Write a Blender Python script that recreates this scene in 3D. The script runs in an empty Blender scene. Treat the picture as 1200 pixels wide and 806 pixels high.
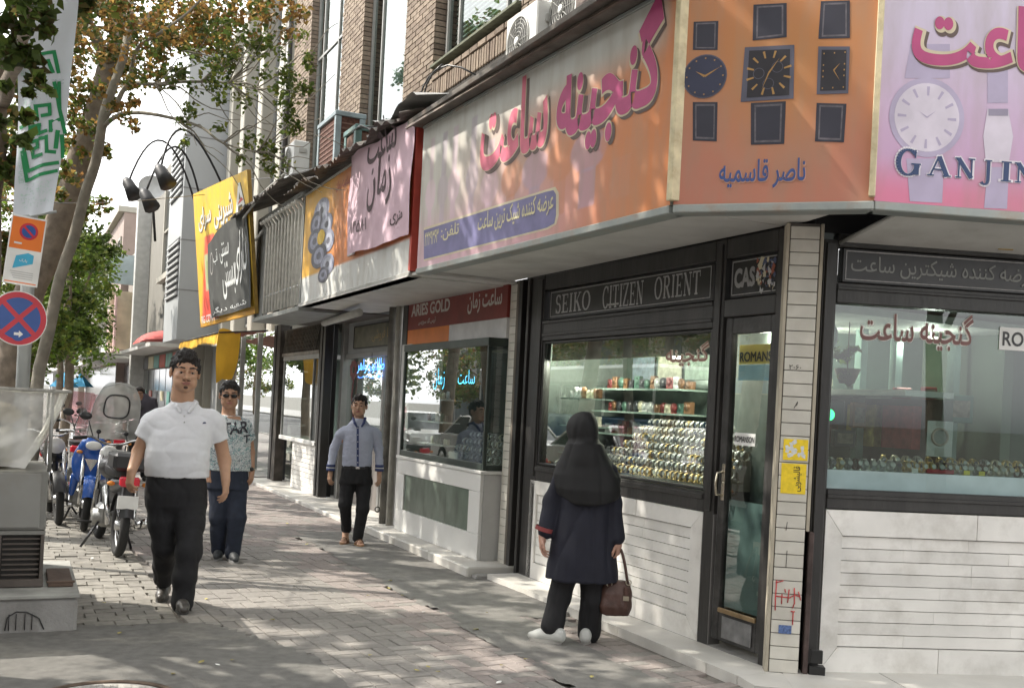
import bpy, math, random
import numpy as np
from mathutils import Vector, Matrix, noise as mnoise
from mathutils.bvhtree import BVHTree
from mathutils.geometry import interpolate_bezier, delaunay_2d_cdt

SC = bpy.context.scene
COL = SC.collection
random.seed(7)
RNG = np.random.default_rng(7)

# ------------------------------------------------------------------ camera, world, sun, exposure
TH = math.radians(2.9); FPX = 1215.0; EYE = 1.55; HB = 74.0
cam_d = bpy.data.cameras.new('camera'); cam = bpy.data.objects.new('camera', cam_d); COL.objects.link(cam)
cam_d.sensor_width = 36; cam_d.lens = 36 * FPX / 1200.0
cam_d.shift_y = HB * math.cos(TH) / 1200.0; cam_d.shift_x = HB * math.sin(TH) / 1200.0
cam_d.clip_end = 3000; cam_d.clip_start = 0.05
cam.matrix_world = Matrix.Translation((0, 0, EYE)) @ Matrix.Rotation(math.radians(90), 4, 'X') @ Matrix.Rotation(TH, 4, 'Z')
SC.camera = cam

SUN_DIR = Vector((-0.80, 0.13, 0.88)).normalized()          # towards the sun
W = bpy.data.worlds.new('World'); SC.world = W; W.use_nodes = True
nt = W.node_tree; nt.nodes.clear()
sky = nt.nodes.new('ShaderNodeTexSky'); sky.sky_type = 'NISHITA'; sky.sun_disc = False
sky.sun_elevation = math.asin(SUN_DIR.z); sky.sun_rotation = math.atan2(SUN_DIR.x, SUN_DIR.y)
sky.air_density = 1.3; sky.dust_density = 1.5; sky.ozone_density = 1.0
hsv = nt.nodes.new('ShaderNodeHueSaturation'); hsv.inputs['Saturation'].default_value = 0.0
bg = nt.nodes.new('ShaderNodeBackground'); bg.inputs[1].default_value = 0.15
wo = nt.nodes.new('ShaderNodeOutputWorld')
nt.links.new(sky.outputs[0], hsv.inputs['Color']); nt.links.new(hsv.outputs[0], bg.inputs[0]); nt.links.new(bg.outputs[0], wo.inputs[0])
sun_d = bpy.data.lights.new('sun', 'SUN'); sun_d.energy = 2.0; sun_d.angle = math.radians(0.53); sun_d.color = (1.0, 0.93, 0.82)
sun = bpy.data.objects.new('sun', sun_d); COL.objects.link(sun)
sun.rotation_euler = SUN_DIR.to_track_quat('Z', 'Y').to_euler(); sun.location = (-20, 5, 25)
vs = SC.view_settings; vs.view_transform = 'Standard'; vs.look = 'None'; vs.exposure = 1.8; vs.gamma = 1.0
SC.cycles.max_bounces = 7; SC.cycles.transparent_max_bounces = 16; SC.cycles.glossy_bounces = 3; SC.cycles.diffuse_bounces = 4

# ------------------------------------------------------------------ frames
CX = 4.64
DA = Vector((-0.4290, 0.9033, 0)).normalized(); NA = Vector((-0.9033, -0.4290, 0)).normalized()
def frame(o, x, y): return Matrix(((x.x, y.x, 0, o[0]), (x.y, y.y, 0, o[1]), (0, 0, 1, 0), (0, 0, 0, 1)))
MA = frame((CX, 0), DA, NA)                       # street frame: t along the shop fronts (away), w out into the pavement
ANGB = math.radians(6.5)
MB_ = frame((1.90, 6.26), Vector((math.cos(ANGB), math.sin(ANGB), 0)), Vector((-math.sin(ANGB), math.cos(ANGB), 0)))  # side front: s to the right, y inwards
MW = Matrix.Identity(4)
def PA(t, w, z=0): return MA @ Vector((t, w, z))
def ray(x, y):
    u, v = x - 600, y - 403
    a = u * math.cos(TH) + v * math.sin(TH); b = -u * math.sin(TH) + v * math.cos(TH) - HB
    return a / FPX, -b / FPX
def at(x, y, D):                                  # photo direction at depth D -> world point
    a, b = ray(x, y); return Vector((a * D, D, EYE + b * D))
def onground(x, y, z=0):
    a, b = ray(x, y); D = (z - EYE) / b; return Vector((a * D, D, z))

# ------------------------------------------------------------------ materials
MATS = {}
def mat(name, col, rough=0.6, metal=0.0, var=0.12, vs=6.0, bump=0.0, bs=40.0, rand=0.0, spec=0.5, emit=None, es=1.0,
        stain=0.0, stain_col=(0.05, 0.045, 0.04), stain_s=2.5, stretch=None, coat=0.0, leafv=False, sub=0.0):
    if name in MATS: return MATS[name]
    m = bpy.data.materials.new(name); m.use_nodes = True; n = m.node_tree.nodes; l = m.node_tree.links
    p = n['Principled BSDF']; p.inputs['Roughness'].default_value = rough; p.inputs['Metallic'].default_value = metal
    p.inputs['Specular IOR Level'].default_value = spec
    if coat: p.inputs['Coat Weight'].default_value = coat; p.inputs['Coat Roughness'].default_value = 0.08
    if sub: p.inputs['Subsurface Weight'].default_value = sub; p.inputs['Subsurface Radius'].default_value = (0.02, 0.008, 0.004)
    geo = n.new('ShaderNodeNewGeometry'); pos = geo.outputs['Position']
    if stretch:
        mp = n.new('ShaderNodeMapping'); mp.inputs['Scale'].default_value = stretch; l.new(pos, mp.inputs[0]); pos = mp.outputs[0]
    c = None
    def rgb(k):
        r = n.new('ShaderNodeRGB'); r.outputs[0].default_value = (*[min(1, max(0, x)) for x in k], 1); return r.outputs[0]
    if leafv:
        at_ = n.new('ShaderNodeAttribute'); at_.attribute_name = 'Col'; c = at_.outputs['Color']
    elif var > 0:
        no = n.new('ShaderNodeTexNoise'); no.inputs['Scale'].default_value = vs; no.inputs['Detail'].default_value = 6; l.new(pos, no.inputs['Vector'])
        rp = n.new('ShaderNodeMapRange'); rp.inputs[1].default_value = 0.3; rp.inputs[2].default_value = 0.7; l.new(no.outputs[0], rp.inputs[0])
        mx = n.new('ShaderNodeMix'); mx.data_type = 'RGBA'
        l.new(rp.outputs[0], mx.inputs[0]); l.new(rgb([x * (1 - var) for x in col]), mx.inputs[6]); l.new(rgb([x * (1 + var) for x in col]), mx.inputs[7])
        c = mx.outputs[2]
    else: c = rgb(col)
    if stain > 0:
        no = n.new('ShaderNodeTexNoise'); no.inputs['Scale'].default_value = stain_s; no.inputs['Detail'].default_value = 8; no.inputs['Roughness'].default_value = 0.65
        l.new(pos, no.inputs['Vector'])
        rp = n.new('ShaderNodeMapRange'); rp.inputs[1].default_value = 0.5; rp.inputs[2].default_value = 0.75; rp.inputs[4].default_value = stain; l.new(no.outputs[0], rp.inputs[0])
        mx = n.new('ShaderNodeMix'); mx.data_type = 'RGBA'; l.new(rp.outputs[0], mx.inputs[0]); l.new(c, mx.inputs[6]); l.new(rgb(stain_col), mx.inputs[7]); c = mx.outputs[2]
    if rand > 0:
        oi = n.new('ShaderNodeObjectInfo'); mr = n.new('ShaderNodeMapRange'); mr.inputs[3].default_value = 1 - rand; mr.inputs[4].default_value = 1 + rand
        l.new(oi.outputs['Random'], mr.inputs[0]); h = n.new('ShaderNodeHueSaturation'); l.new(mr.outputs[0], h.inputs['Value']); l.new(c, h.inputs['Color']); c = h.outputs[0]
    l.new(c, p.inputs['Base Color'])
    if bump > 0:
        nb = n.new('ShaderNodeTexNoise'); nb.inputs['Scale'].default_value = bs; nb.inputs['Detail'].default_value = 5; l.new(pos, nb.inputs['Vector'])
        b = n.new('ShaderNodeBump'); b.inputs['Strength'].default_value = bump; b.inputs['Distance'].default_value = 0.01
        l.new(nb.outputs[0], b.inputs['Height']); l.new(b.outputs[0], p.inputs['Normal'])
    if emit: p.inputs['Emission Color'].default_value = (*emit, 1); p.inputs['Emission Strength'].default_value = es
    if leafv:
        tr = n.new('ShaderNodeBsdfTranslucent'); l.new(c, tr.inputs[0]); ms = n.new('ShaderNodeMixShader'); ms.inputs[0].default_value = 0.45
        l.new(p.outputs[0], ms.inputs[1]); l.new(tr.outputs[0], ms.inputs[2]); l.new(ms.outputs[0], n['Material Output'].inputs[0])
    MATS[name] = m; return m

def glass(name, tint=(0.9, 0.95, 0.93), refl=1.0, base=0.0, rough=0.0, haze=0.0):
    if name in MATS: return MATS[name]
    m = bpy.data.materials.new(name); m.use_nodes = True; n = m.node_tree.nodes; l = m.node_tree.links
    n.remove(n['Principled BSDF'])
    t = n.new('ShaderNodeBsdfTransparent'); t.inputs[0].default_value = (*tint, 1)
    g = n.new('ShaderNodeBsdfGlossy'); g.inputs['Roughness'].default_value = rough; g.inputs[0].default_value = (0.95, 0.97, 0.97, 1)
    fr = n.new('ShaderNodeFresnel'); fr.inputs[0].default_value = 1.5
    ma = n.new('ShaderNodeMath'); ma.operation = 'MULTIPLY_ADD'; ma.inputs[1].default_value = refl * 1.7; ma.inputs[2].default_value = base; ma.use_clamp = True
    gq = n.new('ShaderNodeNewGeometry'); mb = n.new('ShaderNodeMath'); mb.operation = 'SUBTRACT'; mb.inputs[0].default_value = 1.0; l.new(gq.outputs['Backfacing'], mb.inputs[1])
    mm = n.new('ShaderNodeMath'); mm.operation = 'MULTIPLY'; l.new(ma.outputs[0], mm.inputs[0]); l.new(mb.outputs[0], mm.inputs[1])
    l.new(fr.outputs[0], ma.inputs[0]); ms = n.new('ShaderNodeMixShader')
    l.new(mm.outputs[0], ms.inputs[0]); l.new(t.outputs[0], ms.inputs[1]); l.new(g.outputs[0], ms.inputs[2]); out = ms.outputs[0]
    if haze > 0:
        d = n.new('ShaderNodeBsdfDiffuse'); d.inputs[0].default_value = (0.75, 0.75, 0.72, 1)
        geo = n.new('ShaderNodeNewGeometry'); no = n.new('ShaderNodeTexNoise'); no.inputs['Scale'].default_value = 5; l.new(geo.outputs['Position'], no.inputs['Vector'])
        mr = n.new('ShaderNodeMapRange'); mr.inputs[1].default_value = 0.3; mr.inputs[2].default_value = 0.7; mr.inputs[3].default_value = haze * 0.5; mr.inputs[4].default_value = haze * 1.4
        l.new(no.outputs[0], mr.inputs[0]); m2 = n.new('ShaderNodeMixShader'); l.new(mr.outputs[0], m2.inputs[0]); l.new(out, m2.inputs[1]); l.new(d.outputs[0], m2.inputs[2]); out = m2.outputs[0]
    l.new(out, n['Material Output'].inputs[0]); MATS[name] = m; return m

# ------------------------------------------------------------------ mesh builder
class MB:
    def __init__(s): s.v = []; s.f = []; s.m = []; s.sm = []; s.cur = 0
    def add(s, vs_, fs, smooth=False):
        o = len(s.v); s.v.extend([tuple(p) for p in vs_])
        for f in fs: s.f.append([i + o for i in f]); s.m.append(s.cur); s.sm.append(smooth)
        return s
    def box(s, x0, x1, y0, y1, z0, z1, b=0.0, M=None):
        x0, x1 = min(x0, x1), max(x0, x1); y0, y1 = min(y0, y1), max(y0, y1); z0, z1 = min(z0, z1), max(z0, z1)
        b = min(b, (x1 - x0) * .3, (y1 - y0) * .3, (z1 - z0) * .3)
        if b <= 0:
            V = [(x, y, z) for x in (x0, x1) for y in (y0, y1) for z in (z0, z1)]
            Fc = [(0, 1, 3, 2), (4, 6, 7, 5), (0, 4, 5, 1), (2, 3, 7, 6), (0, 2, 6, 4), (1, 5, 7, 3)]
        else:
            V = []; idx = {}
            lo, hi = (x0, y0, z0), (x1, y1, z1)
            for cx in (0, 1):
                for cy in (0, 1):
                    for cz in (0, 1):
                        c = (cx, cy, cz)
                        for ax in range(3):
                            p = [0, 0, 0]
                            for k in range(3):
                                base = hi[k] if c[k] else lo[k]
                                p[k] = base if k == ax else base + (-b if c[k] else b)
                            idx[(c, ax)] = len(V); V.append(tuple(p))
            Fc = []
            def q(ax, side):
                o1, o2 = [k for k in range(3) if k != ax]; r = []
                for (a, bb) in ((0, 0), (1, 0), (1, 1), (0, 1)):
                    c = [0, 0, 0]; c[ax] = side; c[o1] = a; c[o2] = bb; r.append(idx[(tuple(c), ax)])
                flip = (ax == 1) ^ (side == 0)
                return r[::-1] if flip else r
            for ax in range(3):
                for sd in (0, 1): Fc.append(q(ax, sd))
            for ax in range(3):                      # edges along ax
                o1, o2 = [k for k in range(3) if k != ax]
                for a in (0, 1):
                    for bb in (0, 1):
                        c0 = [0, 0, 0]; c0[o1] = a; c0[o2] = bb; c1 = list(c0); c1[ax] = 1
                        Fc.append([idx[(tuple(c0), o1)], idx[(tuple(c1), o1)], idx[(tuple(c1), o2)], idx[(tuple(c0), o2)]])
            for cx in (0, 1):
                for cy in (0, 1):
                    for cz in (0, 1): Fc.append([idx[((cx, cy, cz), k)] for k in range(3)])
        if M is not None: V = [tuple(M @ Vector(p)) for p in V]
        return s.add(V, Fc)
    def poly(s, pts, d):                             # prism: polygon pts (3D), thickness vector d
        n = len(pts); P = [Vector(p) for p in pts]; d = Vector(d)
        V = P + [p + d for p in P]
        Fc = [list(range(n))[::-1], [i + n for i in range(n)]] + [[i, (i + 1) % n, (i + 1) % n + n, i + n] for i in range(n)]
        return s.add(V, Fc)
    def face(s, pts): return s.add(pts, [list(range(len(pts)))])
    def tube(s, pts, r, n=8, caps=True, smooth=True, flat=1.0):
        P = [Vector(p) for p in pts]; k = len(P); R = r if hasattr(r, '__len__') else [r] * k
        V = []; up = None
        for i, p in enumerate(P):
            d = (P[min(i + 1, k - 1)] - P[max(i - 1, 0)])
            d = d.normalized() if d.length > 1e-9 else Vector((0, 0, 1))
            if up is None:
                up = Vector((0, 0, 1)) if abs(d.z) < 0.9 else Vector((1, 0, 0))
            a = d.cross(up);
            if a.length < 1e-6: a = d.cross(Vector((1, 0.3, 0)))
            a.normalize(); bb = a.cross(d).normalized(); up = bb
            for j in range(n):
                an = 2 * math.pi * j / n; V.append(p + a * (math.cos(an) * R[i]) + bb * (math.sin(an) * R[i] * flat))
        Fc = [[i * n + j, i * n + (j + 1) % n, (i + 1) * n + (j + 1) % n, (i + 1) * n + j] for i in range(k - 1) for j in range(n)]
        if caps: Fc += [list(range(n))[::-1], [(k - 1) * n + j for j in range(n)]]
        return s.add(V, Fc, smooth)
    def cyl(s, a, b, r, n=12, smooth=True): return s.tube([a, b], r, n, True, smooth)
    def torus(s, c, nrm, R, r, n=24, m=8, sc=(1, 1)):
        nrm = Vector(nrm).normalized(); a = nrm.cross(Vector((0, 0, 1)))
        if a.length < 1e-3: a = Vector((1, 0, 0))
        a.normalize(); b = nrm.cross(a); c = Vector(c); V = []
        for i in range(n):
            th = 2 * math.pi * i / n; d = a * (math.cos(th) * sc[0]) + b * (math.sin(th) * sc[1])
            for j in range(m):
                ph = 2 * math.pi * j / m; V.append(c + d * (R + r * math.cos(ph)) + nrm * (r * math.sin(ph)))
        Fc = [[i * m + j, ((i + 1) % n) * m + j, ((i + 1) % n) * m + (j + 1) % m, i * m + (j + 1) % m] for i in range(n) for j in range(m)]
        return s.add(V, Fc, True)
    def ell(s, c, rx, ry, rz, n=12, m=8, M=None):
        V = []; Fc = []
        for i in range(m + 1):
            ph = math.pi * i / m
            for j in range(n):
                th = 2 * math.pi * j / n; p = Vector((rx * math.sin(ph) * math.cos(th), ry * math.sin(ph) * math.sin(th), rz * math.cos(ph)))
                if M is not None: p = M @ p
                V.append(Vector(c) + p)
        for i in range(m):
            for j in range(n): Fc.append([i * n + j, (i + 1) * n + j, (i + 1) * n + (j + 1) % n, i * n + (j + 1) % n])
        return s.add(V, Fc, True)
    def grid(s, fn, nu, nv, smooth=True):            # fn(u,v)->point
        V = [fn(i / nu, j / nv) for j in range(nv + 1) for i in range(nu + 1)]
        Fc = [[j * (nu + 1) + i, j * (nu + 1) + i + 1, (j + 1) * (nu + 1) + i + 1, (j + 1) * (nu + 1) + i] for j in range(nv) for i in range(nu)]
        return s.add(V, Fc, smooth)
    def xf(s, M): s.v = [tuple(M @ Vector(p)) for p in s.v]; return s
    def join(s, o, M=None):
        vs_ = [tuple(M @ Vector(p)) for p in o.v] if M is not None else o.v
        b = len(s.v); s.v.extend(vs_); s.f.extend([[i + b for i in f] for f in o.f]); s.m.extend(o.m); s.sm.extend(o.sm); return s
    def mesh(s, name, mats, off=(0, 0, 0)):
        me = bpy.data.meshes.new(name)
        V = s.v if off == (0, 0, 0) else [(x - off[0], y - off[1], z - off[2]) for x, y, z in s.v]
        me.from_pydata(V, [], s.f)
        for m in (mats if isinstance(mats, (list, tuple)) else [mats]): me.materials.append(m)
        me.polygons.foreach_set('material_index', s.m); me.polygons.foreach_set('use_smooth', s.sm)
        me.update(); return me

def obj(name, data, parent=None):
    o = bpy.data.objects.new(name, data); COL.objects.link(o)
    if parent is not None: o.parent = parent
    return o
class Thing:
    """An Empty at the thing's base (frame F, at loc) that parents its parts; part geometry is given in frame coordinates."""
    def __init__(s, name, label, cat, F=MW, loc=(0, 0, 0), group=None, kind=None):
        s.loc = tuple(loc); s.o = obj(name, None); s.o.matrix_world = F @ Matrix.Translation(loc); s.o.empty_display_size = 0.1
        s.o['label'] = label; s.o['category'] = cat
        if group: s.o['group'] = group
        if kind: s.o['kind'] = kind
    def part(s, name, mb, mats, parent=None, label=None, stuff=False):
        o = obj(name, mb.mesh(name, mats, s.loc) if isinstance(mb, MB) else mb, parent or s.o)
        if label: o['label'] = label
        if stuff: o['kind'] = 'stuff'
        return o
def single(name, mb, mats, label, cat, F=MW, loc=(0, 0, 0), group=None, kind=None):
    o = obj(name, mb.mesh(name, mats, tuple(loc))); o.matrix_world = F @ Matrix.Translation(loc); o['label'] = label; o['category'] = cat
    if group: o['group'] = group
    if kind: o['kind'] = kind
    return o
def struct(name, mb, mats, F=MW, kind='structure'):
    o = obj(name, mb.mesh(name, mats)); o.matrix_world = F.copy(); o['kind'] = kind; return o
def dup(root, M, label=None, group=None):
    r = root.copy(); COL.objects.link(r); r.matrix_world = M
    if label: r['label'] = label
    if group: r['group'] = group
    for ch in list(root.children):
        c = ch.copy(); COL.objects.link(c); c.parent = r
        for g in list(ch.children): d = g.copy(); COL.objects.link(d); d.parent = c
    return r

# ------------------------------------------------------------------ lettering
ISO = {'ا': 0xFE8D, 'ب': 0xFE8F, 'پ': 0xFB56, 'ت': 0xFE95, 'ج': 0xFE9D, 'د': 0xFEA9, 'ر': 0xFEAD, 'ز': 0xFEAF, 'س': 0xFEB1, 'ش': 0xFEB5, 'ص': 0xFEB9,
       'ض': 0xFEBD, 'ط': 0xFEC1, 'ع': 0xFEC9, 'غ': 0xFECD, 'ف': 0xFED1, 'ق': 0xFED5, 'ک': 0xFB8E, 'گ': 0xFB92, 'ل': 0xFEDD, 'م': 0xFEE1, 'ن': 0xFEE5,
       'و': 0xFEED, 'ه': 0xFEE9, 'ی': 0xFBFC, 'ح': 0xFEA1, 'خ': 0xFEA5, 'ه': 0xFEE9}
NOJOIN = set('ادرزو')
def shape(txt):
    out = []
    for w in txt.split(' '):
        g = []
        for i, c in enumerate(w):
            if c not in ISO: g.append(c); continue
            prev = i > 0 and w[i - 1] in ISO and w[i - 1] not in NOJOIN
            nxt = i < len(w) - 1 and w[i + 1] in ISO and c not in NOJOIN
            b = ISO[c]
            if c in NOJOIN: g.append(chr(b + (1 if prev else 0)))
            else: g.append(chr(b + (3 if prev and nxt else 2 if nxt else 1 if prev else 0)))
        if all(ch.isdigit() for ch in w): out.append(w)
        else: out.append(''.join(reversed(g)))
    return ' '.join(reversed(out))
_tcache = {}
def text2d(txt, bold=0.0, sp=1.0):
    """flat outline of a line of text, normalised to x 0..1, y 0..1 -> (verts2d, faces, aspect)"""
    key = (txt, bold, sp)
    if key in _tcache: return _tcache[key]
    c = bpy.data.curves.new('t', 'FONT'); c.body = shape(txt) if any(ch in ISO for ch in txt) else txt
    c.offset = bold; c.resolution_u = 3; c.space_character = sp
    o = bpy.data.objects.new('t', c); COL.objects.link(o); c.offset = 0; bpy.context.view_layer.update()
    cu = o.to_curve(bpy.context.evaluated_depsgraph_get()); polys = []
    for sp_ in cu.splines:
        bp = sp_.bezier_points; P = []
        for i in range(len(bp)):
            p, q = bp[i], bp[(i + 1) % len(bp)]; st = (p.handle_right - p.co).length + (q.handle_left - q.co).length < 1e-5 or (p.handle_right_type == 'VECTOR' and q.handle_left_type == 'VECTOR')
            pts = [p.co] if st else interpolate_bezier(p.co, p.handle_right, q.handle_left, q.co, 5)[:-1]
            for w in pts:
                if not P or (w - P[-1]).length > 1e-4: P.append(w.copy())
        if len(P) > 2 and (P[0] - P[-1]).length < 1e-4: P.pop()
        if len(P) > 2: polys.append(P)
    o.to_curve_clear(); bpy.data.objects.remove(o); bpy.data.curves.remove(c)
    def area(P): return sum(P[i].x * P[(i + 1) % len(P)].y - P[(i + 1) % len(P)].x * P[i].y for i in range(len(P))) / 2
    def inside(p, P):
        r = False
        for i in range(len(P)):
            a_, b_ = P[i], P[(i + 1) % len(P)]
            if (a_.y > p.y) != (b_.y > p.y) and p.x < (b_.x - a_.x) * (p.y - a_.y) / (b_.y - a_.y) + a_.x: r = not r
        return r
    big = max(polys, key=lambda P: abs(area(P))); sg = 1 if area(big) > 0 else -1
    def grow(P, d, sg):
        n = len(P); out = []
        for i in range(n):
            e1 = (P[i] - P[i - 1]).normalized(); e2 = (P[(i + 1) % n] - P[i]).normalized(); nn = Vector((e1.y + e2.y, -e1.x - e2.x, 0)); L_ = nn.length
            nn = nn / L_ if L_ > .3 else Vector((e1.y, -e1.x, 0)); out.append(P[i] + nn * d * sg * min(1.5, 2 / max(L_, .9)))
        return out
    outs, holes, own = [], [], {}
    for i, P in enumerate(polys):
        cs = [Q for Q in polys if Q is not P and abs(area(Q)) > abs(area(P)) and inside(P[0], Q) and inside(P[len(P) // 2], Q)]
        C_ = min(cs, key=lambda Q: abs(area(Q))) if cs else None
        if C_ is not None and area(C_) * area(P) < 0: holes.append(P)
        else: outs.append(P)
    V = []; Fc = []
    for k, P in enumerate(outs):
        so = 1 if area(P) > 0 else -1; hs = [h for h in holes if inside(h[0], P) and abs(area(h)) < abs(area(P)) and area(h) * so < 0]; L = [grow(P, bold, so)] + [grow(h, bold, so) for h in hs if abs(area(h)) > bold * .4 * 1.0]
        vv, ee = [], []
        for q in L: n0 = len(vv); vv += [Vector((p.x, p.y)) for p in q]; ee += [(n0 + i, n0 + (i + 1) % len(q)) for i in range(len(q))]
        ov, _, of, *_r = delaunay_2d_cdt(vv, ee, [], 0, 1e-6); b0 = len(V); V += [(p.x, p.y, k) for p in ov]
        for t3 in of:
            m_ = (ov[t3[0]] + ov[t3[1]] + ov[t3[2]]) / 3
            if inside(m_, L[0]) and not any(inside(m_, h) for h in L[1:]):
                cr_ = (ov[t3[1]] - ov[t3[0]]).cross(ov[t3[2]] - ov[t3[0]]); Fc.append([b0 + i for i in (t3 if cr_ > 0 else t3[::-1])])
    xs = [v[0] for v in V]; ys = [v[1] for v in V]; x0, x1, y0, y1 = min(xs), max(xs), min(ys), max(ys)
    V = [((x - x0) / (x1 - x0), (y - y0) / (y1 - y0), k) for x, y, k in V]
    _tcache[key] = (V, Fc, (x1 - x0) / (y1 - y0)); return _tcache[key]
def put2d(mb, V, Fc, o, u, v, n=(0, 0, 0)):
    """lay a 2D outline on a plane: origin o, full-width vector u, full-height vector v, lift n"""
    nn = Vector(n).normalized() if Vector(n).length > 1e-9 else Vector((0, 0, 0)); o = Vector(o) + Vector(n); u = Vector(u); v = Vector(v)
    return mb.add([o + u * a + v * b + nn * (.00009 * k) for a, b, k in V], Fc)
def text_on(mb, txt, o, u, v, n, bold=0.01, sp=1.0):
    V, Fc, asp = text2d(txt, bold, sp); return put2d(mb, V, Fc, o, u, v, n)
# stroke letters with serifs (for the roman-type shop lettering)
def serif2d(word, wt=0.17, th=0.07):
    V = []; Fc = []; x = 0.0
    def rect(a, b, c, d): n = len(V); V.extend([(a, b), (c, b), (c, d), (a, d)]); Fc.append([n, n + 1, n + 2, n + 3])
    def stroke(p, w):
        for i in range(len(p) - 1):
            (a, b), (c, d) = p[i], p[i + 1]; w0 = w[i] if hasattr(w, '__len__') else w; w1 = w[i + 1] if hasattr(w, '__len__') else w
            dx, dy = c - a, d - b; L = math.hypot(dx, dy) or 1; nx, ny = -dy / L, dx / L; n = len(V)
            V.extend([(a + nx * w0 / 2, b + ny * w0 / 2), (a - nx * w0 / 2, b - ny * w0 / 2), (c - nx * w1 / 2, d - ny * w1 / 2), (c + nx * w1 / 2, d + ny * w1 / 2)]); Fc.append([n, n + 1, n + 2, n + 3])
    def arc(cx, cy, rx, ry, a0, a1, k=18):
        P = []; Wd = []
        for i in range(k + 1):
            a = math.radians(a0 + (a1 - a0) * i / k); P.append((cx + rx * math.cos(a), cy + ry * math.sin(a))); Wd.append(th + (wt - th) * abs(math.cos(a)))
        stroke(P, Wd)
    def stem(cx, y0=0, y1=1): rect(cx - wt / 2, y0, cx + wt / 2, y1)
    def srf(cx, y): rect(cx - wt * .95, y - th / 2 + (th / 2 if y == 0 else -th / 2), cx + wt * .95, y + th / 2 + (th / 2 if y == 0 else -th / 2))
    for ch in word:
        if ch == ' ': x += .5; continue
        if ch == 'I': stem(x + .2); srf(x + .2, 0); srf(x + .2, 1); x += .48
        elif ch == 'E':
            stem(x + .2); srf(x + .15, 0); srf(x + .15, 1); rect(x + .2, 0, x + .72, th); rect(x + .2, 1 - th, x + .70, 1); rect(x + .2, .5 - th / 2, x + .55, .5 + th / 2)
            rect(x + .66, 0, x + .72, .24); rect(x + .64, .76, x + .70, 1); rect(x + .51, .38, x + .56, .62); x += .86
        elif ch == 'O': arc(x + .45, .5, .37, .47, 0, 360, 28); x += 1.0
        elif ch == 'C': arc(x + .45, .5, .37, .47, 42, 318, 24); rect(x + .70, .68, x + .76, .98); x += .92
        elif ch == 'G': arc(x + .45, .5, .37, .47, 42, 350, 24); rect(x + .70, .68, x + .76, .98); stem(x + .78, 0.05, .45); rect(x + .58, .42, x + .95, .48); x += 1.05
        elif ch == 'S':
            arc(x + .35, .74, .22, .235, 30, 270, 16); arc(x + .35, .27, .24, .245, 90, -150, 16); rect(x + .55, .72, x + .60, .98); rect(x + .08, .02, x + .13, .28); x += .78
        elif ch == 'T': stem(x + .4); srf(x + .4, 0); rect(x, 1 - th, x + .8, 1); rect(x, .74, x + .06, 1); rect(x + .74, .74, x + .8, 1); x += .92
        elif ch == 'Z': rect(x, 1 - th, x + .7, 1); rect(x, 0, x + .7, th); stroke([(x + .6, .97), (x + .1, .03)], wt); rect(x, .74, x + .06, 1); rect(x + .64, 0, x + .7, .26); x += .84
        elif ch == 'N': rect(x + .14, 0, x + .14 + th, 1); stroke([(x + .14, .97), (x + .74, .03)], wt); rect(x + .7, 0, x + .7 + th, 1); rect(x, 1 - th, x + .26, 1); rect(x + .04, 0, x + .3, th); rect(x + .58, 1 - th, x + .88, 1); x += 1.0
        elif ch == 'K': stem(x + .2); srf(x + .2, 0); srf(x + .2, 1); stroke([(x + .72, .97), (x + .28, .45)], th); stroke([(x + .38, .58), (x + .76, .03)], wt); rect(x + .58, 0, x + .92, th); rect(x + .56, 1 - th, x + .84, 1); x += .98
        elif ch == 'R': stem(x + .2); srf(x + .2, 0); srf(x + .15, 1); arc(x + .42, .74, .27, .235, 90, -90, 14); rect(x + .2, 1 - th, x + .44, 1); rect(x + .2, .49, x + .44, .49 + th); stroke([(x + .42, .52), (x + .76, .03)], wt); rect(x + .66, 0, x + .9, th); x += .98
        elif ch == 'A': stroke([(x + .08, 0), (x + .42, .98)], th * 1.1); stroke([(x + .42, .98), (x + .78, 0)], wt); rect(x + .22, .3, x + .64, .3 + th); rect(x - .04, 0, x + .24, th); rect(x + .62, 0, x + .94, th); x += .98
        elif ch == 'J': stem(x + .4, 0, 1); srf(x + .4, 1); arc(x + .2, 0.0, .2, .22, 0, -150, 12); x += .68
        elif ch == 'M': rect(x + .14, 0, x + .14 + th, 1); stroke([(x + .14, .97), (x + .5, .05)], wt); stroke([(x + .5, .05), (x + .88, .97)], th); stem(x + .88); x += 1.12
        elif ch == 'H': stem(x + .2); stem(x + .75); srf(x + .2, 0); srf(x + .2, 1); srf(x + .75, 0); srf(x + .75, 1); rect(x + .2, .48, x + .75, .48 + th); x += 1.04
    return V, Fc, x - .1
def serif_on(mb, word, o, u, v, n, wt=0.17, th=0.07):
    V, Fc, L = serif2d(word, wt, th); V = [(a / L, b) for a, b in V]; o = Vector(o) + Vector(n)
    Vs = []; k = 0
    nn = Vector(n).normalized()
    for i, (a, b) in enumerate(V): Vs.append(o + Vector(u) * a + Vector(v) * b)
    for j, f in enumerate(Fc):                       # tiny step per stroke so overlapping strokes are never coplanar
        for i in f: Vs[i] = Vs[i] + nn * (0.00006 * (j % 13))
    return mb.add(Vs, Fc)

# ================================================================== GROUND
def hit(x, y, O, N):
    a, b = ray(x, y); d = Vector((a, 1, b)); c = Vector((0, 0, EYE)); N = Vector(N); k = (Vector(O) - c).dot(N) / d.dot(N); return c + d * k
def inframe(p, mx=40):
    if p[1] < 0.5: return False
    a = p[0] / p[1] * FPX; b = -(p[2] - EYE) / p[1] * FPX + HB
    u = a * math.cos(TH) - b * math.sin(TH); v = a * math.sin(TH) + b * math.cos(TH)
    return -mx < u + 600 < 1200 + mx and -mx < v + 403 < 806 + mx

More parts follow.
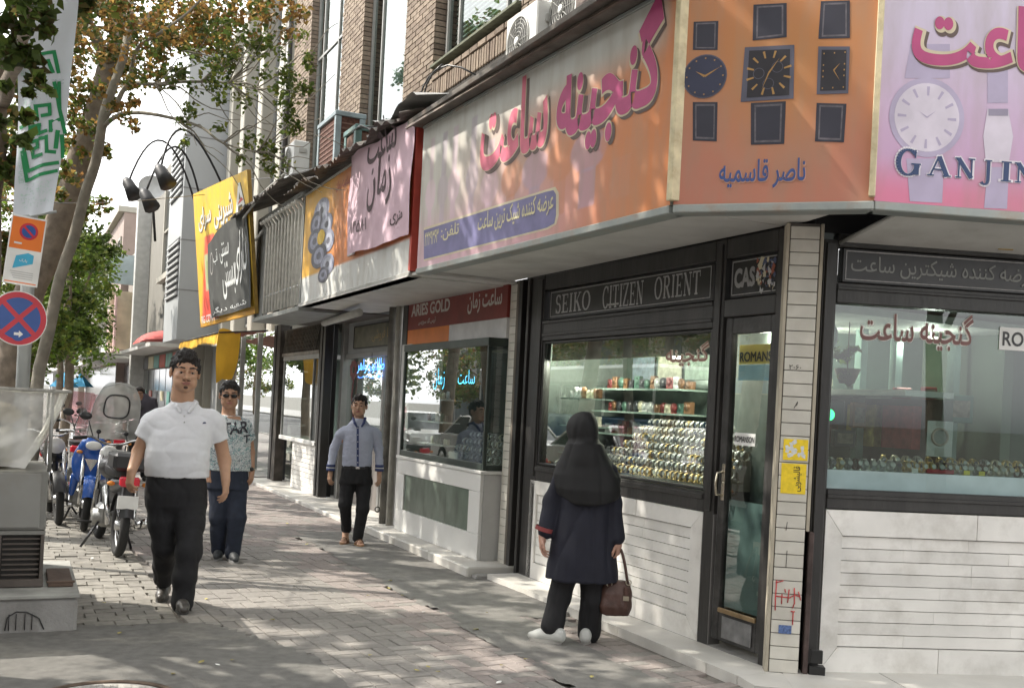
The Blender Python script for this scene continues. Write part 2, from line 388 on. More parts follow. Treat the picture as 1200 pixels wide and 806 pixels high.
ASPH = mat('asphalt_old', (0.16, 0.155, 0.145), 0.9, var=0.22, vs=9, bump=0.5, bs=160, stain=0.5, stain_col=(0.23, 0.22, 0.2), stain_s=1.3)
ASPH2 = mat('asphalt_patch', (0.152, 0.148, 0.138), 0.92, var=0.2, vs=14, bump=0.7, bs=220, stain=0.35, stain_col=(0.2, 0.195, 0.18), stain_s=2.2)
ROAD = mat('road_asphalt', (0.06, 0.06, 0.062), 0.9, var=0.2, vs=5, bump=0.5, bs=150)
MORTAR = mat('paving_mortar', (0.165, 0.152, 0.135), 0.95, var=0.3, vs=20, bump=0.6, bs=120)
PAV = mat('paver_grey', (0.235, 0.220, 0.203), 0.85, var=0.13, vs=30, bump=0.35, bs=200, rand=0.14, stain=0.35, stain_col=(0.15, 0.145, 0.14), stain_s=3)
PAVP = mat('paver_pink', (0.255, 0.222, 0.207), 0.85, var=0.12, vs=30, bump=0.35, bs=200, rand=0.12, stain=0.3, stain_col=(0.18, 0.165, 0.16), stain_s=3)
OLDB = mat('old_paving_brick', (0.225, 0.213, 0.190), 0.9, var=0.2, vs=14, bump=0.6, bs=90, rand=0.16, stain=0.4, stain_col=(0.13, 0.12, 0.11), stain_s=4)
MARB = mat('white_marble', (0.75, 0.735, 0.70), 0.38, var=0.10, vs=3.5, bump=0.08, bs=40, stain=0.6, stain_col=(0.37, 0.345, 0.30), stain_s=3.2, rand=0.08)
MARBS = mat('marble_step', (0.56, 0.545, 0.51), 0.45, var=0.1, vs=5, bump=0.12, bs=50, stain=0.55, stain_col=(0.33, 0.29, 0.24), stain_s=2.5, rand=0.06)
CONC = mat('concrete', (0.26, 0.255, 0.245), 0.9, var=0.2, vs=5, bump=0.5, bs=50, stain=0.5, stain_col=(0.12, 0.11, 0.10), stain_s=3)
KERBM = mat('kerb_concrete', (0.33, 0.32, 0.30), 0.9, var=0.15, vs=6, bump=0.4, bs=60, rand=0.1)

b = MB(); S_ = 1500
b.face([(-S_, -S_, -0.16), (S_, -S_, -0.16), (S_, S_, -0.16), (-S_, S_, -0.16)]); struct('ground', b, mat('far_ground', (0.12, 0.115, 0.10), 0.95, vs=0.3))
b = MB(); b.box(-60, 230, 4.75, 15.5, -0.2, -0.12); struct('road', b, ROAD, MA)
b = MB(); b.box(-60, 230, 15.5, 24, -0.2, 0.0); struct('far_pavement', b, CONC, MA)
b = MB(); b.box(-14, 230, -2.5, 4.6, -0.2, -0.022); sidewalk = struct('sidewalk', b, MORTAR, MA)
kb = MB(); kb.box(0, 0.97, 4.6, 4.75, -0.2, 0.02, 0.012); kme = kb.mesh('kerb_stone', KERBM)
for i in range(60):
    o = obj('kerb_stone', kme, sidewalk); o.location = (-12 + i * 1.0, 0, 0)
b = MB()
for i in range(170): b.box(48 + i, 48.97 + i, 4.6, 4.75, -0.2, 0.02)
o = obj('kerb_run', b.mesh('kerb_run', KERBM), sidewalk); o['kind'] = 'stuff'

# asphalt patches with irregular edges (sheets a few mm above the bedding)
def wob(k, a=0.03): return a * (math.sin(k * 2.3) + math.sin(k * 5.1 + 1) * .6 + math.sin(k * 11.7 + 2) * .35)
EDGE_L = 3.10                                        # left limit of the woven pavers
def in_asph(t, w):                                   # foreground patch with a curved rim
    lim = 9.12 - 0.55 * max(0, (3.25 - w)) ** 1.4 - (1.6 * max(0, 2.98 - w) ** 1.0) + wob(w * 3, .03)
    return w > 2.55 and t < lim
def in_strip(t, w):
    lo = 0.30 if t > 8.9 + wob(w * 4, .1) else 0.78
    return 6.2 < t < 13.7 and lo < w < 1.25 + wob(t * 1.7, .03)
def sheet(test, t0, t1, w0, w1, z, m, name, st=0.04):
    V = {}; b = MB(); nt_, nw = int((t1 - t0) / st), int((w1 - w0) / st)
    def vid(i, j):
        if (i, j) not in V:
            t, w = t0 + i * st, w0 + j * st; V[(i, j)] = len(b.v)
            b.v.append((t + random.uniform(-.012, .012), w + random.uniform(-.012, .012), z + 0.006 * mnoise.noise(Vector((t * 1.5, w * 1.5, 0))) + .003 * mnoise.noise(Vector((t * 9, w * 9, 4)))))
        return V[(i, j)]
    for i in range(nt_):
        for j in range(nw):
            if test(t0 + (i + .5) * st, w0 + (j + .5) * st): b.f.append([vid(i, j), vid(i + 1, j), vid(i + 1, j + 1), vid(i, j + 1)]); b.m.append(0); b.sm.append(True)
    return struct(name, b, m, MA)
sheet(lambda t, w: any(in_asph(t + a, w + c) for a, c in ((0, 0), (-.05, 0), (0, .05))), 4.0, 9.3, 2.5, 4.58, 0.004, ASPH2, 'asphalt_patch')
sheet(lambda t, w: any(in_strip(t + a, w + c) for a, c in ((.05, 0), (-.05, 0), (0, .05), (0, -.05))), 6.2, 13.7, 0.28, 1.32, 0.003, ASPH, 'asphalt_strip')

# woven pavers: modules of 0.2 m, two bricks each, turned a few degrees to the fronts
ROT = math.radians(4.0); cr, sr = math.cos(ROT), math.sin(ROT)
pav = []
t_c, w_c = 8.0, 2.0
for i in range(-30, 70):
    for j in range(-12, 10):
        for k in (0, 1):
            if (i + j) % 2 == 0: cx, cy, a = i * .2 + .1, j * .2 + .05 + .1 * k, 0
            else: cx, cy, a = i * .2 + .05 + .1 * k, j * .2 + .1, 1
            t = t_c + cx * cr - cy * sr; w = w_c + cx * sr + cy * cr
            wr = w - 0
            if t < 4.2 or t > 21 or w < 0.36 or w > EDGE_L + .02 * math.sin(t * 9): continue
            if in_asph(t, w) or in_strip(t, w): continue
            if t < 10.5 and w < .38: continue
            p = PA(t, w); pav.append((p.length, t, w, a, inframe(p)))
pav.sort(key=lambda q: (not q[4], q[0]))
def paver_mesh(m): b = MB(); b.box(-.0965, .0965, -.0465, .0465, -.05, 0, .004); return b.mesh('paver', m)
pm = [paver_mesh(PAV), paver_mesh(PAVP)]
def pz(t, w): return random.uniform(-.0025, .0025) + .004 * mnoise.noise(Vector((t, w, 3)))
rest = MB()
for n, (d, t, w, a, vis) in enumerate(pav):
    pink = (w < 1.75 or (0.5 < ((t * .5 + w * .2) % 3.1) < .75)) and random.random() < .8
    M = Matrix.Translation((t, w, pz(t, w))) @ Matrix.Rotation(ROT + (math.pi / 2 if a else 0) + random.uniform(-.012, .012), 4, 'Z') @ Matrix.Rotation(random.uniform(-.008, .008), 4, 'X')
    if n < 300: o = obj('paver', pm[1 if pink else 0], sidewalk); o.matrix_local = M
    else: rest.cur = 1 if pink else 0; rest.box(-.0965, .0965, -.0465, .0465, -.02, 0, 0, M)
rest.cur = 0
o = obj('paver_field', rest.mesh('paver_field', [PAV, PAVP]), sidewalk); o['kind'] = 'stuff'
# old running-bond bricks by the kerb
ob = []
r = 0; t = 9.16
while t < 22:
    h = random.uniform(.125, .15) if t < 15 else .14
    w = EDGE_L + .03 + (0.1 if r % 2 else 0.0)
    if r % 2: ob.append((t + h / 2, EDGE_L + .075, .085, h))
    while w < 4.55:
        L = min(random.uniform(.18, .22), 4.58 - w)
        ob.append((t + h / 2, w + L / 2, L, h)); w += L
    t += h; r += 1
ome = []
for k in range(6):
    b2 = MB(); b2.box(-.48, .48, -.485, .485, -.05, 0, .02)
    b2.v = [(x + random.uniform(-.02, .02), y + random.uniform(-.02, .02), z + (random.uniform(-.004, .003) if z > -.03 else 0)) for x, y, z in b2.v]; ome.append(b2.mesh('old_brick', OLDB))
ob.sort(key=lambda q: (not inframe(PA(q[0], q[1])), q[0])); rest = MB()
for n, (t, w, L, h) in enumerate(ob):
    if t < 9.45 and w > 3.8: continue
    M = Matrix.Translation((t, w, random.uniform(-.004, .003) + .010 * mnoise.noise(Vector((t * 1.3, w * 1.3, 7))))) @ Matrix.Rotation(random.uniform(-.02, .02), 4, 'X') @ Matrix.Rotation(random.uniform(-.03, .03), 4, 'Z') @ Matrix.Diagonal((h, L, 1, 1))
    if n < 290: o = obj('old_brick', ome[n % 6], sidewalk); o.matrix_local = M
    else: rest.box(-.46, .46, -.46, .46, -.02, 0, 0, M)
o = obj('old_brick_field', rest.mesh('old_brick_field', OLDB), sidewalk); o['kind'] = 'stuff'
# beyond the built pavers: one sheet whose material carries the joints
def brickmat(name, c1, c2, mortar, bw, bh, ms=.008, F=MA):
    m = bpy.data.materials.new(name); m.use_nodes = True; n = m.node_tree.nodes; l = m.node_tree.links; p = n['Principled BSDF']; p.inputs['Roughness'].default_value = .85
    tc = n.new('ShaderNodeTexCoord'); br = n.new('ShaderNodeTexBrick'); br.inputs['Scale'].default_value = 1; br.inputs['Brick Width'].default_value = bw; br.inputs['Row Height'].default_value = bh
    br.inputs['Mortar Size'].default_value = ms; br.inputs['Color1'].default_value = (*c1, 1); br.inputs['Color2'].default_value = (*c2, 1); br.inputs['Mortar'].default_value = (*mortar, 1)
    l.new(tc.outputs['Object'], br.inputs['Vector']); l.new(br.outputs['Color'], p.inputs['Base Color']); return m
b = MB(); b.box(21, 230, 0.3, 4.58, -.03, -.002); b.box(-14, 4.2, -2.4, 4.58, -.03, -.002)
o = obj('far_paving', b.mesh('far_paving', brickmat('far_paving', (.25, .24, .23), (.29, .25, .24), (.1, .1, .1), .2, .1)), sidewalk); o['kind'] = 'structure'

# manhole cover
c = onground(122, 824); tt = MA.inverted() @ c
th = Thing('manhole_cover', 'round grey manhole cover set in the asphalt at the bottom left corner', 'manhole cover', MA, (tt.x, tt.y, 0))
MH = mat('manhole_concrete', (.34, .33, .31), .85, var=.2, vs=20, bump=.4, bs=120)
b = MB(); b.cyl((tt.x, tt.y, -.02), (tt.x, tt.y, .010), .33, 40, False); th.part('cover', b, MH)
b = MB(); b.torus((tt.x, tt.y, .008), (0, 0, 1), .355, .014, 40, 6); th.part('rim', b, mat('rusty_iron', (.12, .09, .07), .7, .6, var=.3, vs=15, bump=.3))
for i in range(-4, 5):
    y = i * .065; L = math.sqrt(max(.01, .30 ** 2 - y * y)); b = MB()
    b.box(tt.x - L, tt.x + L, tt.y + y - .017, tt.y + y + .017, .009, .016, .003); th.part('rib', b, MH)
# little dry leaves and litter on the pavement
LL = mat('fallen_leaf', (.42, .36, .12), .7, var=.3, vs=30, rand=.4); PP = mat('litter_paper', (.75, .75, .72), .7)
lb = MB(); lb.grid(lambda u, v: ((u - .5) * .05, (v - .5) * .035 * math.sin(math.pi * min(.97, max(.03, u))), .004 + .008 * abs(v - .5) * 2 * u), 4, 2); lme = lb.mesh('fallen_leaf', LL); lme2 = lb.mesh('fallen_leaf', PP)
for i in range(44):
    if i < 4: x, y = [(236, 776), (255, 779), (496, 717), (140, 742)][i]
    else: x, y = random.uniform(20, 830), random.uniform(600, 800)
    p = onground(x, y, .006); q = MA.inverted() @ p
    if q.y < .4 or (i > 3 and q.y > 3.6): continue
    o = obj('fallen_leaf', lme2 if i in (1, 2, 9, 17) else lme); o.matrix_world = Matrix.Translation(p) @ Matrix.Rotation(random.uniform(0, 6.2), 4, 'Z') @ Matrix.Scale(random.uniform(.5, 1.0), 4)
    o['label'] = 'small scrap of white paper lying on the pavement' if i in (1, 2, 9, 17) else 'small dry leaf lying on the pavement'
    o['category'] = 'paper scrap' if i in (1, 2, 9, 17) else 'fallen leaf'; o['group'] = 'litter and dry leaves on the pavement' if i in (1, 2, 9, 17) else 'dry leaves fallen on the pavement'

# ================================================================== MARBLE STEPS (one thing per shop)
def slabs(th, pts_list, z0, z1, m):
    for P in pts_list: b = MB(); b.poly([(x, y, z0) for x, y in P], (0, 0, z1 - z0)); o = th.part('slab', b, m)
th = Thing('shop_step', 'low white marble step under the black corner watch shop', 'step', MA, (8.5, 0, 0))
L = []; e = [10.46, 9.35, 8.22, 7.18]
for i in range(3): L.append([(e[i + 1] + .003, -.06), (e[i] - .003, -.06), (e[i] - .003, .30), (e[i + 1] + .003, .30)])
L.append([(6.875, -.06), (7.177, -.06), (7.177, .30), (6.875, .305)])
L.append([(6.868, -.06), (6.868, .305), (6.66, .35), (6.52, .16), (6.66, -.06)])
ti = MA.inverted(); Q = lambda s, y: tuple((ti @ (MB_ @ Vector((s, y, 0)))).xy)
L.append([Q(-.17, .06), Q(-.27, -.42), Q(.43, -.44), Q(.43, .06)][::-1])
for s in (.436, 1.5, 2.6): L.append([Q(s, .06), Q(s, -.44), Q(s + 1.06, -.44), Q(s + 1.06, .06)][::-1])
for P in L:
    P0_ = P; b = MB(); a = sum(P[i][0] * P[(i + 1) % len(P)][1] - P[(i + 1) % len(P)][0] * P[i][1] for i in range(len(P)))
    if a < 0: P = P[::-1]
    b.poly([(x, y, -.02) for x, y in P], (0, 0, .065 + .0012 * L.index(P0_))); th.part('slab', b, MARBS)
b = MB(); b.poly([(x, y, -.03) for x, y in (Q(.5, .2), Q(.5, -.40), Q(-.24, -.38), (6.9, .28), (7.3, .28), (7.3, -.2), (6.7, -.5))], (0, 0, .068)); th.part('bedding', b, MARBS)
th = Thing('shop_step', 'thicker chipped marble step below the shop with the dark red sign', 'step', MA, (12, 0, 0))
e = [13.62, 12.6, 11.6, 10.60]
for i in range(3): b = MB(); b.box(e[i + 1] + .003, e[i] - .003, -.05, .44, -.02, .085, .012); th.part('slab', b, MARBS)
b = MB(); b.box(10.475, 10.59, -.05, .40, -.02, .03, .01); th.part('slab', b, CONC)
th = Thing('shop_step', 'long pale step running under the gold shop and the farther shops', 'step', MA, (17, 0, 0))
x = 13.63
while x < 20.8: b = MB(); b.box(x + .003, x + 1.02, -.35, .44, -.02, .048, .01); th.part('slab', b, MARBS); x += 1.026
b = MB(); b.box(20.9, 27.5, -.35, .55, -.02, .07, .01); th.part('slab', b, CONC)

# ================================================================== CORNER WATCH SHOP: front A
BLK = mat('black_painted_wood', (0.022, 0.021, 0.020), 0.42, var=0.35, vs=7, bump=0.25, bs=30, stain=0.45, stain_col=(.075, .07, .065), stain_s=4, stretch=(1, 1, .25))
BLKB = mat('black_sign_board', (0.015, 0.015, 0.016), 0.35, var=0.2, stain=.3, stain_col=(.05, .05, .05), stain_s=6)
GREYL = mat('grey_letter_paint', (.36, .36, .36), .6, var=.2, vs=40)
WINP = glass('window_glass', (.84, .90, .88), 1.5, .015)
WINB = glass('side_window_glass', (.68, .76, .74), .9, .01)
DARKP = mat('pelmet_brown', (.10, .092, .085), .7)
def members(bx, b=.006):
    m = MB()
    for q in bx: m.box(*q, b=b)
    return m
WD = .0
sf = Thing('shop', 'black wooden front of the corner watch shop with wide window and roman brand names', 'shop front', MA, (8.8, 0, 0))
sf.part('post', members([(10.20, 10.44, -.10, .0, .0, 2.735), (10.215, 10.30, 0, .014, 0.95, 2.7)]), BLK)
sf.part('post', members([(7.59, 7.70, -.10, .0, .045, 2.735), (7.615, 7.665, 0, .012, .93, 2.7)]), BLK)
sf.part('post', members([(7.00, 7.07, -.10, .0, .045, 2.735)]), BLK)
sf.part('rail', members([(7.703, 10.197, -.095, -.002, .915, 1.05), (7.703, 10.197, 0, .015, 1.0, 1.035)]), BLK)
sf.part('rail', members([(7.703, 10.197, -.095, -.002, 2.15, 2.33), (7.703, 10.197, 0, .010, 2.19, 2.215), (7.703, 10.197, 0, .010, 2.30, 2.325)]), BLK)
sf.part('rail', members([(7.703, 10.197, -.095, -.002, 2.60, 2.735)]), BLK)
sf.part('rail', members([(7.073, 7.587, -.095, -.002, 2.2115, 2.33)]), BLK); sf.part('rail', members([(7.073, 7.587, -.095, -.002, 2.60, 2.735)]), BLK)
b = MB(); b.box(7.71, 10.19, -.055, -.048, 1.05, 2.15); sf.part('window_pane', b, WINP)
b = members([(7.705, 7.735, -.045, -.01, 1.055, 2.145), (10.165, 10.195, -.045, -.01, 1.055, 2.145), (7.737, 10.163, -.045, -.01, 1.055, 1.075), (7.737, 10.163, -.045, -.01, 2.125, 2.145)]); sf.part('window_bead', b, mat('bead_dark', (.05, .05, .05), .35, .3))
bd = sf.part('name_board', members([(7.75, 10.15, -.09, -.03, 2.335, 2.595)]), BLKB)
b = MB()
for q in ((7.78, 10.12, 2.36, 2.366), (7.78, 10.12, 2.572, 2.578)): b.box(q[0], q[1], -.03, -.027, q[2], q[3])
for x in (7.78, 10.114): b.box(x, x + .006, -.03, -.027, 2.368, 2.570)
sf.part('board_border', b, GREYL, bd)
def textA(mb, txt, t0, t1, z0, z1, w, serif=False, bold=.012, sp=1.0, lean=0):   # t0>t1: starts at t0 (photo left)
    if serif: serif_on(mb, txt, (t0, w, z0), (t1 - t0, 0, lean), (0, 0, z1 - z0), (0, .002, 0))
    else: text_on(mb, txt, (t0, w, z0), (t1 - t0, 0, lean), (0, 0, z1 - z0), (0, .002, 0), bold, sp)
    return mb
for txt, x0, x1 in (('SEIKO', 10.03, 9.42), ('CITIZEN', 9.22, 8.62), ('ORIENT', 8.47, 7.90)):
    h = {'SEIKO': (2.385, 2.545), 'CITIZEN': (2.375, 2.555), 'ORIENT': (2.395, 2.56)}[txt]
    sf.part('lettering', textA(MB(), txt, x0, x1, *h, -.03, True), GREYL, bd)
b = MB(); b.box(9.15, 8.97, -.03, -.028, 2.395, 2.41); sf.part('torn_label', b, mat('worn_label', (.4, .4, .38), .7, var=.5, vs=60), bd)
bd = sf.part('name_board', members([(7.09, 7.57, -.09, -.03, 2.335, 2.595)]), BLKB)
b = MB()
for q in ((7.11, 7.55, 2.355, 2.361), (7.11, 7.55, 2.572, 2.578)): b.box(q[0], q[1], -.03, -.027, q[2], q[3])
b.box(7.544, 7.55, -.03, -.027, 2.363, 2.57); sf.part('board_border', b, GREYL, bd)
sf.part('lettering', textA(MB(), 'CAS', 7.525, 7.315, 2.40, 2.53, -.03, bold=.05), mat('grey_letter_dark', (.30, .30, .30), .6), bd)
cols = [(.5, .5, .5), (.35, .12, .08), (.1, .12, .2), (.6, .55, .4), (.04, .04, .04)]
b = MB(); pm2 = [mat('poster_scrap_%s' % nm, c_, .8) for nm, c_ in zip(('grey', 'red', 'blue', 'cream', 'black'), cols)]
for i in range(70):
    t = random.uniform(7.12, 7.31); z = random.uniform(2.37, 2.56); b.cur = random.choice([0, 0, 1, 2, 3, 4, 4]); n = random.choice([3, 4, 5]); r0 = random.uniform(.008, .028)
    b.face([(t + r0 * math.cos(6.28 * k / n + i) * random.uniform(.6, 1.2), -.0275 + .00005 * i, z + r0 * 1.3 * math.sin(6.28 * k / n + i)) for k in range(n)][::-1])
sf.part('torn_poster', b, pm2, bd)
# door
dr = sf.part('door', members([(7.51, 7.575, -.075, -.02, .10, 2.21), (7.08, 7.125, -.075, -.02, .10, 2.21), (7.127, 7.508, -.072, -.022, 2.10, 2.21), (7.127, 7.508, -.072, -.022, .10, .30)]), mat('door_black', (.03, .029, .028), .4, var=.4, vs=6, bump=.2, stain=.6, stain_col=(.12, .115, .11), stain_s=5))
b = MB(); b.box(7.127, 7.508, -.052, -.046, .30, 2.10); sf.part('pane', b, WINP, dr)
b = MB(); b.box(7.13, 7.505, -.07, -.060, .32, 1.02); sf.part('lower_panel', b, mat('frosted_panel', (.15, .19, .19), .25, var=.12, vs=6), dr)
b = MB(); b.box(7.13, 7.505, -.028, -.008, .285, .315, .004); sf.part('kick_rail', b, mat('brass_worn', (.35, .25, .14), .45, .7, var=.3), dr)
b = MB(); b.box(7.16, 7.46, -.02, -.014, .125, .265, .005); sf.part('kick_plate', b, mat('worn_grey_panel', (.15, .15, .15), .5, var=.4, vs=10), dr)
b = MB(); b.tube([(7.52, -.02, 1.20), (7.52, .035, 1.19), (7.52, .045, 1.12), (7.52, .035, 1.05), (7.52, -.02, 1.04)], .009, 8); b.box(7.505, 7.535, -.02, -.012, 1.01, 1.25, .003)
b.tube([(7.52, -.01, 1.13), (7.45, .03, 1.13)], .009, 8); sf.part('handle', b, mat('chrome_brass', (.6, .55, .45), .25, .9), dr)
b = MB(); b.box(7.25, 7.46, -.045, -.043, 1.38, 1.46); lab = sf.part('sticker', b, mat('white_sticker', (.8, .8, .78), .5), dr, 'white sticker reading ROMANSON')
b = textA(MB(), 'ROMANSON', 7.455, 7.255, 1.40, 1.44, -.043, bold=.02); sf.part('sticker_text', b, BLKB, dr)
b = MB(); b.box(7.16, 7.47, -.059, -.057, 1.80, 1.90); sf.part('poster', b, mat('pale_blue_card', (.42, .58, .66), .6), dr, 'pale blue card inside the top of the door glass')
b = MB(); b.box(7.14, 7.48, -.066, -.064, 1.905, 2.03); sf.part('poster', b, mat('yellow_card', (.75, .52, .12), .6), dr, 'yellow strip lettered ROMANS inside the door glass')
b = textA(MB(), 'ROMANS', 7.47, 7.15, 1.92, 1.985, -.063, bold=.03); sf.part('poster_text', b, BLKB, dr)
sf.part('side_light', members([(7.577, 7.588, -.08, -.03, .1, 2.2)]), mat('alu_grey', (.4, .4, .4), .4, .6))
# glass lettering in the window
FA_ = [mat('sticker_cream', (.62, .55, .45), .6), mat('sticker_brown', (.32, .16, .13), .6)]
b = MB()
b.cur = 0; text_on(b, 'گنجینه', (8.30, -.046, 1.90), (-.52, 0, 0), (0, 0, .17), (0, .001, 0), .05)
b.cur = 1; text_on(b, 'گنجینه', (8.30, -.044, 1.90), (-.52, 0, 0), (0, 0, .17), (0, .001, 0), .0)
sf.part('glass_lettering', b, FA_)
# marble apron under the window: mitred border, thin strips
def apron(th, x0, x1, z0, z1, bw_, bt, bb_, pt, face, rows_h=.0775, first=True, flip=False):
    """pt(x, y, z) maps along/out/up; border 15 mm proud of the strips"""
    def prism(P, d0, d1, nm, m):
        b = MB(); n = len(P); V = [pt(x, d0, z) for x, z in P] + [pt(x, d1, z) for x, z in P]
        b.add(V, [list(range(n))[::-1], [i + n for i in range(n)]] + [[i, (i + 1) % n, (i + 1) % n + n, i + n] for i in range(n)]); return th.part(nm, b, m)
    g = .002
    prism([(x0, z0), (x0 + bw_, z0 + bb_), (x0 + bw_, z1 - bt), (x0, z1)], -.05, 0, 'marble_border', MARB)
    prism([(x1, z0), (x1, z1), (x1 - bw_, z1 - bt), (x1 - bw_, z0 + bb_)], -.05, 0, 'marble_border', MARB)
    def run(za, zb, top):
        xs = [x0]; 
        while xs[-1] < x1 - 1.2: xs.append(xs[-1] + random.uniform(.75, 1.0))
        xs.append(x1)
        for i in range(len(xs) - 1):
            a, c = xs[i] + g, xs[i + 1] - g
            a2 = a + (bw_ if i == 0 else 0); c2 = c - (bw_ if i == len(xs) - 2 else 0)
            P = [(a, zb if top else za), (a2, za if top else zb), (c2, za if top else zb), (c, zb if top else za)]
            prism(P if not top else P, -.05, 0, 'marble_border', MARB)
    run(z1 - bt + g, z1, True); run(z0, z0 + bb_ - g, False)
    z = z0 + bb_ + g; zt = z1 - bt - g; n = max(1, round((zt - z) / rows_h)); h = (zt - z) / n
    for r in range(n):
        x = x0 + bw_ + g
        while x < x1 - bw_ - .02:
            L = min(random.uniform(.35, .95), x1 - bw_ - g - x)
            if x1 - bw_ - (x + L) < .12: L = x1 - bw_ - g - x
            d = -.016 + random.uniform(-.0012, .0012); za, zb = z + r * h + .0022, z + (r + 1) * h - .0022
            prism([(x, za), (x + L - .0014, za), (x + L - .0014, zb), (x, zb)], -.05, d, 'marble_strip', MARB); x += L
    b = MB(); V = [pt(x, y, zz) for x in (x0 + .01, x1 - .01) for y in (-.12, -.045) for zz in (z0 + .01, z1 - .01)]
    b.add(V, [(0, 1, 3, 2), (4, 6, 7, 5), (0, 4, 5, 1), (2, 3, 7, 6), (0, 2, 6, 4), (1, 5, 7, 3)]); th.part('backing', b, mat('dark_joint', (.08, .078, .075), .9))
th = Thing('marble_apron', 'white marble panel of thin strips below the wide window behind the woman', 'wall panel', MA, (9, 0, 0))
apron(th, 7.70, 10.29, .05, .912, .13, .12, .14, lambda x, y, z: (x, y, z), None)
b = MB(); b.box(7.585, 7.698, -.1, -.004, .045, .912, .004); th.part('end_strip', b, mat('alu_dark', (.16, .155, .15), .5, .4))
# front B
sb = Thing('shop', 'black framed side window of the corner watch shop with Persian board above', 'shop front', MB_, (1.3, 0, 0))
sb.part('post', members([(-.05, .045, .0, .10, .04, 2.66), (-.035, .03, -.014, 0, .1, 2.64)]), BLK)
sb.part('rail', members([(.047, 3.0, .002, .10, 1.035, 1.155), (.047, 3.0, -.012, .002, 1.10, 1.125)]), BLK)
sb.part('rail', members([(.047, 3.0, .002, .10, 2.28, 2.405), (.047, 3.0, -.01, .002, 2.36, 2.38)]), BLK)
sb.part('rail', members([(.047, 3.0, .002, .10, 2.62, 2.70)]), BLK)
b = MB(); b.box(.05, 3.0, .05, .056, 1.155, 2.28); sb.part('window_pane', b, WINB)
bd = sb.part('name_board', members([(.08, 3.0, .02, .09, 2.407, 2.618)]), BLKB)
b = MB()
for z in (2.425, 2.597): b.box(.10, 2.98, .017, .02, z, z + .006)
b.box(.10, .106, .017, .02, 2.433, 2.595); sb.part('board_border', b, GREYL, bd)
b = MB(); text_on(b, 'عرضه کننده شیکترین ساعت', (.135, .02, 2.452), (1.20, 0, 0), (0, 0, .125), (0, -.002, 0), .004); sb.part('lettering', b, mat('grey_letter_soft', (.27, .28, .27), .6), bd)
b = MB(); b.cur = 0; text_on(b, 'گنجینه ساعت', (.225, .048, 2.03), (.73, 0, 0), (0, 0, .235), (0, -.001, 0), .045); b.cur = 1; text_on(b, 'گنجینه ساعت', (.225, .0455, 2.03), (.73, 0, 0), (0, 0, .235), (0, -.001, 0), .012)
sb.part('glass_lettering', b, [mat('sticker_white', (.75, .74, .7), .6), mat('sticker_redbrown', (.20, .10, .09), .6)])
b = MB(); b.box(.045, 3.0, .055, .45, 1.156, 1.27); sb.part('display_base', b, mat('white_display_base', (.62, .68, .74), .5))
th = Thing('marble_apron', 'large white marble wall of thin strips under the side window on the right', 'wall panel', MB_, (1.3, 0, 0))
apron(th, .048, 3.0, .05, 1.03, .11, .155, .15, lambda x, y, z: (x, -y, z), None)
# tiled corner pillar
PF = frame((1.632, 6.205), Vector((.99, -.12, 0)).normalized(), Vector((.12, .99, 0)).normalized())
TILE = mat('cream_tile', (.60, .58, .52), .35, var=.08, vs=9, bump=.06, stain=.3, stain_col=(.42, .38, .30), stain_s=6, rand=.08)
BROWN = mat('dark_brown_strip', (.085, .06, .055), .75, .2, var=.4, vs=9, bump=.3)
pl = Thing('tiled_pillar', 'narrow cream tiled pillar at the shop corner with yellow stickers and red scrawl', 'pillar', PF, (.09, .05, 0))
b = MB(); b.box(.0, .172, .008, .25, .045, 2.735); pl.part('core', b, mat('pillar_core', (.12, .11, .10), .9))
b = MB(); b.box(-.024, -.003, -.002, .1, .045, 2.735, .003); b.box(.176, .196, -.001, .1, .9, 2.735, .003); pl.part('edge_strip', b, mat('edge_cream', (.42, .38, .30), .6, var=.2))
b = MB(); b.box(.198, .228, .004, .08, .045, .895, .004); pl.part('side_strip', b, BROWN)  # dark brown strip up the lower right edge of the pillar
b = MB(); b.box(.002, .17, -.004, .01, 0, .0735, .002); tme = b.mesh('tile', TILE, (.09, .05, 0))
for i in range(34):
    o = obj('tile', tme, pl.o); o.location = (0, random.uniform(-.0008, .0008), .052 + i * .0785)
YS = mat('yellow_sticker', (.85, .62, .03), .5, var=.12, vs=40); INK = mat('black_ink', (.03, .03, .03), .6); REDP = mat('red_spray', (.50, .06, .06), .6, var=.2, vs=50)
def sticker(z0, z1, x0, x1, lab, m=YS):
    b = MB(); b.box(x0, x1, -.0085, -.0062, z0, z1); return pl.part('sticker', b, m, None, lab)
sticker(1.32, 1.445, .02, .163, 'torn yellow sticker with white patches, upper one')
b = MB(); 
for i in range(14): x, z = random.uniform(.03, .14), random.uniform(1.34, 1.43); b.face([(x + .016 * math.cos(a + i) * random.uniform(.5, 1.2), -.0088 - i * .00005, z + .018 * math.sin(a + i) * random.uniform(.5, 1.2)) for a in (0, 1.3, 2.6, 3.9, 5.2)])
pl.part('torn_paper', b, mat('torn_white', (.66, .68, .68), .7, var=.15, vs=60))
s_ = sticker(1.12, 1.30, .015, .16, 'yellow sticker with a line of black handwriting')
b = MB(); V, Fc, a_ = text2d('قالیشویی', .01); put2d(b, V, Fc, (.135, -.0095, 1.135), (0, 0, .15), (-.05, 0, 0)); pl.part('handwriting', b, INK)
def scribble(mb, P, r=.0035, y=-.0075):
    return mb.tube([(x, y, z) for x, z in P], r, 5)
b = MB()
for P in ([(.02, .60), (.018, .50), (.02, .42)], [(.015, .585), (.06, .60)], [(.02, .505), (.10, .50), (.13, .52), (.16, .51)], [(.055, .52), (.055, .46)], [(.095, .55), (.09, .47)], [(.125, .56), (.13, .47), (.12, .44)], [(.15, .54), (.165, .49)], [(.11, .42), (.135, .42)], [(.125, .42), (.125, .34)], [(.07, .55), (.075, .53)]): scribble(b, P)
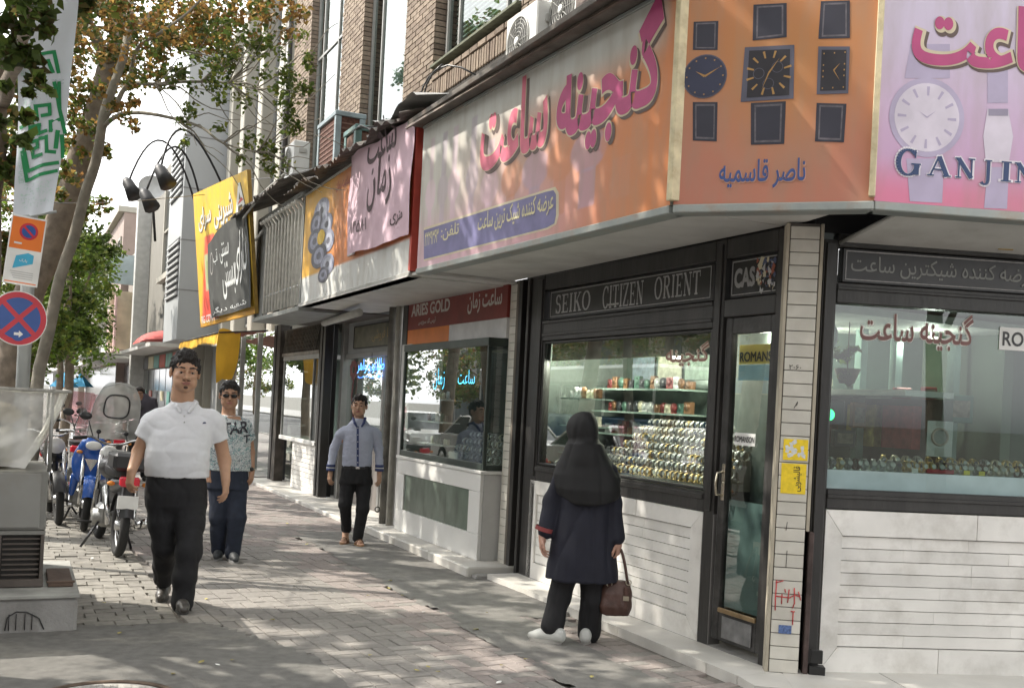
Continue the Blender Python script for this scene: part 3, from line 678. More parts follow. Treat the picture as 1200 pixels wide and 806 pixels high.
pl.part('red_scrawl', b, REDP)
b = MB(); b.box(.045, .12, -.0085, -.0062, .285, .335); pl.part('sticker', b, mat('blue_sticker', (.10, .16, .34), .5, var=.5, vs=90), None, 'small blue rectangular sticker near the pillar foot')
b = MB(); text_on(b, '۲۰۶۰', (.03, -.0065, 1.86), (.07, 0, 0), (0, 0, .028), (0, -.001, 0), .0); scribble(b, [(.07, 1.63), (.09, 1.67), (.085, 1.645)], .0018, -.0065); scribble(b, [(.06, .90), (.065, .95)], .0018, -.0065); scribble(b, [(.07, .68), (.072, .78)], .0018, -.0065); pl.part('pen_marks', b, INK)
b = MB(); b.box(.235, .33, .0, .07, .045, .10, .004); b.box(.24, .31, -.01, .01, .12, .20, .004); pl.part('shutter_foot', b, mat('black_iron', (.03, .03, .03), .5, .4))

# ================================================================== CANOPY AND SIGNS OF THE CORNER SHOP
def printed(name, O, U, V, nu, nv, fn, m, b=None):
    """a printed sheet: grid of small faces whose colour attribute is the artwork fn(u,v)->rgb"""
    me = bpy.data.meshes.new(name); O, U, V = Vector(O), Vector(U), Vector(V)
    Vs = [O + U * (i / nu) + V * (j / nv) for j in range(nv + 1) for i in range(nu + 1)]
    if b: Vs = [p + Vector(b(i % (nu + 1) / nu, i // (nu + 1) / nv)) for i, p in enumerate(Vs)]
    me.from_pydata(Vs, [], [[j * (nu + 1) + i, j * (nu + 1) + i + 1, (j + 1) * (nu + 1) + i + 1, (j + 1) * (nu + 1) + i] for j in range(nv) for i in range(nu)])
    ca = me.color_attributes.new('Col', 'FLOAT_COLOR', 'POINT')
    ca.data.foreach_set('color', [c for j in range(nv + 1) for i in range(nu + 1) for c in (*fn(i / nu, j / nv), 1)])
    me.materials.append(m); me.polygons.foreach_set('use_smooth', [True] * len(me.polygons)); me.update(); return me
def printmat(name, rough=.55, dirt=.25, dscale=3.0, trans=0.0):
    m = bpy.data.materials.new(name); m.use_nodes = True; n = m.node_tree.nodes; l = m.node_tree.links; p = n['Principled BSDF']; p.inputs['Roughness'].default_value = rough
    a = n.new('ShaderNodeAttribute'); a.attribute_name = 'Col'; geo = n.new('ShaderNodeNewGeometry')
    mp = n.new('ShaderNodeMapping'); mp.inputs['Scale'].default_value = (1, 1, .25); l.new(geo.outputs['Position'], mp.inputs[0])
    no = n.new('ShaderNodeTexNoise'); no.inputs['Scale'].default_value = dscale * 3; no.inputs['Detail'].default_value = 8; l.new(mp.outputs[0], no.inputs['Vector'])
    mr = n.new('ShaderNodeMapRange'); mr.inputs[1].default_value = .42; mr.inputs[2].default_value = .75; mr.inputs[4].default_value = dirt; l.new(no.outputs[0], mr.inputs[0])
    mx = n.new('ShaderNodeMix'); mx.data_type = 'RGBA'; mx.inputs[7].default_value = (.32, .27, .2, 1); l.new(mr.outputs[0], mx.inputs[0]); l.new(a.outputs['Color'], mx.inputs[6]); l.new(mx.outputs[2], p.inputs['Base Color'])
    if trans:
        tr = n.new('ShaderNodeBsdfTranslucent'); l.new(mx.outputs[2], tr.inputs[0]); ms = n.new('ShaderNodeMixShader'); ms.inputs[0].default_value = trans
        l.new(p.outputs[0], ms.inputs[1]); l.new(tr.outputs[0], ms.inputs[2]); l.new(ms.outputs[0], n['Material Output'].inputs[0])
    return m
PRT = printmat('printed_vinyl', .5, .38); CLOTH = printmat('banner_cloth', .8, .10, 2.0, .3)
def lerp(a, b, t): t = min(1, max(0, t)); return tuple(x + (y - x) * t for x, y in zip(a, b))
def sstep(a, b, x): t = min(1, max(0, (x - a) / (b - a))); return t * t * (3 - 2 * t)

class Plane:
    """a sign face: origin O, unit u (photo left to right), z up, normal towards the street"""
    def __init__(s, P0, P1, z0, z1):
        s.P0 = Vector((P0[0], P0[1], 0)); d = Vector((P1[0], P1[1], 0)) - s.P0; s.W = d.length; s.u = d.normalized(); s.n = Vector((s.u.y, -s.u.x, 0)); s.z0, s.z1 = z0, z1
        s.F = Matrix(((s.u.x, -s.n.x, 0, s.P0.x), (s.u.y, -s.n.y, 0, s.P0.y), (0, 0, 1, 0), (0, 0, 0, 1)))
    def uv(s, x, y): p = hit(x, y, s.P0, s.n) - s.P0; return p.dot(s.u), p.z
WHP = mat('white_painted_steel', (.42, .42, .40), .55, var=.1, vs=4, bump=.1, stain=.5, stain_col=(.22, .19, .15), stain_s=3)
SOF = mat('soffit_paint', (.58, .575, .55), .6, var=.1, vs=3, stain=.4, stain_col=(.28, .25, .21), stain_s=2.5)
FASC = mat('grey_green_steel', (.33, .36, .35), .5, .3, var=.15, vs=5, stain=.6, stain_col=(.30, .17, .09), stain_s=5)
ALU = mat('bare_aluminium', (.55, .55, .55), .35, .8, var=.1)
ALUY = mat('peeling_cream_trim', (.66, .58, .38), .55, var=.2, vs=10, stain=.5, stain_col=(.35, .24, .10), stain_s=12)
PA_R = PA(7.02, .84); PA_L = PA(10.86, .97)
S1 = Plane(PA_L.xy, PA_R.xy, 2.76, 4.02)
CORN = Vector((1.911, 5.59)); S2c = Plane((PA_R.x + .015, PA_R.y - .02), CORN, 2.76, 4.05)
S3 = Plane(CORN, CORN + Vector((math.cos(ANGB), math.sin(ANGB))) * 2.6, 2.76, 4.05)

def signbox(pl, label, fn, nu, nv, zt=None, depth=.12, m=PRT, trim=FASC):
    t = Thing('shop_sign', label, 'shop sign', pl.F, (pl.W / 2, 0, pl.z0 - .04)); H_ = pl.z1 - pl.z0
    o = obj('face', printed('face', (-pl.W / 2, 0, .04), (pl.W, 0, 0), (0, 0, H_), nu, nv, fn, m), t.o)
    b = MB(); b.box(0, pl.W, .004, depth, pl.z0, pl.z1); t.part('box', b, WHP)
    b = MB(); b.box(0, pl.W, -.012, depth, pl.z0 - .05, pl.z0 - .002, .006); t.part('lower_rail', b, trim)
    b = MB(); b.box(0, pl.W, -.012, depth, pl.z1 + .002, pl.z1 + .03, .005); t.part('upper_rail', b, trim)
    return t
# main sign: white to orange ground, pale watch pictures, violet band
def art1(u, v):
    x = u + .25 * (v - .5)
    base = lerp((.62, .60, .55), (.62, .40, .34), sstep(.0, .55, x + (.4 - v) * .5)); base = lerp(base, (.62, .22, .075), sstep(.40, .92, u + .12 * (.7 - v)))
    if v > .66: base = lerp(base, (.62, .63, .60), sstep(.66, .9, v) * (1 - sstep(.93, 1.0, u)))
    base = lerp(base, (.66, .40, .50), .75 * sstep(.5, .1, v) * sstep(.95, .4, u))
    for k, (cu, cw) in enumerate([(.06, .02), (.13, .02), (.19, .022), (.285, .02), (.37, .028), (.47, .03), (.565, .035), (.66, .035), (.755, .04), (.86, .045)]):
        cv = .50 if k < 4 else .40; cc = (.50, .40, .50) if k % 2 else (.78, .55, .66)
        if k > 4: cc = (.62, .24, .10) if k % 2 else (.45, .34, .48)
        d = math.hypot((u - cu) / cw * .62, (v - cv) / .12)
        if d < 1: base = lerp(base, cc, .55 * sstep(1, .85, d))
        if abs(u - cu) < cw * .62 and .1 < abs(v - cv) < .30 + (.1 if k < 4 else 0): base = lerp(base, lerp(cc, (.40, .34, .45), .5 if k < 4 and v > cv else .1), .55)
    return base
s1 = signbox(S1, 'long faded sign with big pink Persian words on a white to orange ground', art1, 190, 64)
def ST(pl, mb, txt, xl, yl, xr, yr, h, n, bold=.02, drop=0):
    """text whose lower corners fall where they stand on the sign; h = height in metres"""
    (u0, z0), (u1, z1) = pl.uv(xl, yl), pl.uv(xr, yr)
    return text_on(mb, txt, (u0, 0, z0), (u1 - u0, 0, z1 - z0), (0, 0, h), (0, -n, 0), bold)
PINK = mat('pink_letter', (.50, .075, .22), .5, var=.12, vs=6); PINKL = mat('pale_pink_letter', (.68, .17, .25), .5, var=.15, vs=6); SHAD = mat('letter_drop_print', (.14, .10, .09), .6); CREAM = mat('cream_outline', (.66, .58, .42), .6)
for txt, xl, yl, xr, yr, h, mm in (('گنجینه', 650, 190, 773, 145, .80, PINK), ('ساعت', 562, 204, 641, 172, .60, PINKL)):
    b = MB(); ST(S1, b, txt, xl + 3, yl + 4, xr + 3, yr + 4, h, .002, .055); s1.part('lettering_edge', b, SHAD)
    b = MB(); ST(S1, b, txt, xl - 1, yl + 1, xr + 1, yr + 1, h, .0035, .05); s1.part('lettering_outline', b, CREAM)
    b = MB(); ST(S1, b, txt, xl, yl, xr, yr, h, .005, .032); s1.part('lettering', b, mm)
VIO = mat('violet_band', (.20, .19, .36), .55, var=.15, vs=8); YL = mat('pale_yellow_letter', (.72, .66, .40), .6)
def band(pl, P, n, m, name, t):
    b = MB(); V = [(pl.uv(x, y)) for x, y in P]; b.face([(u, -n, z) for u, z in V]); return t.part(name, b, m)
band(S1, [(497, 306), (642, 269), (652, 263), (655, 252), (655, 226), (651, 219), (641, 222), (497, 267)], .0015, CREAM, 'band_edge', s1)
band(S1, [(497, 304), (641, 267), (650, 262), (652, 252), (652, 228), (649, 223), (640, 225), (497, 270)], .003, VIO, 'band', s1)
b = MB(); ST(S1, b, 'عرضه کننده شیک ترین ساعت', 560, 276, 649, 251, .17, .0045, .01); s1.part('lettering', b, YL)
b = MB(); ST(S1, b, 'تلفن:', 517, 283, 538, 278, .13, .0045, .01); ST(S1, b, '۲۲۲۹۳۶۳', 498, 289, 514, 284, .12, .0045, .01); s1.part('lettering', b, YL)
# right end strip between the two signs
b = MB(); b.box(S1.W - .002, S1.W + .05, -.03, .03, 2.78, 4.05, .004); s1.part('corner_trim', b, ALUY)
# chamfer sign: orange with three watches
def art2(u, v):
    base = lerp((.50, .20, .14), (.50, .205, .085), sstep(.15, .75, v)); base = lerp(base, (.72, .66, .58), sstep(.965, 1.0, v)); base = lerp(base, (.55, .22, .10), .5 * sstep(.9, 1.0, u))
    return lerp(base, (.56, .27, .06), .4 * math.exp(-((u - .55) ** 2 + (v - .5) ** 2) * 8))
s2 = signbox(S2c, 'orange corner sign with three printed watches above a Persian name', art2, 40, 40)
NAV = mat('printed_navy', (.035, .04, .08), .5, var=.08, vs=12); NAV2 = mat('printed_strap', (.032, .032, .050), .5, var=.10, vs=5); STI = mat('printed_stitch', (.12, .11, .13), .5, var=.3, vs=30); NAVD = mat('printed_dial', (.022, .02, .028), .5); GOLDP = mat('printed_gold', (.42, .24, .08), .5); GRYP = mat('printed_steel', (.10, .10, .14), .5)
def flat(t, pl, P, n, m, name):
    if name == 'printed_strap' and pl is S2c:
        cx_, cy_ = sum(x for x, y in P) / 4, sum(y for x, y in P) / 4
        for f_, m_ in ((.80, STI), (.70, m)): band(pl, [(cx_ + (x - cx_) * f_, cy_ + (y - cy_) * (f_ + .1)) for x, y in P], n + .0012 - f_ * .001, m_, 'printed_stitch', t)
    return band(pl, P, n, m, name, t)
def disc(t, pl, x, y, r, n, m, name, k=28, sy=1.0):
    (u, z) = pl.uv(x, y); (u2, _) = pl.uv(x + r, y); R = u2 - u; b = MB(); b.face([(u + R * math.cos(2 * math.pi * i / k), -n, z + R * sy * math.sin(2 * math.pi * i / k)) for i in range(k)]); t.part(name, b, m); return u, z, R
flat(s2, S2c, [(812, 59), (841, 59), (842, 25), (813, 26)], .002, NAV2, 'printed_strap'); flat(s2, S2c, [(812, 165), (840, 166), (841, 120), (812, 120)], .002, NAV2, 'printed_strap')
u, z, R = disc(s2, S2c, 826, 90, 26, .003, GRYP, 'printed_case'); disc(s2, S2c, 826, 90, 24.5, .004, NAV, 'printed_dial')
b = MB()
def hand(b, u, z, a, L, w, n): dx, dz = math.sin(a), math.cos(a); b.face([(u - dz * w, -n, z + dx * w), (u + dz * w, -n, z - dx * w), (u + dx * L, -n, z + dz * L)][::1])
hand(b, u, z, math.radians(60), R * .8, .006, .0052); hand(b, u, z, math.radians(-60), R * .5, .007, .0054)
for k in range(12): a = k * math.pi / 6; x_, z_ = u + R * .82 * math.sin(a), z + R * .82 * math.cos(a); b.face([(x_ - .004, -.005, z_ - .004), (x_ + .004, -.005, z_ - .004), (x_ + .004, -.005, z_ + .004), (x_ - .004, -.005, z_ + .004)])
s2.part('printed_hands', b, GOLDP)
flat(s2, S2c, [(882, 48), (922, 44), (922, 4), (883, 6)], .002, NAV2, 'printed_strap'); flat(s2, S2c, [(880, 170), (919, 169), (921, 119), (880, 121)], .002, NAV2, 'printed_strap')
flat(s2, S2c, [(868, 120), (930, 116), (931, 53), (873, 56)], .003, GRYP, 'printed_case'); flat(s2, S2c, [(875, 115), (925, 112), (926, 58), (878, 60)], .004, NAVD, 'printed_dial')
u, z = S2c.uv(901, 86); b = MB()
for k in range(12):
    a = k * math.pi / 6 + .26; r0, r1 = .085, .125; b.face([(u + r0 * math.sin(a - .05), -.005, z + r0 * math.cos(a - .05)), (u + r1 * math.sin(a - .05), -.005, z + r1 * math.cos(a - .05)), (u + r1 * math.sin(a + .05), -.005, z + r1 * math.cos(a + .05)), (u + r0 * math.sin(a + .05), -.005, z + r0 * math.cos(a + .05))])
hand(b, u, z, .6, .10, .005, .0052); hand(b, u, z, 3.5, .10, .004, .0054); s2.part('printed_hands', b, GOLDP)
b = MB()
for dx, dz in ((-.055, .0), (.045, .03), (0, -.06)):
    for k in range(20): a0, a1 = 2 * math.pi * k / 20, 2 * math.pi * (k + 1) / 20; b.face([(u + dx + r * math.cos(a), -.0047, z + dz + r * math.sin(a)) for r, a in ((.028, a0), (.031, a0), (.031, a1), (.028, a1))])
s2.part('printed_subdials', b, GRYP)
flat(s2, S2c, [(959, 46), (996, 45), (996, 1), (962, 2)], .002, NAV2, 'printed_strap'); flat(s2, S2c, [(955, 166), (989, 167), (992, 122), (957, 121)], .002, NAV2, 'printed_strap')
flat(s2, S2c, [(957, 111), (994, 110), (996, 55), (959, 55)], .003, GRYP, 'printed_case'); flat(s2, S2c, [(961, 107), (991, 106), (992, 59), (963, 59)], .004, NAVD, 'printed_dial')
u, z = S2c.uv(977, 83); b = MB(); hand(b, u, z, .7, .05, .004, .0052); hand(b, u, z, 2.6, .07, .003, .0054)
for k in range(12):
    a = k * math.pi / 6; q = 1 / max(abs(math.sin(a)) / .055, abs(math.cos(a)) / .095); x_, z_ = u + q * math.sin(a), z + q * math.cos(a); b.face([(x_ - .003, -.005, z_ - .004), (x_ + .003, -.005, z_ - .004), (x_ + .003, -.005, z_ + .004), (x_ - .003, -.005, z_ + .004)])
s2.part('printed_hands', b, GOLDP)
b = MB(); ST(S2c, b, 'ناصر قاسمیه', 842, 223, 944, 221, .165, .003, .035); s2.part('lettering_outline', b, mat('peach_edge', (.62, .35, .25), .6)); b = MB(); ST(S2c, b, 'ناصر قاسمیه', 842, 222, 943, 220, .165, .0045, .015); s2.part('lettering', b, mat('blue_letter', (.05, .09, .26), .5))
b = MB(); b.box(S2c.W - .03, S2c.W + .004, -.03, .03, 2.78, 4.06, .004); s2.part('corner_trim', b, ALUY)
# side sign: lilac, GANJINEH
def art3(u, v):
    base = lerp((.60, .38, .58), (.66, .58, .74), sstep(.1, .8, v)); base = lerp(base, (.72, .22, .36), sstep(.22, .02, v)); return lerp(base, (.70, .68, .76), .5 * sstep(.75, 1, v))
s3 = signbox(S3, 'lilac sign round the corner reading GANJINEH with faint watches', art3, 70, 36)
DOM = mat('roman_letter_blue', (.03, .06, .16), .5); WHO = mat('soft_white_edge', (.78, .74, .80), .6)
FAINT = mat('faint_watch_print', (.48, .42, .58), .6, var=.1); FAINT2 = mat('faint_dial_print', (.70, .64, .74), .6)
flat(s3, S3, [(1060, 92), (1113, 92), (1113, 52), (1067, 52)], .0015, FAINT, 'printed_strap'); flat(s3, S3, [(1066, 236), (1104, 238), (1106, 186), (1062, 186)], .0015, FAINT, 'printed_strap')
u, z, R = disc(s3, S3, 1086, 138, 44, .0022, FAINT, 'printed_case', 36); disc(s3, S3, 1086, 138, 38, .003, FAINT2, 'printed_dial', 36)
b = MB()
for k in range(12): a = k * math.pi / 6; r0, r1 = R * .55, R * .78; b.face([(u + r * math.sin(a + e), -.0036, z + r * math.cos(a + e)) for r, e in ((r0, -.05), (r1, -.05), (r1, .05), (r0, .05))])
hand(b, u, z, .9, R * .3, .004, .0038); hand(b, u, z, -1.0, R * .25, .004, .0040); s3.part('printed_hands', b, FAINT)
flat(s3, S3, [(1157, 121), (1181, 121), (1181, 80), (1157, 80)], .0015, FAINT, 'printed_strap'); flat(s3, S3, [(1153, 244), (1180, 245), (1182, 196), (1157, 196)], .0015, FAINT, 'printed_strap'); flat(s3, S3, [(1155, 190), (1182, 191), (1187, 160), (1181, 128), (1157, 128), (1152, 160)], .0022, FAINT2, 'printed_case')
flat(s3, S3, [(1158, 136), (1181, 136), (1181, 128), (1158, 128)], .003, mat('printed_grey_bar', (.33, .30, .40), .6), 'printed_bezel')
for xg, w_, hh, ch in ((1049, 29, .145, 'G'), (1087, 25, .11, 'A'), (1118, 24, .11, 'N'), (1149, 12, .11, 'J'), (1172, 12, .11, 'I'), (1188, 25, .11, 'N'), (1219, 22, .11, 'E'), (1246, 24, .11, 'H')):
    (u0, z0), (u1, _) = S3.uv(xg, 205), S3.uv(xg + w_, 205); z0 = S3.uv(1100, 207)[1]
    if ch == 'G': z0 -= .01
    b = MB(); serif_on(b, ch, (u0 - .003, 0, z0 - .003), (u1 - u0 + .008, 0, 0), (0, 0, hh + .01), (0, -.0042, 0), .26, .13); s3.part('lettering_edge', b, WHO)
    b = MB(); serif_on(b, ch, (u0, 0, z0), (u1 - u0, 0, 0), (0, 0, hh), (0, -.0062, 0), .20, .07); s3.part('lettering', b, DOM)
b = MB(); 
u0, z0 = S3.uv(1066, 92)
for (n_, bo, mm, nm) in ((.0022, .07, SHAD, 'lettering_edge'), (.0038, .055, CREAM, 'lettering_outline'), (.0054, .025, PINK, 'lettering')):
    b = MB(); text_on(b, 'گنجینه ساعت', (u0 + (.006 if n_ < .003 else 0), 0, z0 - (.012 if n_ < .003 else 0)), (2.05, 0, 0), (0, 0, .50), (0, -n_, 0), bo); s3.part(nm, b, mm)

# soffit of the canopy (flat painted sheets) and roof deck
def W3(t, w): return PA(t, w)
can = Thing('shop_canopy', 'white sheet metal canopy soffit under the signs of the corner watch shop', 'canopy', MW, (0.6, 6.6, 2.74))
def plate(t, P, z0, z1, nm, m): b = MB(); b.poly([(p[0], p[1], z0) for p in P], (0, 0, z1 - z0)); return t.part(nm, b, m)
def pt(t, w): v = PA(t, w); return (v.x, v.y)
e = [10.86, 9.6, 8.3, 7.04]
for i in range(3): plate(can, [pt(e[i] - .004, .95 - .035 * i), pt(e[i + 1] + .004, .915 - .035 * i), pt(e[i + 1] + .004, .0), pt(e[i] - .004, .0)], 2.742, 2.755, 'soffit_sheet', SOF)
plate(can, [pt(7.036, .80), (S2c.P0 + S2c.u * .02 - S2c.n * .02).xy, (CORN.x - .05, CORN.y + .03), (1.72, 6.18), pt(7.036, .0)], 2.744, 2.756, 'soffit_sheet', SOF)
bq = lambda s, y: tuple((MB_ @ Vector((s, y, 0))).xy)
b = MB(); P = [bq(.14, -.60), bq(2.6, -.60), bq(2.6, .03), bq(.06, .03)]
b.add([(*P[0], 2.735), (*P[1], 2.735), (*P[2], 2.645), (*P[3], 2.645), (*P[0], 2.75), (*P[1], 2.75), (*P[2], 2.66), (*P[3], 2.66)], [(0, 1, 2, 3), (7, 6, 5, 4), (0, 3, 7, 4), (1, 5, 6, 2), (0, 4, 5, 1), (3, 2, 6, 7)]); can.part('drooping_sheet', b, SOF)
b = MB(); b.cyl((*bq(.14, -.60), 2.735), (*bq(.05, .03), 2.64), .012, 6); can.part('sheet_edge', b, WHP)
b = MB(); b.box(1.12, 1.22, .0, .004, 2.655, 2.69); 
b2 = MB(); p = bq(1.02, -.07); b2.box(p[0], p[0] + .09, p[1] - .01, p[1], 2.655, 2.69); can.part('small_plate', b2, mat('brass_plate', (.40, .28, .10), .5, .3), None, 'small brass coloured plate with an inscription')
# deck above and blocking to the wall
plate(can, [pt(10.86, .92), pt(7.02, .80), (CORN.x - .02, CORN.y + .05), bq(2.6, -.60), bq(2.6, .3), pt(6.6, -.4), pt(10.86, -.3)], 4.03, 4.06, 'roof_deck', mat('roof_sheet_dark', (.10, .095, .09), .8))
plate(can, [bq(-.1, .02), bq(2.6, .02), bq(2.6, .5), bq(-.1, .5)], 2.70, 4.03, 'bulkhead', BLKB)
plate(can, [pt(10.8, -.12), pt(7.0, -.12), pt(7.0, -.5), pt(10.8, -.5)], 2.737, 4.03, 'bulkhead', BLKB)
b = MB(); b.box(10.80, 15.3, -.12, .96, 2.712, 2.738); b.xf(MA); can.part('soffit_sheet', b, SOF)
b = MB(); b.box(10.3, 11.0, -.45, -.11, 2.55, 2.77); b.box(10.442, 10.90, -.10, -.02, 2.7375, 2.7412); b.xf(MA); can.part('filler', b, BLKB)
# tube lamp fittings and hooks
b = MB()
def corr(t0, t1, w0, z0, w1, z1, amp=.022, pitch=.09, rag=0.0, st=.022):
    n = int((t1 - t0) / st); 
    def fn(u, v):
        t = t0 + u * (t1 - t0); r = rag * (mnoise.noise(Vector((t * 3, 0, 0))) + .6 * mnoise.noise(Vector((t * 9, 3, 0)))) if v > .9 else 0
        return (t, w1 + (w0 - w1) * v + r, z1 + (z0 - z1) * v + amp * math.sin(t * 2 * math.pi / pitch) + (rag * .5 * mnoise.noise(Vector((t * 2, 9, 0))) if v > .5 else 0))
    return MB().grid(fn, n, 3)
RUST = mat('weathered_roof_sheet', (.16, .145, .13), .65, .3, var=.35, vs=6, bump=.3, stain=.6, stain_col=(.14, .075, .04), stain_s=4)
ZINC = mat('zinc_sheet', (.42, .42, .41), .5, .5, var=.2, vs=6, stain=.5, stain_col=(.2, .15, .1), stain_s=5)
rf = Thing('canopy_roof', 'dark edge strip and corrugated sheet above the pink lettered sign', 'canopy roof', MA, (9, .9, 4.05))
b = MB(); b.box(6.95, 10.95, .80, 1.10, 4.055, 4.10, .004); b.xf(Matrix.Translation((0, 0, 0))); rf.part('edge_board', b, RUST)
b = MB(); b.add([(6.95, 1.02, 4.02), (10.95, 1.12, 4.02), (10.95, 1.06, 4.13), (6.95, .96, 4.13), (6.95, 1.0, 4.02), (10.95, 1.10, 4.02), (10.95, 1.04, 4.13), (6.95, .94, 4.13)], [(0, 1, 2, 3), (7, 6, 5, 4), (0, 4, 5, 1), (3, 2, 6, 7)]); rf.part('drip_flashing', b, mat('dull_brown_flashing', (.15, .12, .10), .6, .3, var=.3, vs=8, stain=.4, stain_col=(.3, .28, .25)))
rf.part('corrugated_sheet', corr(10.1, 12.3, .85, 4.16, .08, 4.62, .03, .10), ZINC)

# ================================================================== NEIGHBOUR SIGNS
S4 = Plane(PA(15.2, .95).xy, PA(11.02, .98).xy, 2.75, 4.12)
def art4(u, v):
    b_ = lerp((.66, .36, .04), (.60, .19, .045), sstep(.2, .5, u + .15 * (1 - v))); b_ = lerp(b_, (.60, .15, .06), .6 * sstep(.5, .9, u) * sstep(.4, .2, v))
    if v < .215: b_ = (.62, .63, .62)
    return b_
s4 = signbox(S4, 'orange sign with clustered watches behind a pink cloth banner, white lower strip', art4, 90, 42, trim=WHP)
STW = mat('printed_steel_watch', (.26, .27, .36), .5, var=.3, vs=20); STK = mat('printed_dark_steel', (.10, .10, .13), .5, var=.2); STD = mat('printed_watch_dial', (.40, .42, .50), .5)
for i_, (x, y, r, q_) in enumerate(((377, 247, 9, .42), (371, 262, 7, .5), (383, 263, 7, .5), (369, 283, 8, .45), (385, 282, 7, .5), (374, 300, 9, .42), (384, 310, 8, .42), (379, 322, 6, .4))): disc(s4, S4, x, y, r, .0024 + i_ * .0007, [STW, STK][i_ % 2], 'printed_case', 22, q_); disc(s4, S4, x, y, r * .66, .0027 + i_ * .0007, [STD, STW][i_ % 2], 'printed_dial', 16, q_); disc(s4, S4, x, y, r * .30, .0029 + i_ * .0007, STK, 'printed_hub', 10, q_)
disc(s4, S4, 377, 278, 4.5, .0095, mat('printed_yellow', (.75, .5, .05), .5), 'printed_flower', 16, .5)
b = MB(); ST(S4, b, 'ساعت زمان', 394, 226, 410, 218, .13, .004, .02); s4.part('lettering', b, mat('red_brown_letter', (.40, .06, .03), .5))
b = MB(); b.box(S4.W + .002, S4.W + .06, -.02, .06, 2.75, 4.13, .004); s4.part('end_post', b, mat('red_post', (.45, .06, .04), .5, var=.15))
b = MB(); b.box(0, S4.W, -.02, .95, 2.70, 2.712); s4.part('soffit_sheet', b, SOF)
# pink cloth banner hanging in front
c4 = [S4.uv(x, y) for x, y in ((413, 301), (485, 276), (491, 140), (416, 184))]
def ban(u, v):
    a = Vector((*c4[0], 0)).lerp(Vector((*c4[1], 0)), u); d = Vector((*c4[3], 0)).lerp(Vector((*c4[2], 0)), u); p = a.lerp(d, v)
    return (p.x, -.05 - .010 * math.sin(u * 13 + v * 5) - .005 * math.sin(u * 31 - v * 9) - .02 * (1 - v) * (0.5 + .5 * math.sin(u * 5)), p.y + .012 * math.sin(u * 9))
th = Thing('cloth_banner', 'wrinkled pink cloth banner hung over the orange watch sign', 'banner', S4.F, (c4[0][0], -.05, c4[0][1]))
b = MB().grid(ban, 70, 50); th.part('cloth', b, mat('pink_cloth', (.66, .48, .56), .85, var=.05, vs=5, stain=.3, stain_col=(.6, .5, .52)))
bv = BVHTree.FromPolygons([Vector(p) for p in b.v], b.f)
def drape(mb, bvh, dirv, off):
    mb2 = []
    for p in mb.v:
        h = bvh.ray_cast(Vector(p) - Vector(dirv) * 1.0, Vector(dirv)); mb2.append(tuple(h[0] - Vector(dirv) * off) if h[0] is not None else tuple(p))
    mb.v = mb2; return mb
HW = mat('painted_handwriting', (.10, .07, .08), .7, var=.4, vs=60)
def st4(txt, xl, yl, xr, yr, h, bold):
    b = MB(); ST(S4, b, txt, xl, yl, xr, yr, h, .1, bold + .012); return drape(b, bv, (0, 1, 0), .004)
th.part('lettering', st4('ساعت', 437, 196, 471, 174, .38, .0), HW); th.part('lettering', st4('زمان', 437, 252, 462, 239, .58, .0), HW)
th.part('lettering', st4('۸۴۵۸۰۱', 416, 276, 436, 270, .13, .0), HW); th.part('lettering', st4('متری', 463, 266, 478, 261, .12, .0), HW)
th2 = Thing('cloth_banner', 'plain pale panel peeping out beside the pink banner', 'banner', S4.F, (c4[0][0] - .1, -.02, 3.2))
(u0, z0), (u1, z1) = S4.uv(408, 301), S4.uv(414, 299); b = MB(); b.add([(u0, -.012, z0), (u1 + .1, -.012, z1), (u1 + .1, -.012, z1 + .75), (u0 + .02, -.012, z0 + .78)], [(0, 1, 2, 3)]); th2.part('cloth', b, mat('white_cloth', (.6, .58, .58), .85))
rf = Thing('canopy_roof', 'ragged rusty corrugated roof edge above the orange sign and pink banner', 'canopy roof', MA, (13, .9, 4.2))
rf.part('corrugated_sheet', corr(10.95, 15.5, 1.16, 4.17, .05, 4.55, .02, .11, .10), RUST)
b = MB().grid(lambda u, v: (10.7 + u * 1.3, 1.12 - v * .5, 4.27 + .10 * v + .05 * math.sin(u * 8) * (1 - v) + .02 * math.sin(u * 20)), 30, 4); rf.part('bent_sheet', b, ZINC)
# barred recess left of the orange sign
gr = Thing('barred_box', 'grey metal box with vertical white bars left of the orange sign', 'barred box', MA, (16.8, .9, 2.7))
GRM = mat('grey_box_metal', (.25, .26, .25), .6, .2, var=.15, stain=.4, stain_col=(.15, .12, .1))
b = MB(); b.box(15.32, 18.2, .0, .30, 2.72, 4.25); gr.part('back', b, mat('box_dark', (.14, .145, .14), .8))
b = MB(); b.box(15.32, 18.25, .30, .95, 2.66, 2.72, .005); gr.part('floor_sheet', b, GRM)
b = MB(); b.box(15.32, 18.25, .88, .93, 4.18, 4.25, .005); gr.part('top_rail', b, GRM)
for t in (15.34, 18.2): b = MB(); b.box(t, t + .05, .88, .93, 2.72, 4.18, .004); gr.part('post', b, GRM)
b = MB(); b.box(17.75, 18.2, .885, .90, 2.72, 4.18); gr.part('side_plate', b, mat('box_side', (.16, .165, .16), .6))
BAR = mat('cream_bar', (.72, .71, .66), .5, var=.15, vs=12)
bm_ = MB(); bm_.tube([(0, 0, 0), (0, 0, 1.28), (0, .06, 1.36), (0, .12, 1.33)], .028, 6); bm2 = bm_.mesh('bar', BAR)
for i in range(12): o = obj('bar', bm2, gr.o); o.location = (15.48 + i * .195 - 16.8, .0, .06)
b = MB(); b.box(15.35, 17.7, .895, .91, 3.0, 3.03); gr.part('cross_bar', b, GRM)
rf = Thing('canopy_roof', 'dark sloping roof sheet over the barred box', 'canopy roof', MA, (17, .9, 4.35))
rf.part('corrugated_sheet', corr(15.5, 18.9, 1.25, 4.32, .1, 4.85, .02, .12, .06), RUST)
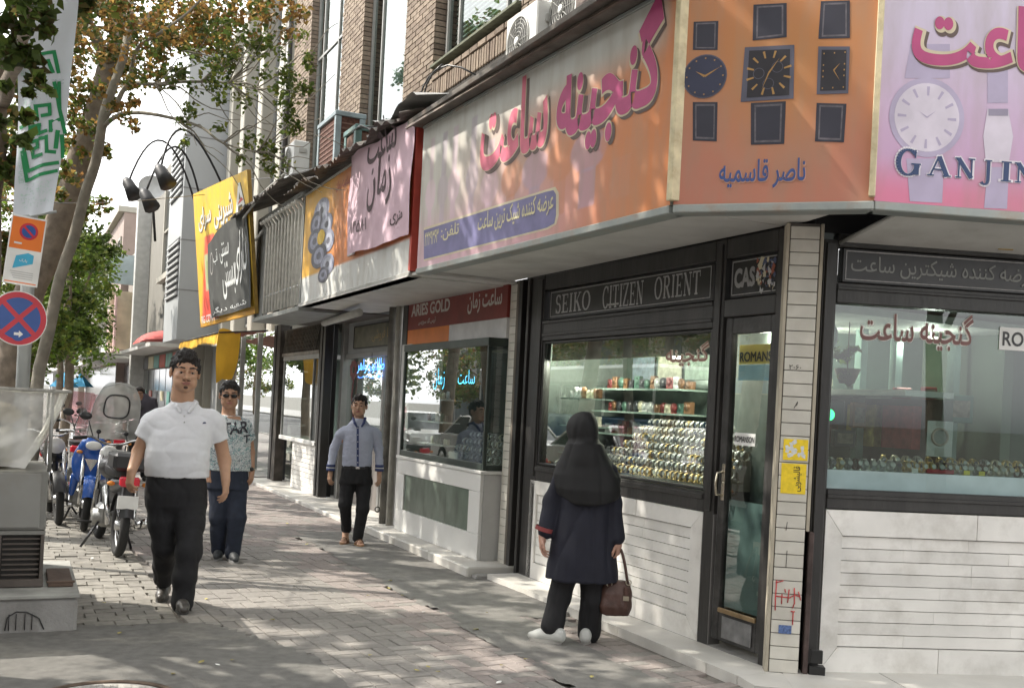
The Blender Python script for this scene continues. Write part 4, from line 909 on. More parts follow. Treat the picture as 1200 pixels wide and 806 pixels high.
b = MB(); b.tube([(15.4, 1.2, 4.40), (16.8, 1.2, 4.37), (18.3, 1.15, 4.26), (18.4, 1.1, 3.95), (18.0, 1.0, 3.90), (17.6, .98, 4.0)], .02, 6); rf.part('loose_cable', b, mat('grey_cable', (.4, .4, .38), .6))
# yellow and black bakery sign leaning out
P0, P1 = PA(22.6, 1.05), PA(18.0, .96)
S5 = Plane(P0.xy, P1.xy, 2.78, 5.15); LEAN = Matrix.Rotation(math.radians(6), 4, 'X')
def art5(u, v):
    c = (.80, .50, .03)
    if u < .40 and v < .66: c = lerp((.78, .08, .05), (.80, .45, .03), sstep(.06 + .26 * v, .0 + .26 * v, u))
    if .17 < u < .34 and .25 < v < .52: c = (.42, .47, .26)
    if .20 < u < .31 and .30 < v < .47: c = (.25, .32, .12)
    if v < .035: c = (.6, .3, .02)
    return c
s5 = Thing('shop_sign', 'yellow and red sign with a white letter A, leaning out over the pavement', 'shop sign', S5.F @ Matrix.Translation((0, 0, 2.78)) @ LEAN, (0, 0, 0))
Wd = S5.W; Hs = lambda u: 2.18 + .36 * (1 - u)
me = printed('face', (0, 0, 0), (Wd, 0, 0), (0, 0, 1), 80, 60, art5, PRT)
for v in me.vertices: u = v.co.x / Wd; v.co.z *= Hs(u)
obj('face', me, s5.o)
b = MB(); b.add([(0, .004, 0), (Wd, .004, 0), (Wd, .004, Hs(1)), (0, .004, Hs(0)), (0, .06, 0), (Wd, .06, 0), (Wd, .06, Hs(1)), (0, .06, Hs(0))], [(0, 1, 2, 3), (7, 6, 5, 4), (0, 4, 5, 1), (1, 5, 6, 2), (2, 6, 7, 3), (3, 7, 4, 0)]); s5.part('box', b, mat('dark_yellow_box', (.35, .22, .05), .7, var=.2, stain=.5, stain_col=(.12, .08, .04)))
WLT = mat('white_letter', (.8, .8, .78), .5); DRD = mat('dark_drop', (.12, .08, .03), .6)
def t5(txt, u0, u1, z0, z1, lean, mm, n, bold): b = MB(); text_on(b, txt, (u0 * Wd, 0, z0), ((u1 - u0) * Wd, 0, lean), (0, 0, z1 - z0), (0, -n, 0), bold); return s5.part('lettering', b, mm)
t5('A', .80, .97, 1.58, 2.08, -.02, DRD, .003, .07); t5('A', .79, .96, 1.61, 2.09, -.02, WLT, .006, .03)
t5('شیرینی', .42, .76, 1.58, 2.06, -.03, DRD, .003, .05); t5('شیرینی', .415, .755, 1.61, 2.08, -.03, WLT, .006, .015)
t5('سرای', .10, .36, 1.72, 2.16, -.03, DRD, .003, .05); t5('سرای', .095, .355, 1.75, 2.18, -.03, WLT, .006, .015)
t5('RG CONFECT', .04, .42, .06, .20, 0, WLT, .006, .01)
b = MB(); b.face([(.84 * Wd, -.008, 1.76), (.93 * Wd, -.008, 1.78), (.90 * Wd, -.008, 1.84), (.86 * Wd, -.008, 1.80)]); s5.part('emblem', b, mat('red_mark', (.6, .05, .04), .5))
bk = Thing('cloth_banner', 'black cloth banner with white Persian handwriting over the yellow sign', 'banner', s5.o.matrix_world, (.7 * Wd, -.05, 0))
def bb_(u, v):
    z0 = .10 + .0 * u; z1 = 1.42 + .26 * u; return (Wd * (.31 + .69 * u - .02 * v), -.05 - .02 * math.sin(u * 9 + v * 4) - .02 * v * math.sin(u * 5), z0 + (z1 - z0) * v)
b = MB().grid(bb_, 40, 30); bk.part('cloth', b, mat('black_cloth', (.045, .047, .045), .8, var=.25, vs=3, stain=.4, stain_col=(.16, .165, .16), stain_s=2)); bv5 = BVHTree.FromPolygons([Vector(p) for p in b.v], b.f)
WHC = mat('chalky_white', (.66, .68, .68), .7)
for txt, u0, u1, z0, z1, bo in (('بستنی', .55, .80, .35, .95, .01), ('سنتی', .55, .72, .95, 1.28, .0), ('دارای', .80, .95, .50, 1.35, .01), ('شعبه دیگر', .36, .95, .14, .26, .0), ('آب', .40, .50, 1.0, 1.25, .0)):
    b = MB(); text_on(b, txt, (u0 * Wd, -.2, z0), ((u1 - u0) * Wd, 0, 0), (0, 0, z1 - z0), (0, -.001, 0), bo); drape(b, bv5, (0, 1, 0), .006); bk.part('lettering', b, WHC)
b = MB()
for k in range(26): a0, a1 = 6.283 * k / 26, 6.283 * (k + 1) / 26; b.face([(.37 * Wd + r * .6 * math.cos(a), -.2, 1.05 + r * math.sin(a)) for r, a in ((.17, a0), (.20, a0), (.20, a1), (.17, a1))])
drape(b, bv5, (0, 1, 0), .006); bk.part('round_emblem', b, mat('grey_ring', (.35, .33, .32), .7))
# lamps on curved arms above the yellow sign
LAMPB = mat('black_lamp_metal', (.03, .03, .032), .5, .5)
def spot(xa, ya, xb, yb, xc, yc, D0, D1, lab):
    A, Tp, C = at(xa, ya, D0), at(xb, yb, (D0 + D1) / 2), at(xc, yc, D1)
    t = Thing('spot_lamp', lab, 'lamp', MW, A, 'spot lamps above the yellow sign'); P = []
    B = 2 * Tp - (A + C) / 2
    for i in range(15): s = i / 14; P.append(A * (1 - s) ** 2 + B * 2 * s * (1 - s) + C * s * s)
    t.part('arm', MB().tube(P, .022, 6), LAMPB)
    d = Vector((.55, -.25, -.8)).normalized(); b = MB(); b.tube([C - d * .12, C - d * .02, C + d * .12, C + d * .34], [.06, .115, .125, .165], 10); t.part('lamp_head', b, LAMPB)
    b = MB(); b.tube([C + d * .325, C + d * .338], .14, 10); t.part('lens', b, mat('lamp_lens', (.05, .05, .05), .3)); return t
spot(260, 216, 216, 152, 188, 200, 20.0, 19.0, 'black spot lamp on the tallest curved arm above the yellow sign')
spot(233, 226, 205, 172, 170, 228, 21.5, 20.5, 'middle black spot lamp nearest the yellow sign top')
spot(228, 236, 190, 165, 150, 215, 22.0, 21.0, 'leftmost black spot lamp reaching farthest over the street')

# ================================================================== SHOP TWO (dark red sign)
p2_ = Thing('tiled_pillar', 'slim cream tiled pillar between the black front and the dark red shop', 'pillar', MA, (10.82, 0, 0))
b = MB(); b.box(10.745, 10.885, -.3, -.008, .03, 2.74); p2_.part('core', b, mat('pillar_core', (.1, .1, .1)))
b = MB(); b.box(10.748, 10.882, -.01, .004, 0, .0735, .002); tm2 = b.mesh('tile', TILE, (10.82, 0, 0))
for i in range(34): o = obj('tile', tm2, p2_.o); o.location = (0, 0, .04 + i * .0785)
b = MB(); b.box(10.70, 10.742, -.2, .01, .03, 2.73, .004); b2 = mat('timber_grey', (.17, .15, .125), .85, var=.35, vs=8, bump=.4, stretch=(1, 1, .15)); p2_.part('edge_board', b, b2)
ch = Thing('shutter_rail', 'dark steel shutter channel left of the black shop front', 'shutter rail', MA, (10.55, 0, 0))
b = MB(); b.box(10.455, 10.50, -.1, .02, .03, 2.73, .003); b.box(10.62, 10.69, -.1, .012, .03, 2.73, .003); ch.part('flange', b, BLK); b = MB(); b.box(10.502, 10.618, -.2, -.09, .03, 2.73); ch.part('channel', b, mat('channel_dark', (.012, .012, .012), .7))
b = MB(); b.box(10.888, 10.895, -.25, .0, .03, 2.74); p2_.part('side_face', b, TILE)
st = Thing('shop', 'second shop front with dark red board, green framed glass case and marble plinth', 'shop front', MA, (12.2, 0, 0))
GM = mat('grey_marble', (.50, .50, .49), .35, var=.08, vs=4, bump=.05, stain=.35, stain_col=(.33, .32, .30), stain_s=3)
WMB = mat('white_marble_plain', (.68, .68, .66), .3, var=.05, vs=2, stain=.2, stain_col=(.5, .5, .48))
b = MB(); b.box(10.93, 13.30, -.3, .165, .085, .90); st.part('plinth', b, GM)
for nm, q in (('plinth_slab', (10.935, 13.295, .166, .20, .735, .90)), ('plinth_slab', (10.935, 13.295, .166, .20, .087, .33)), ('plinth_slab', (10.935, 11.20, .166, .20, .333, .732)), ('plinth_slab', (13.06, 13.295, .166, .20, .333, .732))):
    b = MB(); b.box(*q, .003); st.part(nm, b, WMB)
GRNM = mat('green_marble', (.115, .15, .12), .28, var=.35, vs=7, stain=.5, stain_col=(.24, .27, .23), stain_s=5, stretch=(1, 1, .5))
for i in range(3): b = MB(); b.box(11.203 + i * .62, 11.203 + (i + 1) * .62 - .003, .166, .184, .333, .732); st.part('green_slab', b, GRNM)
b = MB(); b.box(10.91, 13.33, -.3, .215, .903, .935, .006); st.part('sill', b, WMB)
GF = mat('dark_green_frame', (.045, .06, .052), .4, .3, var=.2)
st.part('case_frame', members([(10.93, 10.965, .15, .185, .937, 2.12), (13.26, 13.30, .15, .185, .937, 2.12), (10.968, 13.257, .15, .187, .937, 1.0), (10.93, 13.30, -.2, .19, 2.122, 2.20), (10.93, 10.965, -.24, .147, .937, .99)], .004), GF)
b = MB(); b.box(10.97, 13.255, .166, .171, 1.0, 2.12); st.part('front_pane', b, WINP); b = MB(); b.box(10.945, 10.95, -.24, .147, .99, 2.12); st.part('side_pane', b, WINP)
b = MB(); b.box(13.305, 13.62, -.3, .10, .085, 2.22); st.part('jamb', b, GM)
DR = mat('dark_red_vinyl', (.20, .028, .022), .5, var=.2, vs=5, stain=.3, stain_col=(.10, .03, .03))
(zz) = 0
b = MB(); b.box(10.90, 13.66, -.06, .03, 2.40, 2.735); bd = st.part('name_board', b, DR)
b = MB(); b.box(12.35, 13.66, -.06, .028, 2.205, 2.397); st.part('orange_strip', b, mat('orange_vinyl', (.70, .20, .03), .5, var=.08)); b = MB(); b.box(10.90, 12.347, -.06, .028, 2.205, 2.397); st.part('white_strip', b, mat('white_vinyl', (.62, .62, .62), .5))
LG = mat('letter_pale', (.55, .52, .48), .6)
b = textA(MB(), 'ARIES GOLD', 13.55, 12.35, 2.55, 2.69, .03, bold=.03); st.part('lettering', b, LG, bd)
b = textA(MB(), 'ساعت زمان', 11.86, 11.02, 2.48, 2.71, .03, bold=.02); st.part('lettering', b, LG, bd)
b = textA(MB(), 'آریس گلد سوئیس', 13.3, 12.75, 2.44, 2.51, .03, bold=.01); st.part('lettering', b, LG, bd)
NEO = mat('blue_neon_tube', (.1, .5, .9), .4, emit=(.10, .62, 1.0), es=1.6)
def neon(t, txt, t0, t1, z0, z1, w, name='neon_lettering', m=NEO):
    b = textA(MB(), txt, t0, t1, z0, z1, w, bold=-.012); return t.part(name, b, m)
th = Thing('neon_sign', 'light blue neon words in the window of the dark red shop', 'neon sign', MA, (11.9, .12, 1.75)); neon(th, 'ساعت', 11.85, 11.42, 1.76, 1.90, .10); neon(th, 'زمان', 12.55, 12.22, 1.70, 1.93, .10)
b = MB(); b.cyl((12.0, .1, 1.93), (12.0, .1, 2.1), .003, 5); b.cyl((11.6, .1, 1.90), (11.6, .1, 2.1), .003, 5); th.part('hanger', b, BLK)
# ---------------------------------------------------------------- down pipes and shop three
pp = Thing('down_pipe', 'pair of dark rusty down pipes left of the dark red shop', 'pipe', MA, (13.9, 0, 0))
PIPE = mat('grey_rusty_pipe', (.14, .135, .12), .7, .3, var=.4, vs=7, bump=.3, stain=.4, stain_col=(.12, .07, .04))
b = MB(); b.cyl((14.12, .06, .03), (14.12, .06, 2.73), .055, 10); pp.part('pipe', b, PIPE); b = MB(); b.cyl((13.92, .05, .03), (13.92, .05, 2.73), .045, 10); pp.part('pipe', b, mat('cream_pipe', (.36, .35, .31), .6, var=.25, vs=6))
b = MB(); b.box(13.66, 13.82, -.1, .04, .03, 2.74, .005); pp.part('channel', b, BLK); b = MB(); b.torus((14.12, .14, .22), (1, 0, 0), .03, .008, 12, 5); pp.part('ring', b, BLK)
s3f = Thing('shop', 'gold shop front with blue neon writing behind the man in the striped cuff shirt', 'shop front', MA, (15.8, 0, 0))
ALF = mat('dull_alu_frame', (.30, .30, .29), .45, .5, var=.12)
b = MB(); b.box(15.35, 17.1, -.32, -.26, .05, 1.02); s3f.part('kick_panel', b, mat('grey_door_panel', (.17, .155, .145), .5, var=.12, vs=3))
b = MB(); b.box(14.2, 15.25, -.32, -.26, .05, .92); s3f.part('kick_panel', b, mat('pale_door_panel', (.42, .42, .40), .5, var=.08, vs=3))
s3f.part('frame', members([(15.26, 15.34, -.33, -.24, .05, 2.15), (17.1, 17.25, -.33, -.2, .05, 2.75), (14.2, 17.1, -.33, -.24, 2.152, 2.22)], .004), ALF)
b = MB(); b.box(15.35, 17.09, -.29, -.284, 1.03, 2.15); s3f.part('window_pane', b, WINP); b = MB(); b.box(14.2, 15.25, -.29, -.284, .93, 2.15); s3f.part('window_pane', b, WINP)
b = MB(); b.box(14.2, 17.1, -.36, -.27, 2.222, 2.78); s3f.part('header_panel', b, mat('pale_grey_panel', (.33, .34, .34), .55, var=.08, vs=2, stain=.3, stain_col=(.2, .19, .17)))
b = MB(); b.box(14.75, 16.75, -.268, -.25, 2.30, 2.60, .003); bd = s3f.part('name_board', b, mat('olive_board', (.17, .165, .12), .5, var=.3, vs=6)); b = textA(MB(), 'طلا فروشی', 15.9, 15.0, 2.36, 2.54, -.25, bold=.0); s3f.part('lettering', b, mat('gold_letter', (.42, .30, .12), .5), bd)
s3f.part('board_frame', members([(14.73, 14.75, -.268, -.245, 2.29, 2.61), (16.75, 16.77, -.268, -.245, 2.29, 2.61), (14.75, 16.75, -.268, -.245, 2.285, 2.30), (14.75, 16.75, -.268, -.245, 2.60, 2.615)], .001), BLK, bd)
th = Thing('neon_sign', 'bright blue neon writing in the gold shop window above the young man', 'neon sign', MA, (15.8, -.25, 1.8)); NEO2 = mat('deep_blue_neon', (.05, .2, .9), .4, emit=(.06, .25, 1.0), es=2.2); neon(th, 'طلا و جواهر', 16.35, 15.15, 1.92, 2.12, -.20, m=NEO2); neon(th, 'نفیس', 16.3, 15.2, 1.86, 1.90, -.20, m=NEO2); b = MB(); b.cyl((15.7, -.2, 2.12), (15.7, -.2, 2.2), .004, 5); th.part('hanger', b, BLK)
b = MB()
def vine(b, pts, r=.006): b.tube(pts, r, 5)
vine(b, [(16.7, -.255, 1.03), (16.62, -.255, 1.3), (16.75, -.255, 1.6), (16.68, -.255, 1.9)], .010)
for k in range(9): a = k * 2.4; b.face([(16.7 + .12 * math.cos(a) + .07 * math.cos(a + e), -.25 + .0005 * k, 1.98 + .10 * math.sin(a) + .06 * math.sin(a + e)) for e in (0, 1.2, 2.4, 3.6, 4.9)])
s3f.part('painted_flower', b, mat('red_flower_paint', (.16, .06, .06), .7, var=.4, vs=20))
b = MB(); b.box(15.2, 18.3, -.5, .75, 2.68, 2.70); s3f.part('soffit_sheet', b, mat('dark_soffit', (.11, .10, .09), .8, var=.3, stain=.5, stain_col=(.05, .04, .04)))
b = MB(); b.cyl((14.1, .5, 2.60), (16.6, .25, 2.62), .05, 8); s3f.part('awning_roller', b, mat('roller_grey', (.45, .45, .42), .6))
dp = Thing('shutter_rail', 'tall black shutter post right of the marble stripe shop', 'shutter rail', MA, (17.45, 0, 0)); b = MB(); b.box(17.30, 17.42, -.1, .03, .04, 2.8, .004); b.box(17.52, 17.62, -.1, .02, .04, 2.8, .004); dp.part('flange', b, BLK); b = MB(); b.box(17.422, 17.518, -.2, -.06, .04, 2.8); dp.part('channel', b, mat('channel_dark', (.012, .012, .012)))
# ---------------------------------------------------------------- shop four: marble strips, glass case, lattice
s4f = Thing('shop', 'shop front with pale marble strip base, glass case and raised lattice grille', 'shop front', MA, (18.9, 0, 0))
def strips(th, x0, x1, z0, z1, w, h, m, side=None):
    n = round((z1 - z0) / h)
    for r in range(n):
        x = x0
        while x < x1 - .01: L = min(random.uniform(.5, .9), x1 - x); b = MB(); b.box(x, x + L - .004, w - .03, w + random.uniform(-.001, .001), z0 + r * h + .003, z0 + (r + 1) * h - .003); th.part('marble_strip', b, m); x += L
strips(s4f, 17.65, 19.15, .05, .80, .0, .075, MARB)
b = MB(); b.box(17.66, 19.14, -.5, -.032, .05, .80); s4f.part('base', b, mat('dark_joint', (.08, .08, .08)))
strips(s4f, 19.16, 20.1, .05, .80, -.35, .075, mat('grey_marble_strip', (.35, .35, .34), .5, var=.1))
b = MB(); b.box(17.63, 20.0, -.5, .04, .803, .87, .006); s4f.part('sill', b, WMB); 
s4f.part('case_frame', members([(17.64, 17.67, -.03, .02, .872, 2.15), (17.95, 17.98, -.02, .02, .872, 2.15), (19.93, 19.98, -.03, .02, .872, 2.15), (17.64, 19.98, -.4, .03, 2.152, 2.22)], .003), ALF)
b = MB(); b.box(17.985, 19.925, -.002, .003, .875, 2.15); s4f.part('front_pane', b, WINP); b = MB(); b.box(17.675, 17.945, -.005, .0, .875, 2.15); s4f.part('front_pane', b, mat('smoked_pane', (.02, .025, .025), .15))
b = MB(); b.box(17.64, 20.1, -.5, -.45, .872, 2.7); s4f.part('back_wall', b, mat('case_back', (.16, .19, .18), .7, var=.2))
LAT = mat('lattice_iron', (.13, .12, .10), .7, .3, var=.3, stain=.4, stain_col=(.2, .1, .05))
b = MB()
for i in range(22): b.tube([(17.7 + i * .1, .0, 2.28), (17.7 + (i + 3) * .1, .0, 2.68)], .009, 4, smooth=False); b.tube([(17.7 + (i + 3) * .1, .012, 2.28), (17.7 + i * .1, .012, 2.68)], .009, 4, smooth=False)
s4f.part('lattice', b, LAT, stuff=True); b = MB(); b.box(17.65, 20.1, -.02, .03, 2.225, 2.28); s4f.part('lattice_rail', b, mat('rust_rail', (.22, .2, .17), .7, .2, var=.3)); b = MB(); b.box(17.65, 20.1, -.06, -.03, 2.28, 2.70); s4f.part('lattice_back', b, mat('lattice_back', (.05, .045, .04), .9))
dp = Thing('shutter_rail', 'wide rusty shutter post at the yellow awning shop', 'shutter rail', MA, (20.4, 0, 0)); b = MB(); b.box(20.15, 20.4, -.1, .06, .04, 2.8, .004); dp.part('flange', b, mat('worn_black_steel', (.06, .052, .045), .6, .3, var=.5, vs=6)); b = MB(); b.box(20.402, 20.52, -.2, -.0, .04, 2.8); dp.part('channel', b, mat('channel_dark', (.012, .012, .012))); b = MB(); b.box(20.522, 20.7, -.1, .05, .04, 2.8, .004); dp.part('flange', b, BLK)
# ---------------------------------------------------------------- bakery with the yellow awning
s5f = Thing('shop', 'bakery front with glass door below the yellow fringed awning', 'shop front', MA, (23, 0, 0))
s5f.part('frame', members([(20.9, 21.0, -.15, -.05, .05, 2.75), (22.5, 22.6, -.15, -.05, .05, 2.75), (24.2, 24.3, -.15, -.05, .05, 2.75), (26.6, 26.8, -.3, .0, .05, 2.75)], .004), ALF)
b = MB(); b.box(21.0, 26.6, -.1, -.095, .06, 2.75); s5f.part('window_pane', b, WINP)
for k in range(4): b = MB(); b.box(20.9, 26.6, -.75, -.35, .5 + .5 * k, .53 + .5 * k); s5f.part('shelf', b, mat('pale_shelf', (.5, .5, .45), .6))
b = MB(); b.box(20.9, 26.8, -1.7, -1.6, .05, 2.8); s5f.part('back_wall', b, mat('shop_back', (.30, .30, .27), .8, var=.2))
YA = mat('yellow_awning_cloth', (.72, .40, .03), .8, var=.12, vs=3); aw = Thing('awning', 'yellow awning with zigzag fringe and a side flap', 'awning', MA, (23.5, .8, 2.5))
aw.part('canvas', MB().grid(lambda u, v: (21.0 + u * 5.0, .10 + v * .85, 2.72 - v * .10 - .02 * math.sin(u * 30)), 40, 4), mat('awning_red_top', (.30, .10, .07), .8, var=.2))
b = MB(); n = 44; V = []; 
for i in range(n * 2 + 1): t = 21.0 + 5.0 * i / (2 * n); V.append((t, .955, 2.62 + .02 * math.sin(t * 5))); V.append((t, .975 + .015 * math.sin(t * 9), 2.43 + (.045 if i % 2 else 0) + .03 * math.sin(t * 2)))
b.add(V, [[2 * i, 2 * i + 1, 2 * i + 3, 2 * i + 2] for i in range(n * 2)], True); aw.part('fringe', b, YA)
aw.part('side_flap', MB().grid(lambda u, v: (20.98 + .12 * math.sin(v * 6 + u) * v * .4 + u * .1, .98 - u * (.42 - .12 * v) + .03 * math.sin(u * 9 + v * 3), 2.66 - v * (.95 - .15 * u) + .04 * math.sin(u * 6)), 8, 12), YA)
b = MB(); b.cyl((20.98, .96, 2.62), (26.0, .96, 2.62), .014, 6); b.cyl((20.98, .1, 2.72), (20.98, .96, 2.62), .014, 6); aw.part('frame', b, LAMPB)

# ================================================================== UPPER FLOORS OF THE BRICK BUILDING
BRK = [mat('brick_tan', (.235, .185, .142), .9, var=.18, vs=25, bump=.4, bs=120, rand=.22, stain=.3, stain_col=(.10, .085, .07), stain_s=3),
       mat('brick_brown', (.18, .137, .105), .9, var=.18, vs=25, bump=.4, bs=120, rand=.22, stain=.3, stain_col=(.09, .07, .06), stain_s=3)]
BJ = mat('brick_mortar_dark', (.05, .045, .04), .95, var=.2, vs=20, bump=.3)
bw = Thing('brick_building', 'tan brick upper storey above the shops with tall metal windows', 'building', MA, (13, -.3, 4.0))
def wallbox(q): b = MB(); b.box(*q); return bw.part('wall_core', b, BJ)
TOPZ = 8.6
bricks = []
def courses(t0, t1, z0, z1, w, side=None, depth=.25):
    n = int((z1 - z0) / .068)
    for r in range(n):
        z = z0 + r * .068 + .029; t = t0 + (0 if r % 2 else -.11)
        while t < t1 - .01:
            a, c = max(t, t0), min(t + .208, t1)
            if c - a > .03: bricks.append(((a + c) / 2, w - .08, z, c - a, .16, .056))
            t += .22
        if False:                          # return face looking back along the street
            d = 0.105 if r % 2 else 0.0
            while d < depth: e_ = min(depth, d + .2); bricks.append((side + .05, w - d - (e_ - d) / 2 - (.0 if d else .1), z, .1, (e_ - d) - (.0 if d else .0) - .012, .056)) if e_ - d > .05 and d >= .1 else None; d = e_
secs = [(13.34, 14.38, 4.3, TOPZ), (16.22, 17.34, 4.3, TOPZ), (19.28, 20.45, 4.3, TOPZ)]
for t0, t1, z0, z1 in secs: wallbox((t0 + .01, t1 - .01, -.4, -.012, z0, z1)); courses(t0, t1, z0 + .01, z1, 0, t0, .26)
wallbox((6.4, 11.0, -.4, -.012, 4.07, TOPZ)); courses(9.2, 11.0, 4.5, 7.0, 0)
wallbox((11.0, 13.31, -.4, -.012, 4.07, 5.30)); courses(11.0, 13.31, 4.3, 5.02, 0)
wallbox((14.39, 16.21, -.4, -.03, 4.07, 4.7)); wallbox((17.35, 19.27, -.4, -.03, 4.07, 4.7)); wallbox((14.0, 20.4, -.5, -.35, TOPZ - .3, TOPZ + .4))
t = 11.02
while t < 13.3: bricks.append((t + .03, -.045, 5.16, .056, .1, .205)); t += .068
courses(11.0, 13.31, 5.27, 5.40, 0.02)
vis = []
for q in bricks:
    p = MA @ Vector(q[:3]); vis.append((not inframe(p, 5), p.length, q))
vis.sort(key=lambda x: (x[0], x[1])); bm3 = []
for m_ in BRK: b = MB(); b.box(-.5, .5, -.5, .5, -.5, .5, 0); b2 = MB(); b2.box(-.5, .5, -.5, .5, -.5, .5, .03); bm3.append(b2.mesh('brick', m_))
rest = MB(); k_ = 0
for hid, d, q in vis:
    if k_ < 298 and not hid:
        o = obj('brick', bm3[random.random() < .4], bw.o); o.location = (q[0] - 13, q[1] + .3 + random.uniform(-.003, .003), q[2] - 4.0); o.scale = (q[3] - .006, q[4], q[5]); k_ += 1
    else: rest.cur = int(random.random() < .4); e_ = random.uniform(-.003, .003); rest.box(q[0] - q[3] / 2 + .003, q[0] + q[3] / 2 - .003, q[1] - q[4] / 2 + e_, q[1] + q[4] / 2 + e_, q[2] - q[5] / 2, q[2] + q[5] / 2)
rest.cur = 0
bw.part('brick_courses', rest, BRK, None, None, True)
WG = glass('upper_glass', (.60, .66, .64), .62, .05); STL = mat('window_steel', (.30, .30, .29), .5, .4, var=.1); CUR = mat('reflection_streak_curtain', (.40, .43, .41), .9, var=.4, vs=3, stretch=(3, 3, .1))  # sheet behind the panes, its pale streaks painted in for reflections
BLIND = mat('blind_slat', (.55, .58, .55), .7)
def win(t0, t1, z0, z1, mull, trans, streak_curtain=True, w=-.15):
    f = bw.part('window', members([(t0, t0 + .05, w - .03, w + .03, z0, z1), (t1 - .05, t1, w - .03, w + .03, z0, z1), (t0 + .052, t1 - .052, w - .03, w + .03, z0, z0 + .05), (t0 + .052, t1 - .052, w - .03, w + .03, z1 - .05, z1)] + [(m_ - .02, m_ + .02, w - .025, w + .025, z0 + .052, z1 - .052) for m_ in mull] + [(t0 + .052, t1 - .052, w - .02, w + .022, z_ - .02, z_ + .02) for z_ in trans], 0), STL)
    b = MB(); b.box(t0 + .05, t1 - .05, w - .004, w + .002, z0 + .05, z1 - .05); bw.part('pane', b, WG, f)
    if streak_curtain: b = MB().grid(lambda u, v: (t0 + u * (t1 - t0), w - .12 - .02 * math.sin(u * 60), z0 + v * (z1 - z0)), 60, 1); bw.part('streak_curtain', b, CUR, f)
    else: 
        b = MB(); z_ = z0 + .06
        while z_ < z1: b.box(t0 + .05, t1 - .05, w - .10, w - .07, z_, z_ + .004, M=None); b.face([(t0 + .05, w - .07, z_), (t1 - .05, w - .07, z_), (t1 - .05, w - .09, z_ + .045), (t0 + .05, w - .09, z_ + .045)]); z_ += .055
        bw.part('blind', b, BLIND, f)
    return f
win(11.05, 13.28, 5.45, 8.4, [11.6, 12.9], [7.6], False); win(14.39, 16.21, 4.7, 8.4, [15.75], [7.9]); win(17.35, 19.27, 4.7, 8.4, [18.0, 18.9], [7.2])
b = MB(); b.box(11.0, 13.31, -.20, .05, 5.41, 5.445, .005); bw.part('sill', b, mat('mossy_sill', (.13, .14, .10), .9, var=.3, vs=12, bump=.4))
b = MB(); b.box(10.0, 13.4, -.01, .14, 4.62, 4.86, .01); bw.part('rough_ledge', b, mat('rubble_ledge', (.23, .20, .165), .95, var=.35, vs=25, bump=1.0, bs=60))
b = MB(); b.cyl((20.6, .06, 2.9), (20.6, .06, 8.6), .06, 8); th = Thing('down_pipe', 'black down pipe at the far end of the brick building', 'pipe', MA, (20.6, .06, 2.9)); th.part('pipe', b, BLK)
b = MB(); b.box(9.0, 20.4, -1.3, -1.2, 4.07, 9.0); bw.part('room_back', b, mat('dim_room', (.16, .165, .15), .9)); b = MB(); b.box(9.0, 20.4, -1.2, -.2, 8.62, 8.7); bw.part('room_ceiling', b, mat('dim_room', (.16, .165, .15), .9))
# split air conditioners and coolers on the ledge
ACW = mat('white_ac_paint', (.66, .67, .66), .4, var=.04, vs=3); ACG = mat('ac_grille', (.42, .42, .40), .5)
def split_ac(t, w, z, lab, side_open=True, F=MA):
    th = Thing('air_conditioner', lab, 'air conditioner', F @ Matrix.Translation((t, w, z)), (0, 0, 0), 'outdoor air conditioner units')
    b = MB(); b.box(0, .62, -.26, 0, 0, .54, .012); th.part('case', b, ACW); cx, cz, R = .36, .27, .215
    b = MB(); b.torus((cx, .004, cz), (0, 1, 0), R, .010, 32, 5); 
    for r in (.05, .085, .12, .155, .19): b.torus((cx, .010, cz), (0, 1, 0), r, .0035, 28, 4)
    for k in range(10): a = k * math.pi / 5; b.cyl((cx + .03 * math.cos(a), .012, cz + .03 * math.sin(a)), (cx + R * math.cos(a), .006, cz + R * math.sin(a)), .0035, 4)
    th.part('fan_guard', b, ACG); b = MB(); b.cyl((cx, .001, cz), (cx, .003, cz), R * .98, 30, False); th.part('fan_opening', b, mat('fan_dark', (.10, .10, .10), .7)); b = MB(); b.cyl((cx, .012, cz), (cx, .02, cz), .04, 14); th.part('hub', b, ACW)
    b = MB(); b.box(-.02, .0, -.2, -.08, .35, .42, .004); th.part('handle', b, ACG)
    for x in (.08, .50): b = MB(); b.box(x, x + .05, -.30, .02, -.06, -.003, .003); th.part('foot', b, mat('bracket_steel', (.3, .3, .29), .5, .5))
    return th
split_ac(9.93, .34, 4.50, 'white air conditioner with round fan grille above the pink lettered sign')
split_ac(9.35, .22, 4.62, 'white air conditioner case just right of the fan unit, partly cut by the sign edge')
split_ac(18.3, .42, 5.05, 'whitish air conditioner above the barred box, left of the blue cooler')
th = Thing('air_cooler', 'old brown shuttered cooler box above the right end of the pink lettered sign', 'air cooler', MA, (8.4, .3, 4.4))
OB = mat('old_brown_tin', (.17, .13, .115), .7, .2, var=.35, vs=7, bump=.2, stain=.5, stain_col=(.3, .27, .24))
b = MB(); b.box(7.9, 9.1, -.0, .42, 4.42, 5.4, .01); th.part('case', b, OB)
for k in range(8): b = MB(); b.box(7.98, 9.0, .421, .435, 4.62 + k * .085, 4.665 + k * .085, .003); th.part('louvre', b, mat('louvre_brown', (.12, .085, .075), .7, var=.3))
b = MB(); b.box(7.85, 9.15, .36, .50, 4.36, 4.415, .005); th.part('tray', b, mat('tray_grey', (.34, .33, .31), .6, .3, var=.2))
BG_ = mat('blue_grey_tin', (.27, .33, .36), .55, .2, var=.15, vs=6, stain=.35, stain_col=(.14, .1, .08)); PAD = mat('straw_pad', (.10, .045, .035), .95, var=.4, vs=30, bump=.8, bs=90)
